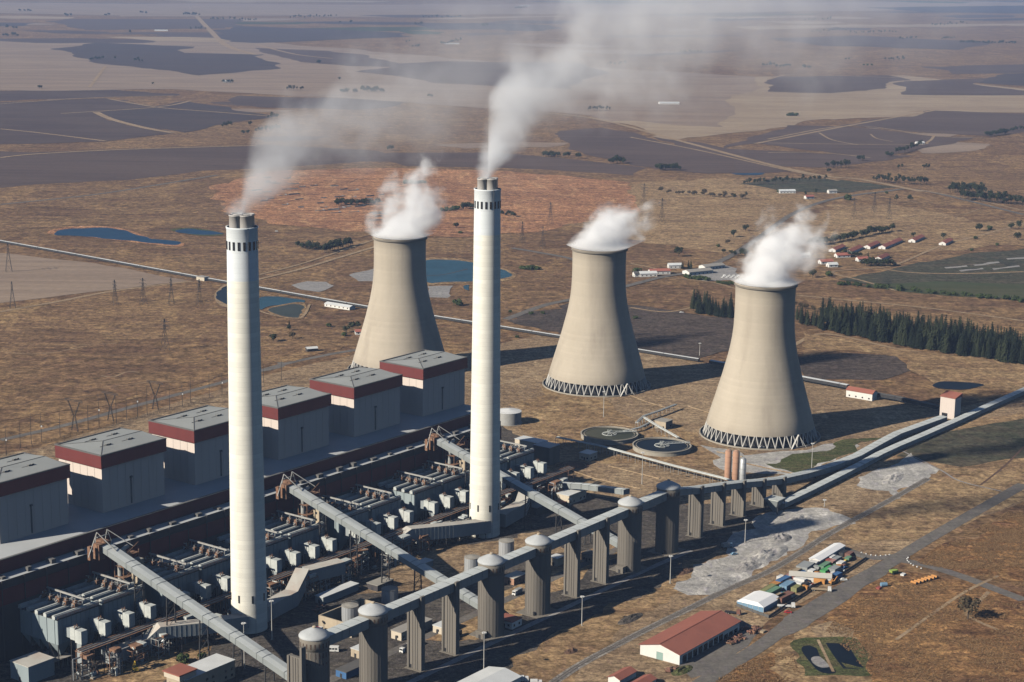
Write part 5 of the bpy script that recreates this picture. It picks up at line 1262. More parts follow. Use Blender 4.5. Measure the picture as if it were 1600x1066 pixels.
c = cp(725, 300); gable(c, 24, 8, 3.2, 1.4, YR + math.pi / 2 + .45, 'big grey roofed store in the middle of the container yard', 'white_wall', 'duct_roof', 'store_shed', 'shed', None, .5, False)
c = cp(865, 110); gable(c, 36, 7, 3.2, .9, YR + .03, 'long narrow building with bright white roof at the far end of the container yard', 'white_wall', 'marquee_white', 'store_shed', 'shed', None, .4, False)
# marquee
c = cp(295, 505); L_, W_ = 20, 17; t = thing('marquee', 'large white marquee with blue side walls at the near end of the container yard', 'marquee', c)
a = Vector((math.cos(YR), math.sin(YR), 0)); b = Vector((-a.y, a.x, 0)); q = lambda x, y, z: c + a * x + b * y + ZV * z
part('wall', MB().box(c, L_, W_, 3.0, YR), 'paint_lightblue', t)
mb = MB(); k = 2.4
mb.hexa([q(i * L_ / 2 * 1.02, j * W_ / 2 * 1.02, 3.01) for i, j in ((-1, -1), (1, -1), (1, 1), (-1, 1))], [q(i * (L_ / 2 - .8), j * (W_ / 2 - 4), 4.8) for i, j in ((-1, -1), (1, -1), (1, 1), (-1, 1))])
part('canvas_roof', mb, 'marquee_white', t)
mb = MB()
for i in range(6): mb.beam(q(-L_ / 2 - .04, -W_ / 2 + i * W_ / 5, 0), q(-L_ / 2 - .04, -W_ / 2 + i * W_ / 5, 3), .14)
part('post', mb, 'paint_white', t)
# yard fence: posts and panels
FP = [cp(110, 520), cp(380, 620), cp(700, 410), cp(760, 360), cp(1010, 250), cp(1190, 130), cp(960, 60)]
t = thing('yard_fence', 'low dark panel fence round the container yard', 'fence', FP[0]); R = random.Random(4)
for a_, b_ in zip(FP, FP[1:]):
    n = max(1, int((b_ - a_).length / 4))
    for k in range(n):
        p, q2 = a_.lerp(b_, k / n), a_.lerp(b_, (k + 1) / n)
        part('panel', MB().beam(p + ZV * 1.0, p.lerp(q2, .97) + ZV * 1.0, .08, 1.7), 'dark_roof', t)
        part('post', MB().beam(p, p + ZV * 2.1, .14), 'steel_dark', t)
def wheelset(t, q, xs, w, r, parent=None):
    for x in xs:
        for s in (-1, 1):
            wl = part('wheel', MB().tube(q(x, s * w, r), q(x, s * (w - .28), r), r, r, 12), 'rubber', t)
            part('rim', MB().tube(q(x, s * (w + .01), r), q(x, s * (w - .05), r), r * .55, r * .55, 8), 'pipe_grey', wl)
def frame_fn(c, rot):
    c = Vector(c); a = Vector((math.cos(rot), math.sin(rot), 0)); b = Vector((-a.y, a.x, 0)); return lambda x, y, z: c + a * x + b * y + ZV * z
def qbox(q, x0, x1, y0, y1, z0, z1, tx0=0, tx1=0, ty=0):
    return MB().hexa([q(x0, y0, z0), q(x1, y0, z0), q(x1, y1, z0), q(x0, y1, z0)], [q(x0 + tx0, y0 + ty, z1), q(x1 - tx1, y0 + ty, z1), q(x1 - tx1, y1 - ty, z1), q(x0 + tx0, y1 - ty, z1)])
def car(c, rot, m, label, s=1.0):
    q = frame_fn(c, rot); t = thing('car', label, 'car', c)
    part('body', qbox(q, -2.1, 2.1, -.85, .85, .35, .95, .05, .1, .05), m, t)
    cb = part('cabin', qbox(q, -1.5, 1.0, -.78, .78, .951, 1.5, .5, .6, .15), m, t)
    part('window', qbox(q, -1.42, .86, -.79, .79, .99, 1.40, .42, .5, .12), 'glass_dark', cb)
    wheelset(t, q, (-1.3, 1.3), .88, .34); return t
def truck(c, rot, mcab, mbed, label, L=9.0, flat=False):
    q = frame_fn(c, rot); t = thing('truck', label, 'truck', c)
    part('chassis', qbox(q, -L / 2, L / 2, -.5, .5, .6, .95), 'steel_dark', t)
    part('bed', qbox(q, -L / 2, L / 2 - 2.4, -1.25, 1.25, .96, 1.35 if flat else 3.3), mbed, t)
    cb = part('cab', qbox(q, L / 2 - 2.2, L / 2, -1.2, 1.2, .6, 2.9, 0, .25, .05), mcab, t)
    part('windscreen', qbox(q, L / 2 - .3, L / 2 - .02, -1.05, 1.05, 1.75, 2.6, .05, .16, .05), 'glass_dark', cb)
    wheelset(t, q, (-L / 2 + 1.1, -L / 2 + 2.3, L / 2 - 1.2), 1.25, .5); return t
def dumper(c, rot, label, m):
    q = frame_fn(c, rot); t = thing('dumper', label, 'dumper', c)
    part('chassis', qbox(q, -2.4, 2.6, -.6, .6, .6, 1.1), 'steel_dark', t); part('skip', qbox(q, -2.6, 1.0, -1.3, 1.3, 1.2, 2.6, -.3, -.2, -.2), m, t); part('cab', qbox(q, 1.2, 2.5, -1.0, 1.0, 1.11, 2.6, .05, .3, .1), m, t)
    wheelset(t, q, (-1.6, 1.8), 1.3, .62); return t
car(cp(540, 577), YR - 1.0, 'paint_car_red', 'red car parked on the road verge by the marquee')
car(cp(1003, 305), YR - .9, 'paint_white', 'white car parked at the roadside of the container yard')
truck(cp(525, 530), YR - 1.05, 'paint_white', 'paint_white', 'white flatbed truck parked beside the marquee', 10, True)
truck(cp(815, 392), YR - 1.15, 'paint_white', 'paint_tan', 'white truck with empty tan bed outside the yard fence', 12, True)
truck(cp(80, 585), YR - 1.3, 'paint_brown', 'paint_dark', 'dark truck with brown cab standing between warehouse and marquee', 9, True)
for i, (x, y, l) in enumerate([(700, 1004, 'dark truck with white cab, first of two by the pale shed roof'), (712, 996, 'dark truck with white cab, second of two by the pale shed roof'), (634, 1018, 'dark truck with white cab, first of two at the long pale roofed shed'), (645, 1011, 'dark truck with white cab, second of two at the long pale roofed shed')]):
    truck(at(x, y), PA + math.pi, 'paint_white', 'paint_dark', l, 8)
for x, y, l in [(214, 1030, 'pale flatbed truck under the nearest flue duct, first of a pair'), (238, 1022, 'pale flatbed truck under the nearest flue duct, second of a pair')]:
    truck(at(x, y), PA + math.pi - .5, 'paint_white', 'paint_tan', l, 9, True)
truck(at(495, 990), PA, 'paint_white', 'paint_car_red', 'red and white tank truck behind the cap of the nearest silo', 8)
truck(at(808, 929), PA + math.pi, 'paint_white', 'paint_grey', 'grey truck behind the two middle silos', 7)
for x, y, l in [(817, 1066, 'white boxy van near the picture bottom, first of a pair'), (838, 1072, 'white boxy van near the picture bottom, second of a pair')]:
    truck(at(x, y), PA - .9, 'paint_white', 'paint_white', l, 6)
q = frame_fn(at(515, 1018), PA - 1.0); t = thing('bus', 'white bus standing between the nearest two silos', 'bus', at(515, 1018))
part('body', qbox(q, -5, 5, -1.25, 1.25, .5, 3.0, .05, .15, .05), 'paint_white', t)
for k in range(6):
    for s in (-1, 1): part('window', qbox(q, -4.5 + k * 1.5, -3.3 + k * 1.5, s * 1.24 - .03, s * 1.24 + .03, 1.5, 2.4), 'glass_dark', t)
wheelset(t, q, (-3.2, 3.2), 1.26, .48)
R = random.Random(77); CC = [('paint_white', 'white'), ('paint_blue', 'blue'), ('paint_red', 'red'), ('paint_grey', 'grey'), ('paint_yellow', 'yellow'), ('paint_green', 'green'), ('paint_dark', 'black'), ('paint_orange', 'orange')]
SPOT = [(450, 395), (480, 420), (560, 420), (570, 455), (640, 370), (660, 350), (690, 355), (700, 330), (640, 285), (665, 265), (800, 250), (815, 265), (830, 285), (890, 300), (900, 265), (960, 210), (985, 225), (1010, 205), (880, 160), (860, 150), (1020, 150), (1045, 140), (1080, 125), (340, 430), (420, 380), (575, 375), (740, 350), (770, 215)]
for k, (x, y) in enumerate(SPOT):
    m, nm = CC[k % 8]; f = 'far' if x > 760 else ('middle' if x > 540 else 'marquee'); l = 'small %s vehicle squeezed between the containers in the %s part of the store yard' % (nm, f)
    o = car(cp(x, y), YR + R.choice((0, 1.57)) + R.uniform(-.2, .2), m, l) if k % 3 else dumper(cp(x, y), YR + R.choice((0, 1.57)), l, m)
    o['group'] = 'small vehicles in the store yard'
car(at(1147, 887 - 20), .4, 'paint_lightblue', 'pale blue car at the shaded edge of the ash ground')
car(at(1190, 700), .4, 'paint_white', 'white car on the pale ground before the nearest cooling tower')
truck(at(1136, 856), .5, 'paint_lightblue', 'paint_grey', 'pale blue truck in shade near the lamp mast on the ash', 7)
car(at(1065, 489), .2, 'paint_white', 'white car on a track between middle and nearest cooling towers')
car(at(432, 362), .1, 'paint_white', 'white pickup on the plain near the upper end of the nearer chimney')
def excavator(c, rot, label, m='paint_orange'):
    q = frame_fn(c, rot); t = thing('excavator', label, 'excavator', c)
    for s in (-1, 1): part('track', qbox(q, -1.9, 1.9, s * 1.2 - .3, s * 1.2 + .3, 0, .85, .3, .3), 'rubber', t)
    part('body', qbox(q, -2.0, 1.2, -1.2, 1.2, .9, 2.1, .1, .1, .1), m, t)
    cb = part('cab', qbox(q, .1, 1.4, .2, 1.2, 2.11, 3.1, .05, .2, .05), m, t); part('window', qbox(q, .3, 1.36, .15, 1.25, 2.3, 2.95, .05, .15, .05), 'glass_dark', cb)
    part('boom', MB().beam(q(1.0, -.4, 1.8), q(3.4, -.4, 4.2), .45, .55), m, t); part('stick', MB().beam(q(3.4, -.4, 4.2), q(5.0, -.4, 1.8), .35, .4), m, t)
    part('bucket', qbox(q, 4.6, 5.5, -.9, .1, .7, 1.7, .2, 0, 0), 'steel_dark', t); return t
excavator(cp(910, 335), .6, 'orange excavator outside the container yard fence')
excavator(at(212, 1049), 2.0, 'yellow excavator on the dirt beside the nearest flue duct', 'paint_yellow')
excavator(at(878, 737), 1.0, 'yellow tan digger beside the brown sunken pit', 'paint_tan')
excavator(at(1271, 806 - 60), 1.4, 'dark digger at the edge of the far ash strip', 'paint_dark')
dumper(at(1397, 897), .5, 'lime yellow dumper parked at the edge of the rusty grass', 'paint_lime')
# orange drums/pipes laid in a row in the grass
for k in range(7):
    p = at(1428 + k * 5.4, 913 - k * 1.6); d = Vector((math.cos(2.3 + k % 3 * .12), math.sin(2.3 + k % 3 * .12), 0)); t = thing('orange_cylinder', 'orange steel cylinder lying in the row on the rusty grass', 'cylinder', p, 'orange cylinders lying in a row in the grass')
    part('body', MB().tube(p - d * 2.0 + ZV * 1.05, p + d * 2.0 + ZV * 1.05, .78, .78, 14), 'paint_orange', t); part('end_ring', MB().tube(p - d * 2.06 + ZV * 1.05, p - d * 1.85 + ZV * 1.05, .86, .86, 14), 'steel_dark', t)
p = at(1381, 917); t = thing('blue_tank', 'blue round tank lying beside the road junction verge', 'tank', p)
part('body', MB().tube(p + Vector((-1.8, 0, 1.3)), p + Vector((1.8, .8, 1.3)), 1.25, 1.25, 16), 'paint_lightblue', t); part('cradle', MB().box(p, 3, 1.6, .5, .4), 'steel_dark', t)
for k, (x, y, m, l) in enumerate([(1373, 920, 'paint_red', 'low red crate beside the blue round tank'), (1411, 899, 'paint_white', 'small white box next to the lime yellow dumper'), (1192, 1008 - 20, 'paint_tan', 'tan pallet stack beside the warehouse')]):
    c = at(x, y); t = thing('crate', l, 'crate', c); part('box', MB().box(c, 3.2, 2.2, .9, PA), m, t); part('lid', MB().box(c + ZV * .91, 3.3, 2.3, .12, PA), m, t)
R = random.Random(55); YP = [cp(x, y) for x, y in [(300, 420), (620, 240), (900, 90), (1120, 120), (980, 250), (720, 390), (420, 480)]]; k = 0
while k < 44:
    p = cp(R.uniform(280, 1120), R.uniform(90, 490))
    if not inside(p, YP): continue
    m, nm = R.choice(CC + [('paint_tan', 'tan'), ('paint_lightblue', 'light blue'), ('paint_brown', 'brown')]); k += 1; a_ = YR + R.choice((0, 1.57)) + R.uniform(-.15, .15); L, W, H = R.uniform(1.4, 3.6), R.uniform(1.2, 2.2), R.uniform(.8, 2.2)
    t = thing('crate', 'small %s crate among the containers of the store yard' % nm, 'crate', p, 'small crates in the store yard'); part('box', MB().box(p, L, W, H, a_), m, t); part('lid', MB().box(p + ZV * (H + .01), L + .15, W + .15, .1, a_), m, t)
# white painted kerb stones round the junction
for px in ([(1346, 864), (1356, 867), (1366, 868.5), (1376, 869), (1386, 868), (1392, 867)], [(1419, 872), (1417, 875), (1420, 879), (1427, 884), (1435, 887), (1443, 890)]):
    P = smooth_open([at(*p) for p in px], 4); acc = 0
    pts = [P[0]]
    for a_, b_ in zip(P, P[1:]):
        acc += (b_ - a_).length
        if acc > 2.4: pts.append(b_); acc = 0
    for p in pts:
        solo('kerb_stone', MB().box(p, .8, .8, .6, rnd.uniform(0, 1), taper=.12), 'kerb_white', p, 'white painted stone in the curved kerb row at the road junction', 'kerb stone', 'white kerb stones at the junction')
# scrap heaps of rusty bundles by the warehouse
def bundle(px, n, seed, label, r=5):
    R = random.Random(seed); c = at(*px); t = thing('scrap_heap', label, 'scrap heap', c)
    for k in range(n):
        p = c + UX * R.uniform(-r, r) + VX * R.uniform(-r * .45, r * .45); a = R.uniform(0, 3.1); d = Vector((math.cos(a), math.sin(a), R.uniform(-.05, .1)))
        z = R.uniform(.35, 1.3); part('bundle', MB().tube(p - d * 1.2 + ZV * z, p + d * 1.2 + ZV * z, R.uniform(.3, .6), None, 7), R.choice(['rust', 'earth_brown', 'paint_brown']), t)
bundle((1148, 1001), 40, 1, 'heap of rusty red scrap in front of the warehouse', 7); bundle((1178, 987), 26, 2, 'heap of rusty red scrap at the warehouse corner by the road', 5)
bundle((1163, 984), 10, 3, 'small heap of pale and dark scrap behind the rusty heaps', 3); bundle((1048, 1047), 14, 4, 'small mixed scrap heap at the warehouse gable', 4)
bundle((575, 1036), 18, 5, 'heap of red brown scrap beside the second silo', 4); bundle((500, 955), 22, 6, 'pale scrap strewn below the sloping flue duct', 7); bundle((330, 1032), 14, 7, 'dark scrap near the office block', 5)

# ------------------------------------------------------------------ masts, pylons
def mast(c, h, label):
    t = thing('lamp_mast', label, 'lamp mast', c, 'tall lamp masts')
    part('pole', MB().tube(c, c + ZV * h, .28, .14, 8), 'column_concrete', t)
    mb = MB()
    for i in range(6):
        a = i * math.pi / 3; mb.box(c + Vector((math.cos(a) * .9, math.sin(a) * .9, h - .5)), .7, .5, .45, a)
    mb.beam(c + Vector((-1.2, 0, h - .2)), c + Vector((1.2, 0, h - .2)), .16); mb.beam(c + Vector((0, -1.2, h - .2)), c + Vector((0, 1.2, h - .2)), .16)
    part('lamp_head', mb, 'paint_white', t); part('foot', MB().box(c, .9, .9, .5), 'basin_concrete', t)
for x, y, h, l in [(756, 1052, 22, 'lamp mast at the white shed by the picture bottom'), (1047, 912, 17, 'lamp mast on the dark verge before the last silos'), (1164, 848, 15, 'lamp mast on the ash ground'), (909, 978, 17, 'lamp mast on the verge before the middle silos'),
                   (382, 1046, 25, 'lamp mast before the foot of the nearer chimney'), (943, 652, 21, 'lamp mast on the dirt before the middle tower'), (1003, 757, 23, 'lamp mast on the open dirt past the cream hall'), (1268, 735, 20, 'lamp mast beside the curving gallery'),
                   (1093, 556, 12, 'lamp mast on the burnt field edge'), (1288, 792, 5, 'short white post by the low conveyor'), (890, 812, 14, 'lamp mast beside the cream hall'), (425, 1000, 22, 'lamp mast at the duct of the nearer chimney')]:
    mast(at(x, y), h, l)
def pylon(c, h, rot, label):
    t = thing('pylon', label, 'pylon', c, 'lattice pylons'); q = frame_fn(c, rot); s = h / 40
    mb = MB(); lv = [(0, 4.2), (10, 3.0), (19, 1.9), (26, 1.2), (33, .9), (40, .35)]
    C4 = ((-1, -1), (1, -1), (1, 1), (-1, 1))
    for (z0, r0), (z1, r1) in zip(lv, lv[1:]):
        for i in range(4):
            (x0, y0), (x1, y1) = C4[i], C4[(i + 1) % 4]
            mb.beam(q(x0 * r0 * s, y0 * r0 * s, z0 * s), q(x0 * r1 * s, y0 * r1 * s, z1 * s), .2)
            mb.beam(q(x0 * r0 * s, y0 * r0 * s, z0 * s), q(x1 * r1 * s, y1 * r1 * s, z1 * s), .1); mb.beam(q(x1 * r0 * s, y1 * r0 * s, z0 * s), q(x0 * r1 * s, y0 * r1 * s, z1 * s), .1)
    part('tower', mb, 'steel_dark', t)
    for z, w_ in ((26, 8), (31, 9.5), (36, 7)):
        mb = MB()
        for g in (-1, 1):
            mb.beam(q(0, g * .8 * s, z * s), q(0, g * w_ * s, (z + 1) * s), .22); mb.beam(q(0, g * .8 * s, (z + 2.2) * s), q(0, g * w_ * s, (z + 1) * s), .2)
            mb.beam(q(0, g * w_ * s, (z + 1) * s), q(0, g * w_ * s, (z - 1.2) * s), .14)
        part('cross_arm', mb, 'steel_dark', t)
def vpylon(c, h, rot, label):
    """Y shaped pylon: two splayed masts from a narrow waist"""
    t = thing('pylon', label, 'pylon', c, 'lattice pylons'); q = frame_fn(c, rot); s = h / 30; mb = MB()
    for g in (-1, 1):
        for a, b in (((g * 4, 0), (g * .8, 14)), ((g * .8, 14), (g * 7, 27))):
            for o in (-.5, .5): mb.beam(q(o * s, a[0] * s, a[1] * s), q(o * s, b[0] * s, b[1] * s), .24)
            for k in range(6):
                f0, f1 = k / 6, (k + 1) / 6; L0 = (a[0] + (b[0] - a[0]) * f0, a[1] + (b[1] - a[1]) * f0); L1 = (a[0] + (b[0] - a[0]) * f1, a[1] + (b[1] - a[1]) * f1)
                mb.beam(q(-.5 * s, L0[0] * s, L0[1] * s), q(.5 * s, L1[0] * s, L1[1] * s), .14)
    part('tower', mb, 'steel_dark', t); mb = MB()
    for z in (27, 28.4): mb.beam(q(0, -11 * s, z * s), q(0, 11 * s, z * s), .24)
    for k in range(14): mb.beam(q(0, (-11 + k * 1.6) * s, 27 * s), q(0, (-10.2 + k * 1.6) * s, 28.4 * s), .12)
    part('cross_arm', mb, 'steel_dark', t)
for i, (x, y, h, l) in enumerate([(14, 425, 34, 'lattice pylon on the stubble field at the picture edge'), (180, 476, 26, 'lattice pylon on the plain by the dirt track, first of a line'), (224, 476, 28, 'lattice pylon on the plain by the dirt track, second of a line'), (268, 476, 28, 'lattice pylon on the plain by the dirt track, third of a line'), (312, 478, 28, 'lattice pylon on the plain by the ponds, last of a line'),
                                  (258, 548, 30, 'lattice pylon on the pale grass behind the boiler houses'), (20, 482, 28, 'lattice pylon near the picture edge below the stubble field'), (1034, 348, 34, 'lattice pylon on the far veld beyond the middle tower, nearer of two'), (1006, 318, 30, 'lattice pylon on the far veld beyond the middle tower, farther of two'), (860, 350, 30, 'lattice pylon on the far veld between the farther chimney and middle tower'), (1334, 342, 30, 'lattice pylon by the far road, before the village'), (1366, 332, 30, 'lattice pylon beyond the village, first of two'), (1389, 342, 30, 'lattice pylon beyond the village, second of two'), (816, 380, 28, 'lattice pylon just past the farther chimney'), (848, 388, 28, 'lattice pylon on the veld before the middle tower rim')]):
    pylon(at(x, y), h, .4 + (i % 3) * .2, l)
for x, y, h, l in [(117, 674, 26, 'Y shaped pylon behind the first gap of boiler houses'), (173, 658, 24, 'Y shaped pylon behind the second boiler house'), (243, 640, 24, 'Y shaped pylon behind the third boiler house')]: vpylon(at(x, y), h, 1.0, l)
R = random.Random(21)
for k, (x, y, h) in enumerate([(10, 712, 22), (32, 700, 20), (49, 694, 28), (65, 690, 22), (94, 684, 22), (138, 672, 20), (155, 668, 26), (182, 662, 22), (198, 656, 18), (215, 652, 24), (230, 648, 22), (265, 640, 20), (285, 634, 18), (298, 630, 24), (327, 622, 20), (347, 616, 18), (412, 598, 16), (440, 594, 18)]):
    c = at(x, y); t = thing('switchyard_pole', 'thin steel pole in the switchyard line behind the boiler houses', 'pole', c, 'thin poles behind the boiler houses')
    part('pole', MB().tube(c, c + ZV * h, .22, .12, 6), 'steel_dark', t); part('arm', MB().beam(c + Vector((-1.2, -.5, h * .55)), c + Vector((1.2, .5, h * .55)), .16), 'steel_dark', t)
    if k % 3 == 0: part('box', MB().box(c + Vector((.4, 0, h * .5)), .9, .7, 1.2), 'paint_white', t)
# switchyard gear and fence line behind the power house
t = thing('boundary_fence', 'long dark wire fence with thin posts behind the boiler houses', 'fence', at(150, 668))
FNC = [at(x, y) for x, y in [(0, 712), (110, 682), (240, 648), (355, 618), (470, 590)]]
for a_, b_ in zip(FNC, FNC[1:]):
    n = int((b_ - a_).length / 6); mb = MB()
    for zz in (.4, 1.1, 1.8): mb.beam(a_ + ZV * zz, b_ + ZV * zz, .09)
    part('wire', mb, 'steel_dark', t)
    for k in range(n): p = a_.lerp(b_, k / n); part('post', MB().beam(p, p + ZV * 2.1, .16), 'steel_dark', t)
for k in range(14):
    u = -150 + k * 34; c = pw(u, 190 + (k % 3) * 4); t = thing('transformer', 'grey transformer in the yard behind the boiler houses', 'transformer', c, 'transformers behind the boiler houses')
    part('tank', MB().box(c, 7, 4.5, 4, PA), 'steel_dark', t); part('radiator', MB().box(c + UX * 4.2, 1.2, 4, 3.4, PA), 'pipe_grey', t)
    for j in (-1.6, 0, 1.6): part('bushing', MB().tube(c + UX * j + ZV * 4, c + UX * j + ZV * 6.2, .3, .15, 8), 'red_silo', t)

# ------------------------------------------------------------------ villages and far houses
VILLAGE = [(1334, 393, 46, 'red_roof_far'), (1308, 391, 40, 'red_roof_far'), (1362, 386, 42, 'red_roof_far'), (1398, 381, 40, 'red_roof_far'), (1384, 387, 34, 'red_roof_far'), (1432, 376, 44, 'red_roof_far'), (1478, 381, 36, 'red_roof_far'), (1316, 402, 18, 'red_roof_far'), (1347, 408, 14, 'red_roof_far'), (1378, 405, 34, 'red_roof'), (1290, 412, 16, 'red_roof_far'), (1300, 417, 12, 'white_roof'), (1256, 402, 14, 'white_roof'), (1222, 405, 14, 'white_roof'), (1242, 404, 12, 'red_roof_far')]
VL = ['long red roofed house in the middle of the village row', 'long red roofed house at the near end of the village row', 'long red roofed house behind the village trees', 'red roofed house past the village trees, upper one', 'red roofed house past the village trees, lower one', 'long red roofed house toward the far end of the row', 'red roofed house farthest along the row, standing alone', 'short white house before the village row', 'small white gabled house among the village trees', 'broad bright red roof beyond the tree clump', 'small red house beside the steam of the nearest tower', 'tiny white roofed hut below the village', 'white roofed hut half behind the steam', 'white roofed hut behind the steam of the nearest tower', 'small red roofed hut behind the steam of the nearest tower']
VA = math.radians(62)
for (x, y, L, m), l in zip(VILLAGE, VL):
    gable(at(x, y), L, 9 if L > 15 else 8, 3.2, 2.2, VA if L > 20 else .3, l, 'white_wall', m, 'house', 'house', 'houses of the village beyond the nearest tower', .5, L < 45)
for x, y, L, r, m, l in [(1229, 302, 26, .2, 'white_roof', 'white roofed farm shed on the far veld beside a bush'), (1264, 311, 14, .4, 'red_roof_far', 'pinkish farmhouse among trees by the far road'), (1300, 302, 14, .3, 'dull_roof', 'low grey farm shed past the far farmhouse'),
                         (1012, 432, 20, .2, 'white_roof', 'white roofed gatehouse building by the far road'), (1030, 428, 24, .2, 'red_roof_far', 'pale red roofed office by the far road'), (1054, 419, 16, .2, 'white_roof', 'small white office by the far road bend'), (1000, 432, 16, .3, 'dark_roof', 'dark roofed shed beside the middle tower'), (1112, 420, 30, .6, 'dull_roof', 'long grey car port at the car park'), (1090, 428, 34, .55, 'dull_roof', 'second long grey car port at the car park'),
                         (252, 48.6, 60, .1, 'white_roof', 'bright white roofed far farm building on the plain'), (1045, 163, 50, .1, 'white_roof', 'white far farm building seen through the smoke'), (355, 129, 24, .2, 'white_roof', 'tiny white far farmhouse between two bushes'), (706, 69, 60, .1, 'dull_roof', 'far grey farm building in a row of trees'), (820, 10, 70, 0, 'dull_roof', 'very far grey settlement roof at the top edge'), (1437, 226, 18, .3, 'white_roof', 'small white house at the end of the far tree row')]:
    gable(at(x, y), L, max(7, L * .4), 4, 2, r, l, 'white_wall', m, 'farm_building', 'building', None, .5, L < 40)
# parked cars at the office car park
R = random.Random(3)
cm = car(at(1132, 431), .9, 'paint_white', 'tiny parked car on the pale car park beyond the nearest tower'); cm['group'] = 'cars on the far car park'
for k in range(12):
    copy_tree(cm, None, at(1128 + k * 2.3, 434.5 - (k % 3) * 1.6), .9)
# ruined house plots on the red veld: low stone walls
R = random.Random(8)
for k in range(46):
    x = R.uniform(400, 600); y = 285 + (x - 400) * .16 + R.uniform(-14, 30); c = at(x, y); t = thing('stone_ruin', 'low pale stone wall ruin among others on the red veld', 'ruin', c, 'stone ruins on the red veld')
    L, W = R.uniform(8, 20), R.uniform(5, 10); a = .5 + R.uniform(-.2, .2)
    part('wall', MB().box(c, L, .7, R.uniform(1.0, 2.2), a), 'mud_pale', t); part('wall', MB().box(c + Vector((-math.sin(a), math.cos(a), 0)) * W / 2 + Vector((math.cos(a), math.sin(a), 0)) * L / 2, .7, W, R.uniform(1.0, 2.0), a), 'mud_pale', t)

# ------------------------------------------------------------------ trees
def tree_proto(kind, seed):
    R = random.Random(seed); mc = MB(); mt = MB()
    if kind == 'conifer':
        H = 16.0; mt.tube((0, 0, 0), (0, 0, H * .92), .34, .06, 6)
        n = 15
        for j in range(n):
            z = H * (.10 + .88 * j / n); r = 3.0 * (1 - j / n) ** .85 * R.uniform(.85, 1.15) + .25; m_ = max(5, int(11 * (1 - j / n)) + 3)
            for i in range(m_):
                a = 2 * math.pi * (i + R.uniform(-.4, .4)) / m_; rr = r * R.uniform(.7, 1.15); d = Vector((math.cos(a), math.sin(a), 0)); e = Vector((-d.y, d.x, 0)); w = rr * .42 + .2
                b = Vector((0, 0, z + .8)); tip = d * rr + Vector((0, 0, z - rr * .30 + R.uniform(-.2, .3))); mid = b.lerp(tip, .6) + ZV * .15
                mc.poly([b, mid - e * w * .6, tip, mid + e * w * .6])
        mats = ('leaf_conifer', 'bark')
    else:
        H, rx, rz, zc = dict(round=(8.5, 3.8, 3.2, 5.2), bush=(4.0, 3.0, 1.8, 2.0), tall=(15, 3.6, 5.6, 9.0), dry=(8, 3.6, 3.0, 5.0))[kind]
        top = Vector((0, 0, zc)); mt.tube((0, 0, 0), (R.uniform(-.3, .3), R.uniform(-.3, .3), zc), .30, .14, 6)
        cl = []
        for i in range(9):
            a = R.uniform(0, 6.28); ph = R.uniform(-.6, 1.1); f = R.uniform(.45, .8)
            p = top + Vector((math.cos(a) * math.cos(ph) * rx * f, math.sin(a) * math.cos(ph) * rx * f, math.sin(ph) * rz * f)); cl.append((p, R.uniform(.38, .6) * rx))
            mt.tube((0, 0, zc * R.uniform(.45, .8)), p, .13, .05, 4, cap=False)
        cl.append((top, rx * .6))
        for p, r in cl:
            for i in range(34):
                d = Vector((R.gauss(0, 1), R.gauss(0, 1), R.gauss(0, .9))).normalized(); c = p + d * r * R.uniform(.6, 1.08); c.z = max(c.z, .3)
                nrm = (d + Vector((R.uniform(-.7, .7), R.uniform(-.7, .7), R.uniform(-.3, .9)))).normalized(); s1 = nrm.orthogonal().normalized(); s2 = nrm.cross(s1); w = R.uniform(.35, .75) * (1 if kind != 'dry' else .85)
                mc.poly([c - s1 * w, c - s2 * w * .8, c + s1 * w, c + s2 * w * .9])
        mats = ({'round': 'leaf_dark', 'bush': 'leaf_green', 'tall': 'leaf_dark', 'dry': 'leaf_dry'}[kind], 'bark')
    if kind == 'conifer' and seed in (1, 3): mats = ('leaf_dark', 'bark')
    return mc.mesh('crown', mats[0]), mt.mesh('trunk', mats[1])
PROTO = {k: [tree_proto(k, s) for s in range(n)] for k, n in (('conifer', 5), ('round', 4), ('bush', 3), ('tall', 3), ('dry', 2))}
TR = random.Random(99)
def tree(p, kind, s, label, group, name='tree', cat='tree', leaf=None, sz=None):
    o = bpy.data.objects.new(name, None); COL.objects.link(o); o.location = p; o.rotation_euler = (0, 0, TR.uniform(0, 6.28)); o.scale = (s * TR.uniform(.9, 1.12), s * TR.uniform(.9, 1.12), s * (sz or TR.uniform(.88, 1.12))); o.empty_display_size = .1
    tag(o, label, cat, group)
    if name == 'tree': o.name = {'bush': 'bush', 'dry': 'bare_tree', 'tall': 'gum_tree', 'conifer': 'pine_tree', 'round': 'tree'}[kind]
    for nm, me in zip(('crown', 'trunk'), TR.choice(PROTO[kind])):
        c = bpy.data.objects.new(nm, me); COL.objects.link(c); c.parent = o
    return o
# conifer belt beyond the nearest cooling tower
def belt(x0, y0, x1, y1, depth, n, s, label, group, gap=.0):
    for k in range(n):
        f = TR.random(); g = TR.random()
        x = x0 + (x1 - x0) * f; y = y0 + (y1 - y0) * f; p = at(x, y); p = p + Vector((TR.uniform(-2, 2), g * depth, 0))
        tree(p, 'conifer', s * TR.uniform(.6, 1.2), label, group, 'pine_tree')
belt(1083, 489, 1147, 499, 40, 38, 1.25, 'dark conifer in the short belt between middle and nearest cooling towers', 'conifers of the short belt')
belt(1246, 505, 1300, 520, 40, 26, 1.0, 'thin dark conifer at the sparse end of the long belt', 'conifers at the sparse end of the belt')
belt(1302, 520, 1400, 540, 62, 74, 1.5, 'dark conifer in the dense long belt beyond the nearest cooling tower', 'conifers of the long belt')
belt(1400, 540, 1500, 556, 66, 78, 1.5, 'dark conifer in the middle stretch of the long belt above the small white tower', 'conifers of the long belt')
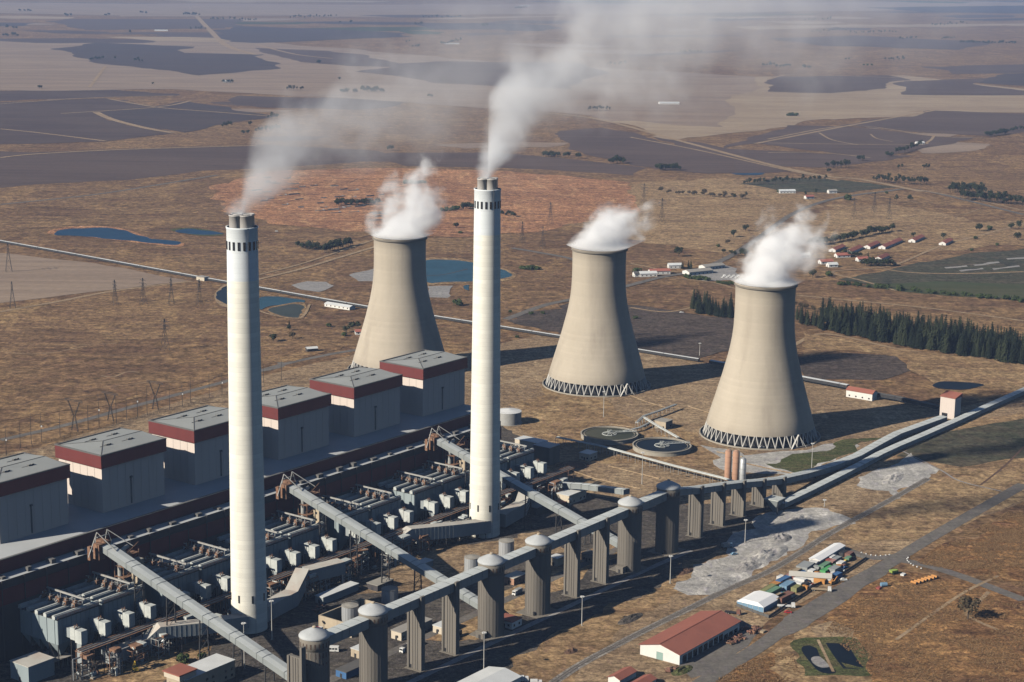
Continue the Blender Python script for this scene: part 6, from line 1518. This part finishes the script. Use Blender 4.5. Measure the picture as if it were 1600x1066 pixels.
belt(1500, 556, 1625, 576, 66, 84, 1.45, 'dark conifer in the long belt where it meets the picture edge', 'conifers of the long belt')
# clusters: x0 y0 x1 y1 count kind scale group label
CL_ = [(30, 18, 50, 18, 4, 'round', 2.2), (98, 26, 115, 26, 3, 'round', 2.2), (162, 25, 172, 25, 3, 'round', 2.4), (218, 21, 230, 22, 3, 'round', 2.2), (285, 24, 312, 25, 8, 'round', 2.2), (328, 33, 352, 31, 8, 'tall', 1.4), (358, 32, 402, 34, 10, 'tall', 1.4),
       (10, 45, 28, 45, 3, 'round', 2), (2, 57, 30, 57, 6, 'round', 1.8), (203, 52, 206, 52, 1, 'round', 1.8), (297, 47, 324, 47, 5, 'tall', 1.3), (140, 95, 162, 93, 6, 'round', 1.5), (208, 97, 223, 98, 5, 'tall', 1.2), (178, 93, 182, 93, 1, 'round', 1.3), (61, 139, 65, 139, 2, 'round', 1.4), (238, 133, 241, 133, 1, 'round', 1.4), (348, 130, 366, 129, 4, 'round', 1.2), (347, 200, 362, 199, 5, 'tall', 1.0), (388, 197, 392, 197, 2, 'tall', 1.0), (380, 210, 390, 210, 2, 'round', 1.0),
       (450, 30, 526, 27, 16, 'tall', 1.5), (529, 36, 533, 36, 1, 'round', 2), (547, 36, 550, 36, 1, 'round', 2), (660, 29, 722, 29, 14, 'tall', 1.5), (645, 39, 662, 39, 4, 'round', 1.8), (752, 42, 764, 42, 3, 'round', 2), (688, 72, 720, 66, 14, 'tall', 1.3), (634, 66, 640, 66, 2, 'round', 1.6), (643, 74, 655, 74, 3, 'round', 1.4), (496, 100, 500, 100, 2, 'round', 1.8), (528, 125, 531, 125, 1, 'round', 1.6), (445, 142, 476, 141, 7, 'tall', 1.0), (533, 146, 545, 146, 3, 'round', 1.6), (553, 146, 557, 146, 2, 'round', 1.6), (566, 143, 590, 145, 8, 'round', 1.7), (595, 145, 600, 145, 2, 'round', 1.4), (418, 186, 436, 186, 6, 'tall', 1.0), (400, 208, 438, 204, 12, 'tall', .9), (606, 236, 614, 236, 2, 'round', 1.3), (668, 152, 676, 152, 2, 'round', 1.3),
       (805, 15, 822, 14, 6, 'tall', 1.5), (885, 6, 898, 5, 4, 'round', 2.4), (948, 104, 978, 102, 6, 'tall', 1.2), (1060, 85, 1098, 84, 8, 'tall', 1.2), (1190, 105, 1212, 104, 6, 'tall', 1.2), (918, 174, 955, 173, 11, 'tall', 1.0), (847, 245, 872, 246, 8, 'round', 1.3), (882, 246, 890, 246, 2, 'round', 1.4), (902, 249, 908, 249, 1, 'round', 1.3), (953, 256, 975, 256, 5, 'round', 1.5), (1024, 266, 1062, 267, 9, 'round', 1.5),
       (1256, 34, 1298, 32, 10, 'tall', 1.5), (1266, 52, 1322, 48, 14, 'tall', 1.1), (1326, 53, 1402, 52, 14, 'tall', 1.2), (1402, 62, 1434, 60, 6, 'round', 1.6), (1452, 42, 1512, 38, 12, 'tall', 1.4), (1471, 63, 1492, 61, 8, 'tall', 1.2), (1498, 68, 1588, 69, 20, 'round', 1.7), (1212, 106, 1236, 105, 5, 'round', 1.5), (1254, 107, 1267, 107, 4, 'round', 1.6), (1320, 94, 1328, 94, 2, 'round', 1.3), (1382, 95, 1415, 95, 8, 'tall', 1.2), (1346, 103, 1364, 102, 3, 'bush', 2), (1230, 181, 1248, 181, 4, 'bush', 2), (1538, 214, 1574, 210, 11, 'round', 1.6), (1574, 207, 1600, 203, 6, 'round', 1.2), (1383, 245, 1396, 245, 4, 'round', 1.1), (1398, 243, 1440, 230, 13, 'tall', 1.0), (1341, 252, 1350, 252, 2, 'round', 1.3), (1290, 263, 1328, 262, 11, 'tall', .95), (1402, 266, 1410, 265, 2, 'tall', .8), (1442, 266, 1452, 265, 3, 'tall', .8)]
FARV = {}
def mass(name, items, label):
    '''join many small trees into one mesh: crowns and trunks of the same kinds'''
    for ci, nm, mats in ((0, 'crown', None), (1, 'trunk', 'bark')):
        V, F, MI, ML = [], [], [], []
        for p, k, s, sz in items:
            me = TR.choice(PROTO[k])[ci]; mn = me.materials[0].name
            if mn not in ML: ML.append(mn)
            a = TR.uniform(0, 6.28); ca, sa = math.cos(a) * s, math.sin(a) * s; n0 = len(V)
            V += [(p.x + v.co.x * ca - v.co.y * sa, p.y + v.co.x * sa + v.co.y * ca, p.z + v.co.z * s * sz) for v in me.vertices]
            F += [tuple(i + n0 for i in f.vertices) for f in me.polygons]; MI += [ML.index(mn)] * len(me.polygons)
        if ci == 0: root = None
        me = bpy.data.meshes.new(nm); me.from_pydata(V, [], F)
        for mn in ML: me.materials.append(MATS[mn])
        me.polygons.foreach_set('material_index', MI)
        o = bpy.data.objects.new(name if ci == 0 else 'trunk', me); COL.objects.link(o)
        if ci == 0: root = tag(o, label, None, None, 'stuff')
        else: o.parent = root
far_items = []
for x0, y0, x1, y1, n, k, s in CL_:
    for i in range(n):
        f = (i + .5) / n + TR.uniform(-.4, .4) / n; p = at(x0 + (x1 - x0) * f, y0 + (y1 - y0) * f + TR.uniform(-.6, .6))
        if y0 < 215: far_items.append((p, k, s * TR.uniform(.7, 1.15), TR.uniform(.85, 1.1)))
        else: tree(p, k, s * TR.uniform(.75, 1.15), 'dark tree in a small clump on the far plain below the ploughed fields', 'trees in clumps below the far ploughed fields')
mass('distant_trees', far_items, 'tiny dark trees scattered in clumps over the far plain')
wood = []
for k in range(260):
    f = TR.random(); p = at(1300 + 320 * f, 519 + 57 * f); wood.append((p + Vector((TR.uniform(-3, 3), TR.uniform(12, 74), 0)), 'conifer', TR.uniform(1.05, 1.6), 1.0))
mass('conifer_wood', wood, 'inner dark conifers filling the long belt beyond the nearest cooling tower')
MID = [(1030, 301, 1166, 311, 20, 'dry', 1.0, 'scrubby tree in the loose line on the far veld', 'trees in the loose line on the veld'), (1365, 284, 1450, 290, 22, 'tall', .95, 'tall thin tree in the clump beyond the far road', 'tall trees beyond the far road'),
       (1482, 300, 1540, 304, 26, 'tall', 1.1, 'dense dark tree in the wood at the picture edge', 'trees of the wood by the far road'), (1500, 312, 1600, 322, 40, 'tall', 1.1, 'dense dark tree in the lower strip of the wood along the far road', 'trees of the wood by the far road'), (1160, 290, 1290, 282, 26, 'tall', .75, 'thin tree standing along the small dark green field', 'thin trees by the dark green field'),
       (1262, 384, 1290, 382, 8, 'round', 1.25, 'green leafy tree in the hedge row above the village', 'trees of the hedge row above the village'), (1290, 382, 1395, 361, 26, 'round', 1.2, 'green leafy tree in the hedge row above the village', 'trees of the hedge row above the village'),
       (1345, 415, 1397, 416, 16, 'round', 1.0, 'tree in the clump around the broad red roof', 'trees in the village'), (1310, 401, 1345, 402, 8, 'round', .9, 'tree in the clump around the broad red roof', 'trees in the village'), (465, 388, 505, 391, 11, 'round', 1.05, 'dark round tree in the clump on the plain by the nearer chimney', 'clump of trees on the plain'), (505, 396, 548, 383, 13, 'round', 1.25, 'dark round tree in the clump on the plain by the nearer chimney', 'clump of trees on the plain'),
       (524, 321, 592, 320, 16, 'round', 1.1, 'dark tree in the line on the red veld', 'trees on the red veld'), (630, 288, 665, 286, 8, 'bush', 1.4, 'small dark bush on the red veld', 'bushes on the red veld'), (690, 330, 716, 328, 7, 'bush', 1.4, 'small dark bush on the red veld', 'bushes on the red veld'), (720, 328, 742, 327, 6, 'round', 1.1, 'dark tree beside the shaft of the farther chimney', None), (780, 335, 806, 340, 6, 'round', .9, 'dark tree on the veld just past the farther chimney', None),
       (812, 420, 842, 422, 7, 'bush', 1.3, 'bush on the veld between farther chimney and middle tower', None), (1070, 435, 1110, 439, 10, 'bush', 1.0, 'bush along the edge of the car park', None), (1120, 442, 1155, 447, 12, 'bush', .8, 'bush along the edge of the car park', None), (1062, 420, 1080, 420, 4, 'conifer', .7, 'dark pointed tree at the far road bend', None), (1130, 396, 1165, 402, 5, 'round', 1.0, 'round tree beside the far road', None),
       (1240, 480, 1300, 492, 10, 'dry', .8, 'bare brown tree behind the sparse end of the belt', None), (1305, 444, 1600, 472, 26, 'bush', 1.2, 'bush along the lower edge of the dark green field', 'bushes along the dark green field'), (780, 488, 1000, 500, 8, 'bush', .8, 'small bush near the burnt field', None)]
for x0, y0, x1, y1, n, k, s, l, g in MID:
    for i in range(n):
        f = (i + .5) / n + TR.uniform(-.5, .5) / n; p = at(x0 + (x1 - x0) * f, y0 + (y1 - y0) * f + TR.uniform(-1.2, 1.2))
        tree(p, k, s * TR.uniform(.7, 1.2), l, g or l.split(' ', 2)[2])
ONE = [(995, 427, 'bush', 1.9, 'flat dark hedge tree by the middle tower rim'), (1146, 371, 'round', 1.3, 'round green tree above the far road, larger one'), (1165, 362, 'round', 1.1, 'round green tree above the far road, farther one'), (1137, 382, 'dry', .9, 'brown bare tree beside the larger round tree'), (1060, 401, 'round', 1.4, 'lone round green tree before the far road'), (1160, 397, 'round', 1.1, 'round tree at the car park drive'), (1122, 386, 'bush', .9, 'small bush on the veld before the far road'),
       (1325, 313, 'bush', 2.0, 'lone dark bush beside the far road'), (1400, 317, 'tall', .9, 'tall dark tree beyond the far road, first of two'), (1422, 315, 'round', 1.1, 'round dark tree beyond the far road, second of two'), (1385, 303, 'bush', .9, 'small bush on the far road verge'), (1530, 362, 'round', 1.3, 'bright green tree near the end of the village row'), (1546, 360, 'bush', 1.4, 'olive bush beside the bright green tree'), (1580, 359, 'round', 1.1, 'dark tree near the picture edge, first of two'), (1592, 358, 'round', 1.3, 'dark tree near the picture edge, second of two'), (1590, 376, 'round', 1.2, 'green tree above the end of the dark green field'), (1524, 374, 'bush', 1.0, 'low bush below the bright green tree'), (1474, 374, 'round', 1.0, 'green tree behind the last village house'), (1427, 371, 'round', .8, 'green tree behind the far village house'), (1558, 384, 'bush', .9, 'bush at the corner of the dark green field'), (1518, 392, 'bush', .8, 'small dark bush on the edge of the dark green field'),
       (1270, 434, 'round', 1.2, 'tree beside the steam of the nearest tower, taller one'), (1296, 432, 'bush', 1.4, 'bush beside the steam of the nearest tower'), (1356, 406, 'conifer', .7, 'single slim pointed tree in the village'), (452, 517, 'round', .7, 'small tree by the pond dam, nearer one'), (427, 534, 'round', 1.1, 'round dark tree beside the nearer chimney shaft'), (457, 530, 'dry', .9, 'brown tree near the round dark tree'), (452, 513, 'conifer', .55, 'small pointed tree by the pond dam'), (514, 511, 'bush', .9, 'bush on the dirt near the rear tower'), (541, 520, 'round', .9, 'tree beside the pink roofed cottage, nearest to the chimney'), (550, 517, 'round', 1.1, 'larger tree beside the pink roofed cottage'), (558, 514, 'round', .9, 'tree behind the pink roofed cottage'), (538, 525, 'bush', .9, 'bush before the pink roofed cottage'), (713, 357, 'round', 1.0, 'lone dark tree left standing on the veld by the rear tower steam'), (720, 365, 'bush', .9, 'lone bush below the dark tree by the rear tower steam'), (715, 478, 'bush', 1.8, 'dark bush by the blue pond near the farther chimney'), (808, 528, 'bush', .7, 'tiny bush on dirt past the farther chimney'),
       (1512, 968, 'dry', 1.7, 'large dark brown tree standing alone in the rusty grass'), (286, 1036, 'bush', 1.1, 'dark green bush behind the office block, larger one'), (316, 1030, 'bush', .8, 'dark green bush behind the office block, smaller one'), (1295, 270, 'round', 1.0, 'single tree on the veld under the far tall trees'), (1218, 302, 'bush', 1.6, 'dark bush beside the white farm shed'), (1258, 308, 'tall', .7, 'tree at the pinkish farmhouse, nearer one'), (1275, 306, 'tall', .8, 'tree at the pinkish farmhouse, farther one'), (1148, 312, 'tall', .7, 'pair tree at the end of the loose line, nearer one'), (1165, 310, 'tall', .8, 'pair tree at the end of the loose line, farther one')]
for x, y, k, s, l in ONE:
    l = l.replace('left standing', 'standing'); tree(at(x, y), k, s, l, None, sz=s and None)
# ------------------------------------------------------------------ steam, smoke and the hazy air
def volume_mat(name, build, dens, color, aniso=0.0, step=1.0, homog=False):
    mt = bpy.data.materials.new(name); mt.use_nodes = True; nt = mt.node_tree
    for n in list(nt.nodes):
        if n.type == 'BSDF_PRINCIPLED': nt.nodes.remove(n)
    out = [n for n in nt.nodes if n.type == 'OUTPUT_MATERIAL'][0]
    pv = node(nt, 'ShaderNodeVolumePrincipled'); pv.inputs['Color'].default_value = (*color, 1); pv.inputs['Anisotropy'].default_value = aniso
    pv.inputs['Density'].default_value = dens
    if build: nt.links.new(build(nt), pv.inputs['Density'])
    nt.links.new(pv.outputs[0], out.inputs['Volume'])
    try: mt.cycles.volume_step_rate = step; mt.cycles.homogeneous_volume = homog
    except Exception: pass
    MATS[name] = mt; return mt
def plume(name, label, org, size, lo, axis, dens, seed, nsc, group, cat, color=(.97, .97, .98), aniso=-.15, step=.25, warp=1.0, edge=(.0, .55)):
    """cloud of steam in a box; axis(nt, X, Y, Z) gives 0 at the plume's skin and 1 in its core, in metres from org"""
    def build(nt):
        v = node(nt, 'ShaderNodeTexCoord').outputs['Object']
        sep = node(nt, 'ShaderNodeSeparateXYZ'); nt.links.new(v, sep.inputs[0])
        X, Y, Z = sep.outputs
        off = node(nt, 'ShaderNodeMapping'); off.inputs['Location'].default_value = (seed * 37.1, seed * 11.7, seed * 5.3); nt.links.new(v, off.inputs[0])
        n = node(nt, 'ShaderNodeTexNoise'); n.inputs['Scale'].default_value = nsc; n.inputs['Detail'].default_value = 5; n.inputs['Roughness'].default_value = .58; n.inputs['Distortion'].default_value = .35
        nt.links.new(off.outputs[0], n.inputs['Vector'])
        core, fade = axis(nt, X, Y, Z)
        n2 = node(nt, 'ShaderNodeTexNoise'); n2.inputs['Scale'].default_value = nsc * .42; n2.inputs['Detail'].default_value = 2; nt.links.new(off.outputs[0], n2.inputs['Vector'])
        nn = mathn(nt, 'ADD', mathn(nt, 'MULTIPLY', mathn(nt, 'SUBTRACT', n.outputs[0], .5), warp * 3.4), mathn(nt, 'MULTIPLY', mathn(nt, 'SUBTRACT', n2.outputs[0], .5), warp * 3.0))
        d = mathn(nt, 'ADD', core, nn)
        r = node(nt, 'ShaderNodeMapRange', interpolation_type='SMOOTHSTEP'); r.inputs[1].default_value = edge[0]; r.inputs[2].default_value = edge[1]; r.inputs[3].default_value = 0; r.inputs[4].default_value = dens
        nt.links.new(d, r.inputs[0])
        return mathn(nt, 'MULTIPLY', r.outputs[0], fade)
    mt = volume_mat(name + '_volume_%d' % seed, build, dens, color, aniso, step)
    mb = MB(); c = org + Vector(((lo[0] + size[0]) / 2, (lo[1] + size[1]) / 2, lo[2]))
    mb.box(c, size[0] - lo[0], size[1] - lo[1], size[2] - lo[2])
    return solo(name, mb, mt.name, org, label, cat, group, 'stuff')
def A(nt, *a): return mathn(nt, *a)
def tower_steam(k, hm, r0, shear, skew):
    '''rises from the mouth (radius 22), leans downwind, breaks up towards hm'''
    def axis(nt, X, Y, Z):
        z = A(nt, 'MAXIMUM', Z, 0.0); t = A(nt, 'DIVIDE', z, hm)
        x = A(nt, 'SUBTRACT', X, A(nt, 'MULTIPLY', A(nt, 'POWER', z, 1.0), shear)); y = A(nt, 'SUBTRACT', Y, A(nt, 'MULTIPLY', z, skew))
        r = A(nt, 'SQRT', A(nt, 'ADD', A(nt, 'MULTIPLY', x, x), A(nt, 'MULTIPLY', y, y)))
        rad = A(nt, 'ADD', 23.5, A(nt, 'MULTIPLY', z, .5))
        core = A(nt, 'MULTIPLY', A(nt, 'SUBTRACT', 1.0, A(nt, 'DIVIDE', r, rad)), 1.7)
        core = A(nt, 'SUBTRACT', core, A(nt, 'MULTIPLY', A(nt, 'POWER', t, 1.6), 1.5))
        core = A(nt, 'ADD', core, A(nt, 'MULTIPLY', mathn(nt, 'SUBTRACT', 1.0, A(nt, 'DIVIDE', z, 5.0), True), 1.2))
        rr = A(nt, 'SQRT', A(nt, 'ADD', A(nt, 'MULTIPLY', X, X), A(nt, 'MULTIPLY', Y, Y)))
        lim = A(nt, 'ADD', 21.7, A(nt, 'MULTIPLY', A(nt, 'MAXIMUM', A(nt, 'ADD', Z, .6), 0.0), 2.2))        # keeps to the mouth until clear of the rim
        return core, mathn(nt, 'LESS_THAN', rr, lim)
    return axis
def stack_smoke(px, pz, rr, L, r0, k):
    """px: exponent curve z = pz * s ** px ; radius r0 + k * s ; fades over L"""
    def axis(nt, X, Y, Z):
        s = A(nt, 'MAXIMUM', X, 0.0); zc = A(nt, 'MULTIPLY', A(nt, 'POWER', s, px), pz)
        rad = A(nt, 'ADD', A(nt, 'MULTIPLY', A(nt, 'MAXIMUM', Z, 0.0), k), A(nt, 'ADD', A(nt, 'MULTIPLY', s, rr), r0))
        slope = A(nt, 'MULTIPLY', A(nt, 'POWER', A(nt, 'ADD', s, 9.0), px - 1), pz * px); per = A(nt, 'SQRT', A(nt, 'ADD', A(nt, 'MULTIPLY', slope, slope), 1.0))
        dz = A(nt, 'DIVIDE', A(nt, 'SUBTRACT', Z, zc), per)
        dx = A(nt, 'MINIMUM', X, 0.0)
        y = A(nt, 'SUBTRACT', Y, A(nt, 'MULTIPLY', s, .25))
        r = A(nt, 'SQRT', A(nt, 'ADD', A(nt, 'MULTIPLY', dx, dx), A(nt, 'ADD', A(nt, 'MULTIPLY', dz, dz), A(nt, 'MULTIPLY', y, y))))
        core = A(nt, 'SUBTRACT', 1.0, A(nt, 'DIVIDE', r, rad))
        dil = A(nt, 'DIVIDE', r0, rad); dil = A(nt, 'POWER', dil, 1.15)
        fade = mathn(nt, 'SUBTRACT', 1.0, A(nt, 'DIVIDE', s, L), True)
        return core, A(nt, 'MULTIPLY', A(nt, 'MULTIPLY', dil, fade), 1.0)
    return axis
TOPZ = 118.4
plume('steam', 'white steam billowing from the rear cooling tower by the blue pond', CT1 + ZV * TOPZ, (70, 40, 74), (-36, -36, -12), tower_steam(1, 62, 27, .30, .1), .19, 1, .075, 'steam over the cooling towers', 'steam', (.986, .993, 1), step=.2, warp=.95, edge=(-.05, 1.7), aniso=-.3)
plume('steam', 'low white steam cap torn sideways over the middle cooling tower', CT2 + ZV * TOPZ, (74, 40, 58), (-34, -36, -12), tower_steam(2, 42, 26, .55, .1), .19, 2, .07, 'steam over the cooling towers', 'steam', (.986, .993, 1), step=.2, warp=.95, edge=(-.05, 1.7), aniso=-.3)
plume('steam', 'white steam billowing from the nearest cooling tower', CT3 + ZV * TOPZ, (76, 40, 68), (-35, -36, -12), tower_steam(3, 56, 27, .42, .1), .19, 3, .075, 'steam over the cooling towers', 'steam', (.986, .993, 1), step=.2, warp=.95, edge=(-.05, 1.7), aniso=-.3)
plume('smoke', 'pale grey smoke drifting from the nearer chimney', CL + ZV * 223.6, (270, 110, 124), (-16, -44, 1.4), stack_smoke(.50, 6.6, .26, 185, 9.5, .12), .10, 4, .05, 'smoke from the chimneys', 'smoke', (.945, .972, 1), step=.2, warp=.80, edge=(-.1, 1.1), aniso=-.45)
plume('smoke', 'tall pale grey smoke rising from the farther chimney to the top of the picture', CRR + ZV * 223.6, (300, 150, 136), (-16, -70, 1.4), stack_smoke(.50, 10.0, .34, 330, 9.0, .19), .16, 5, .042, 'smoke from the chimneys', 'smoke', (.945, .972, 1), step=.2, warp=.80, edge=(-.1, 1.1), aniso=-.45)
volume_mat('haze_volume', None, 4.5e-5, (.42, .61, 1.0), 0.0, 1.0, True)
mb = MB().box((0, 1500, -1.0), 122000, 122000, CAMH + 18 + 1)
solo('haze', mb, 'haze_volume', (0, 1500, -1), 'thin blue haze in the air over the whole plain', 'haze', None, 'stuff')
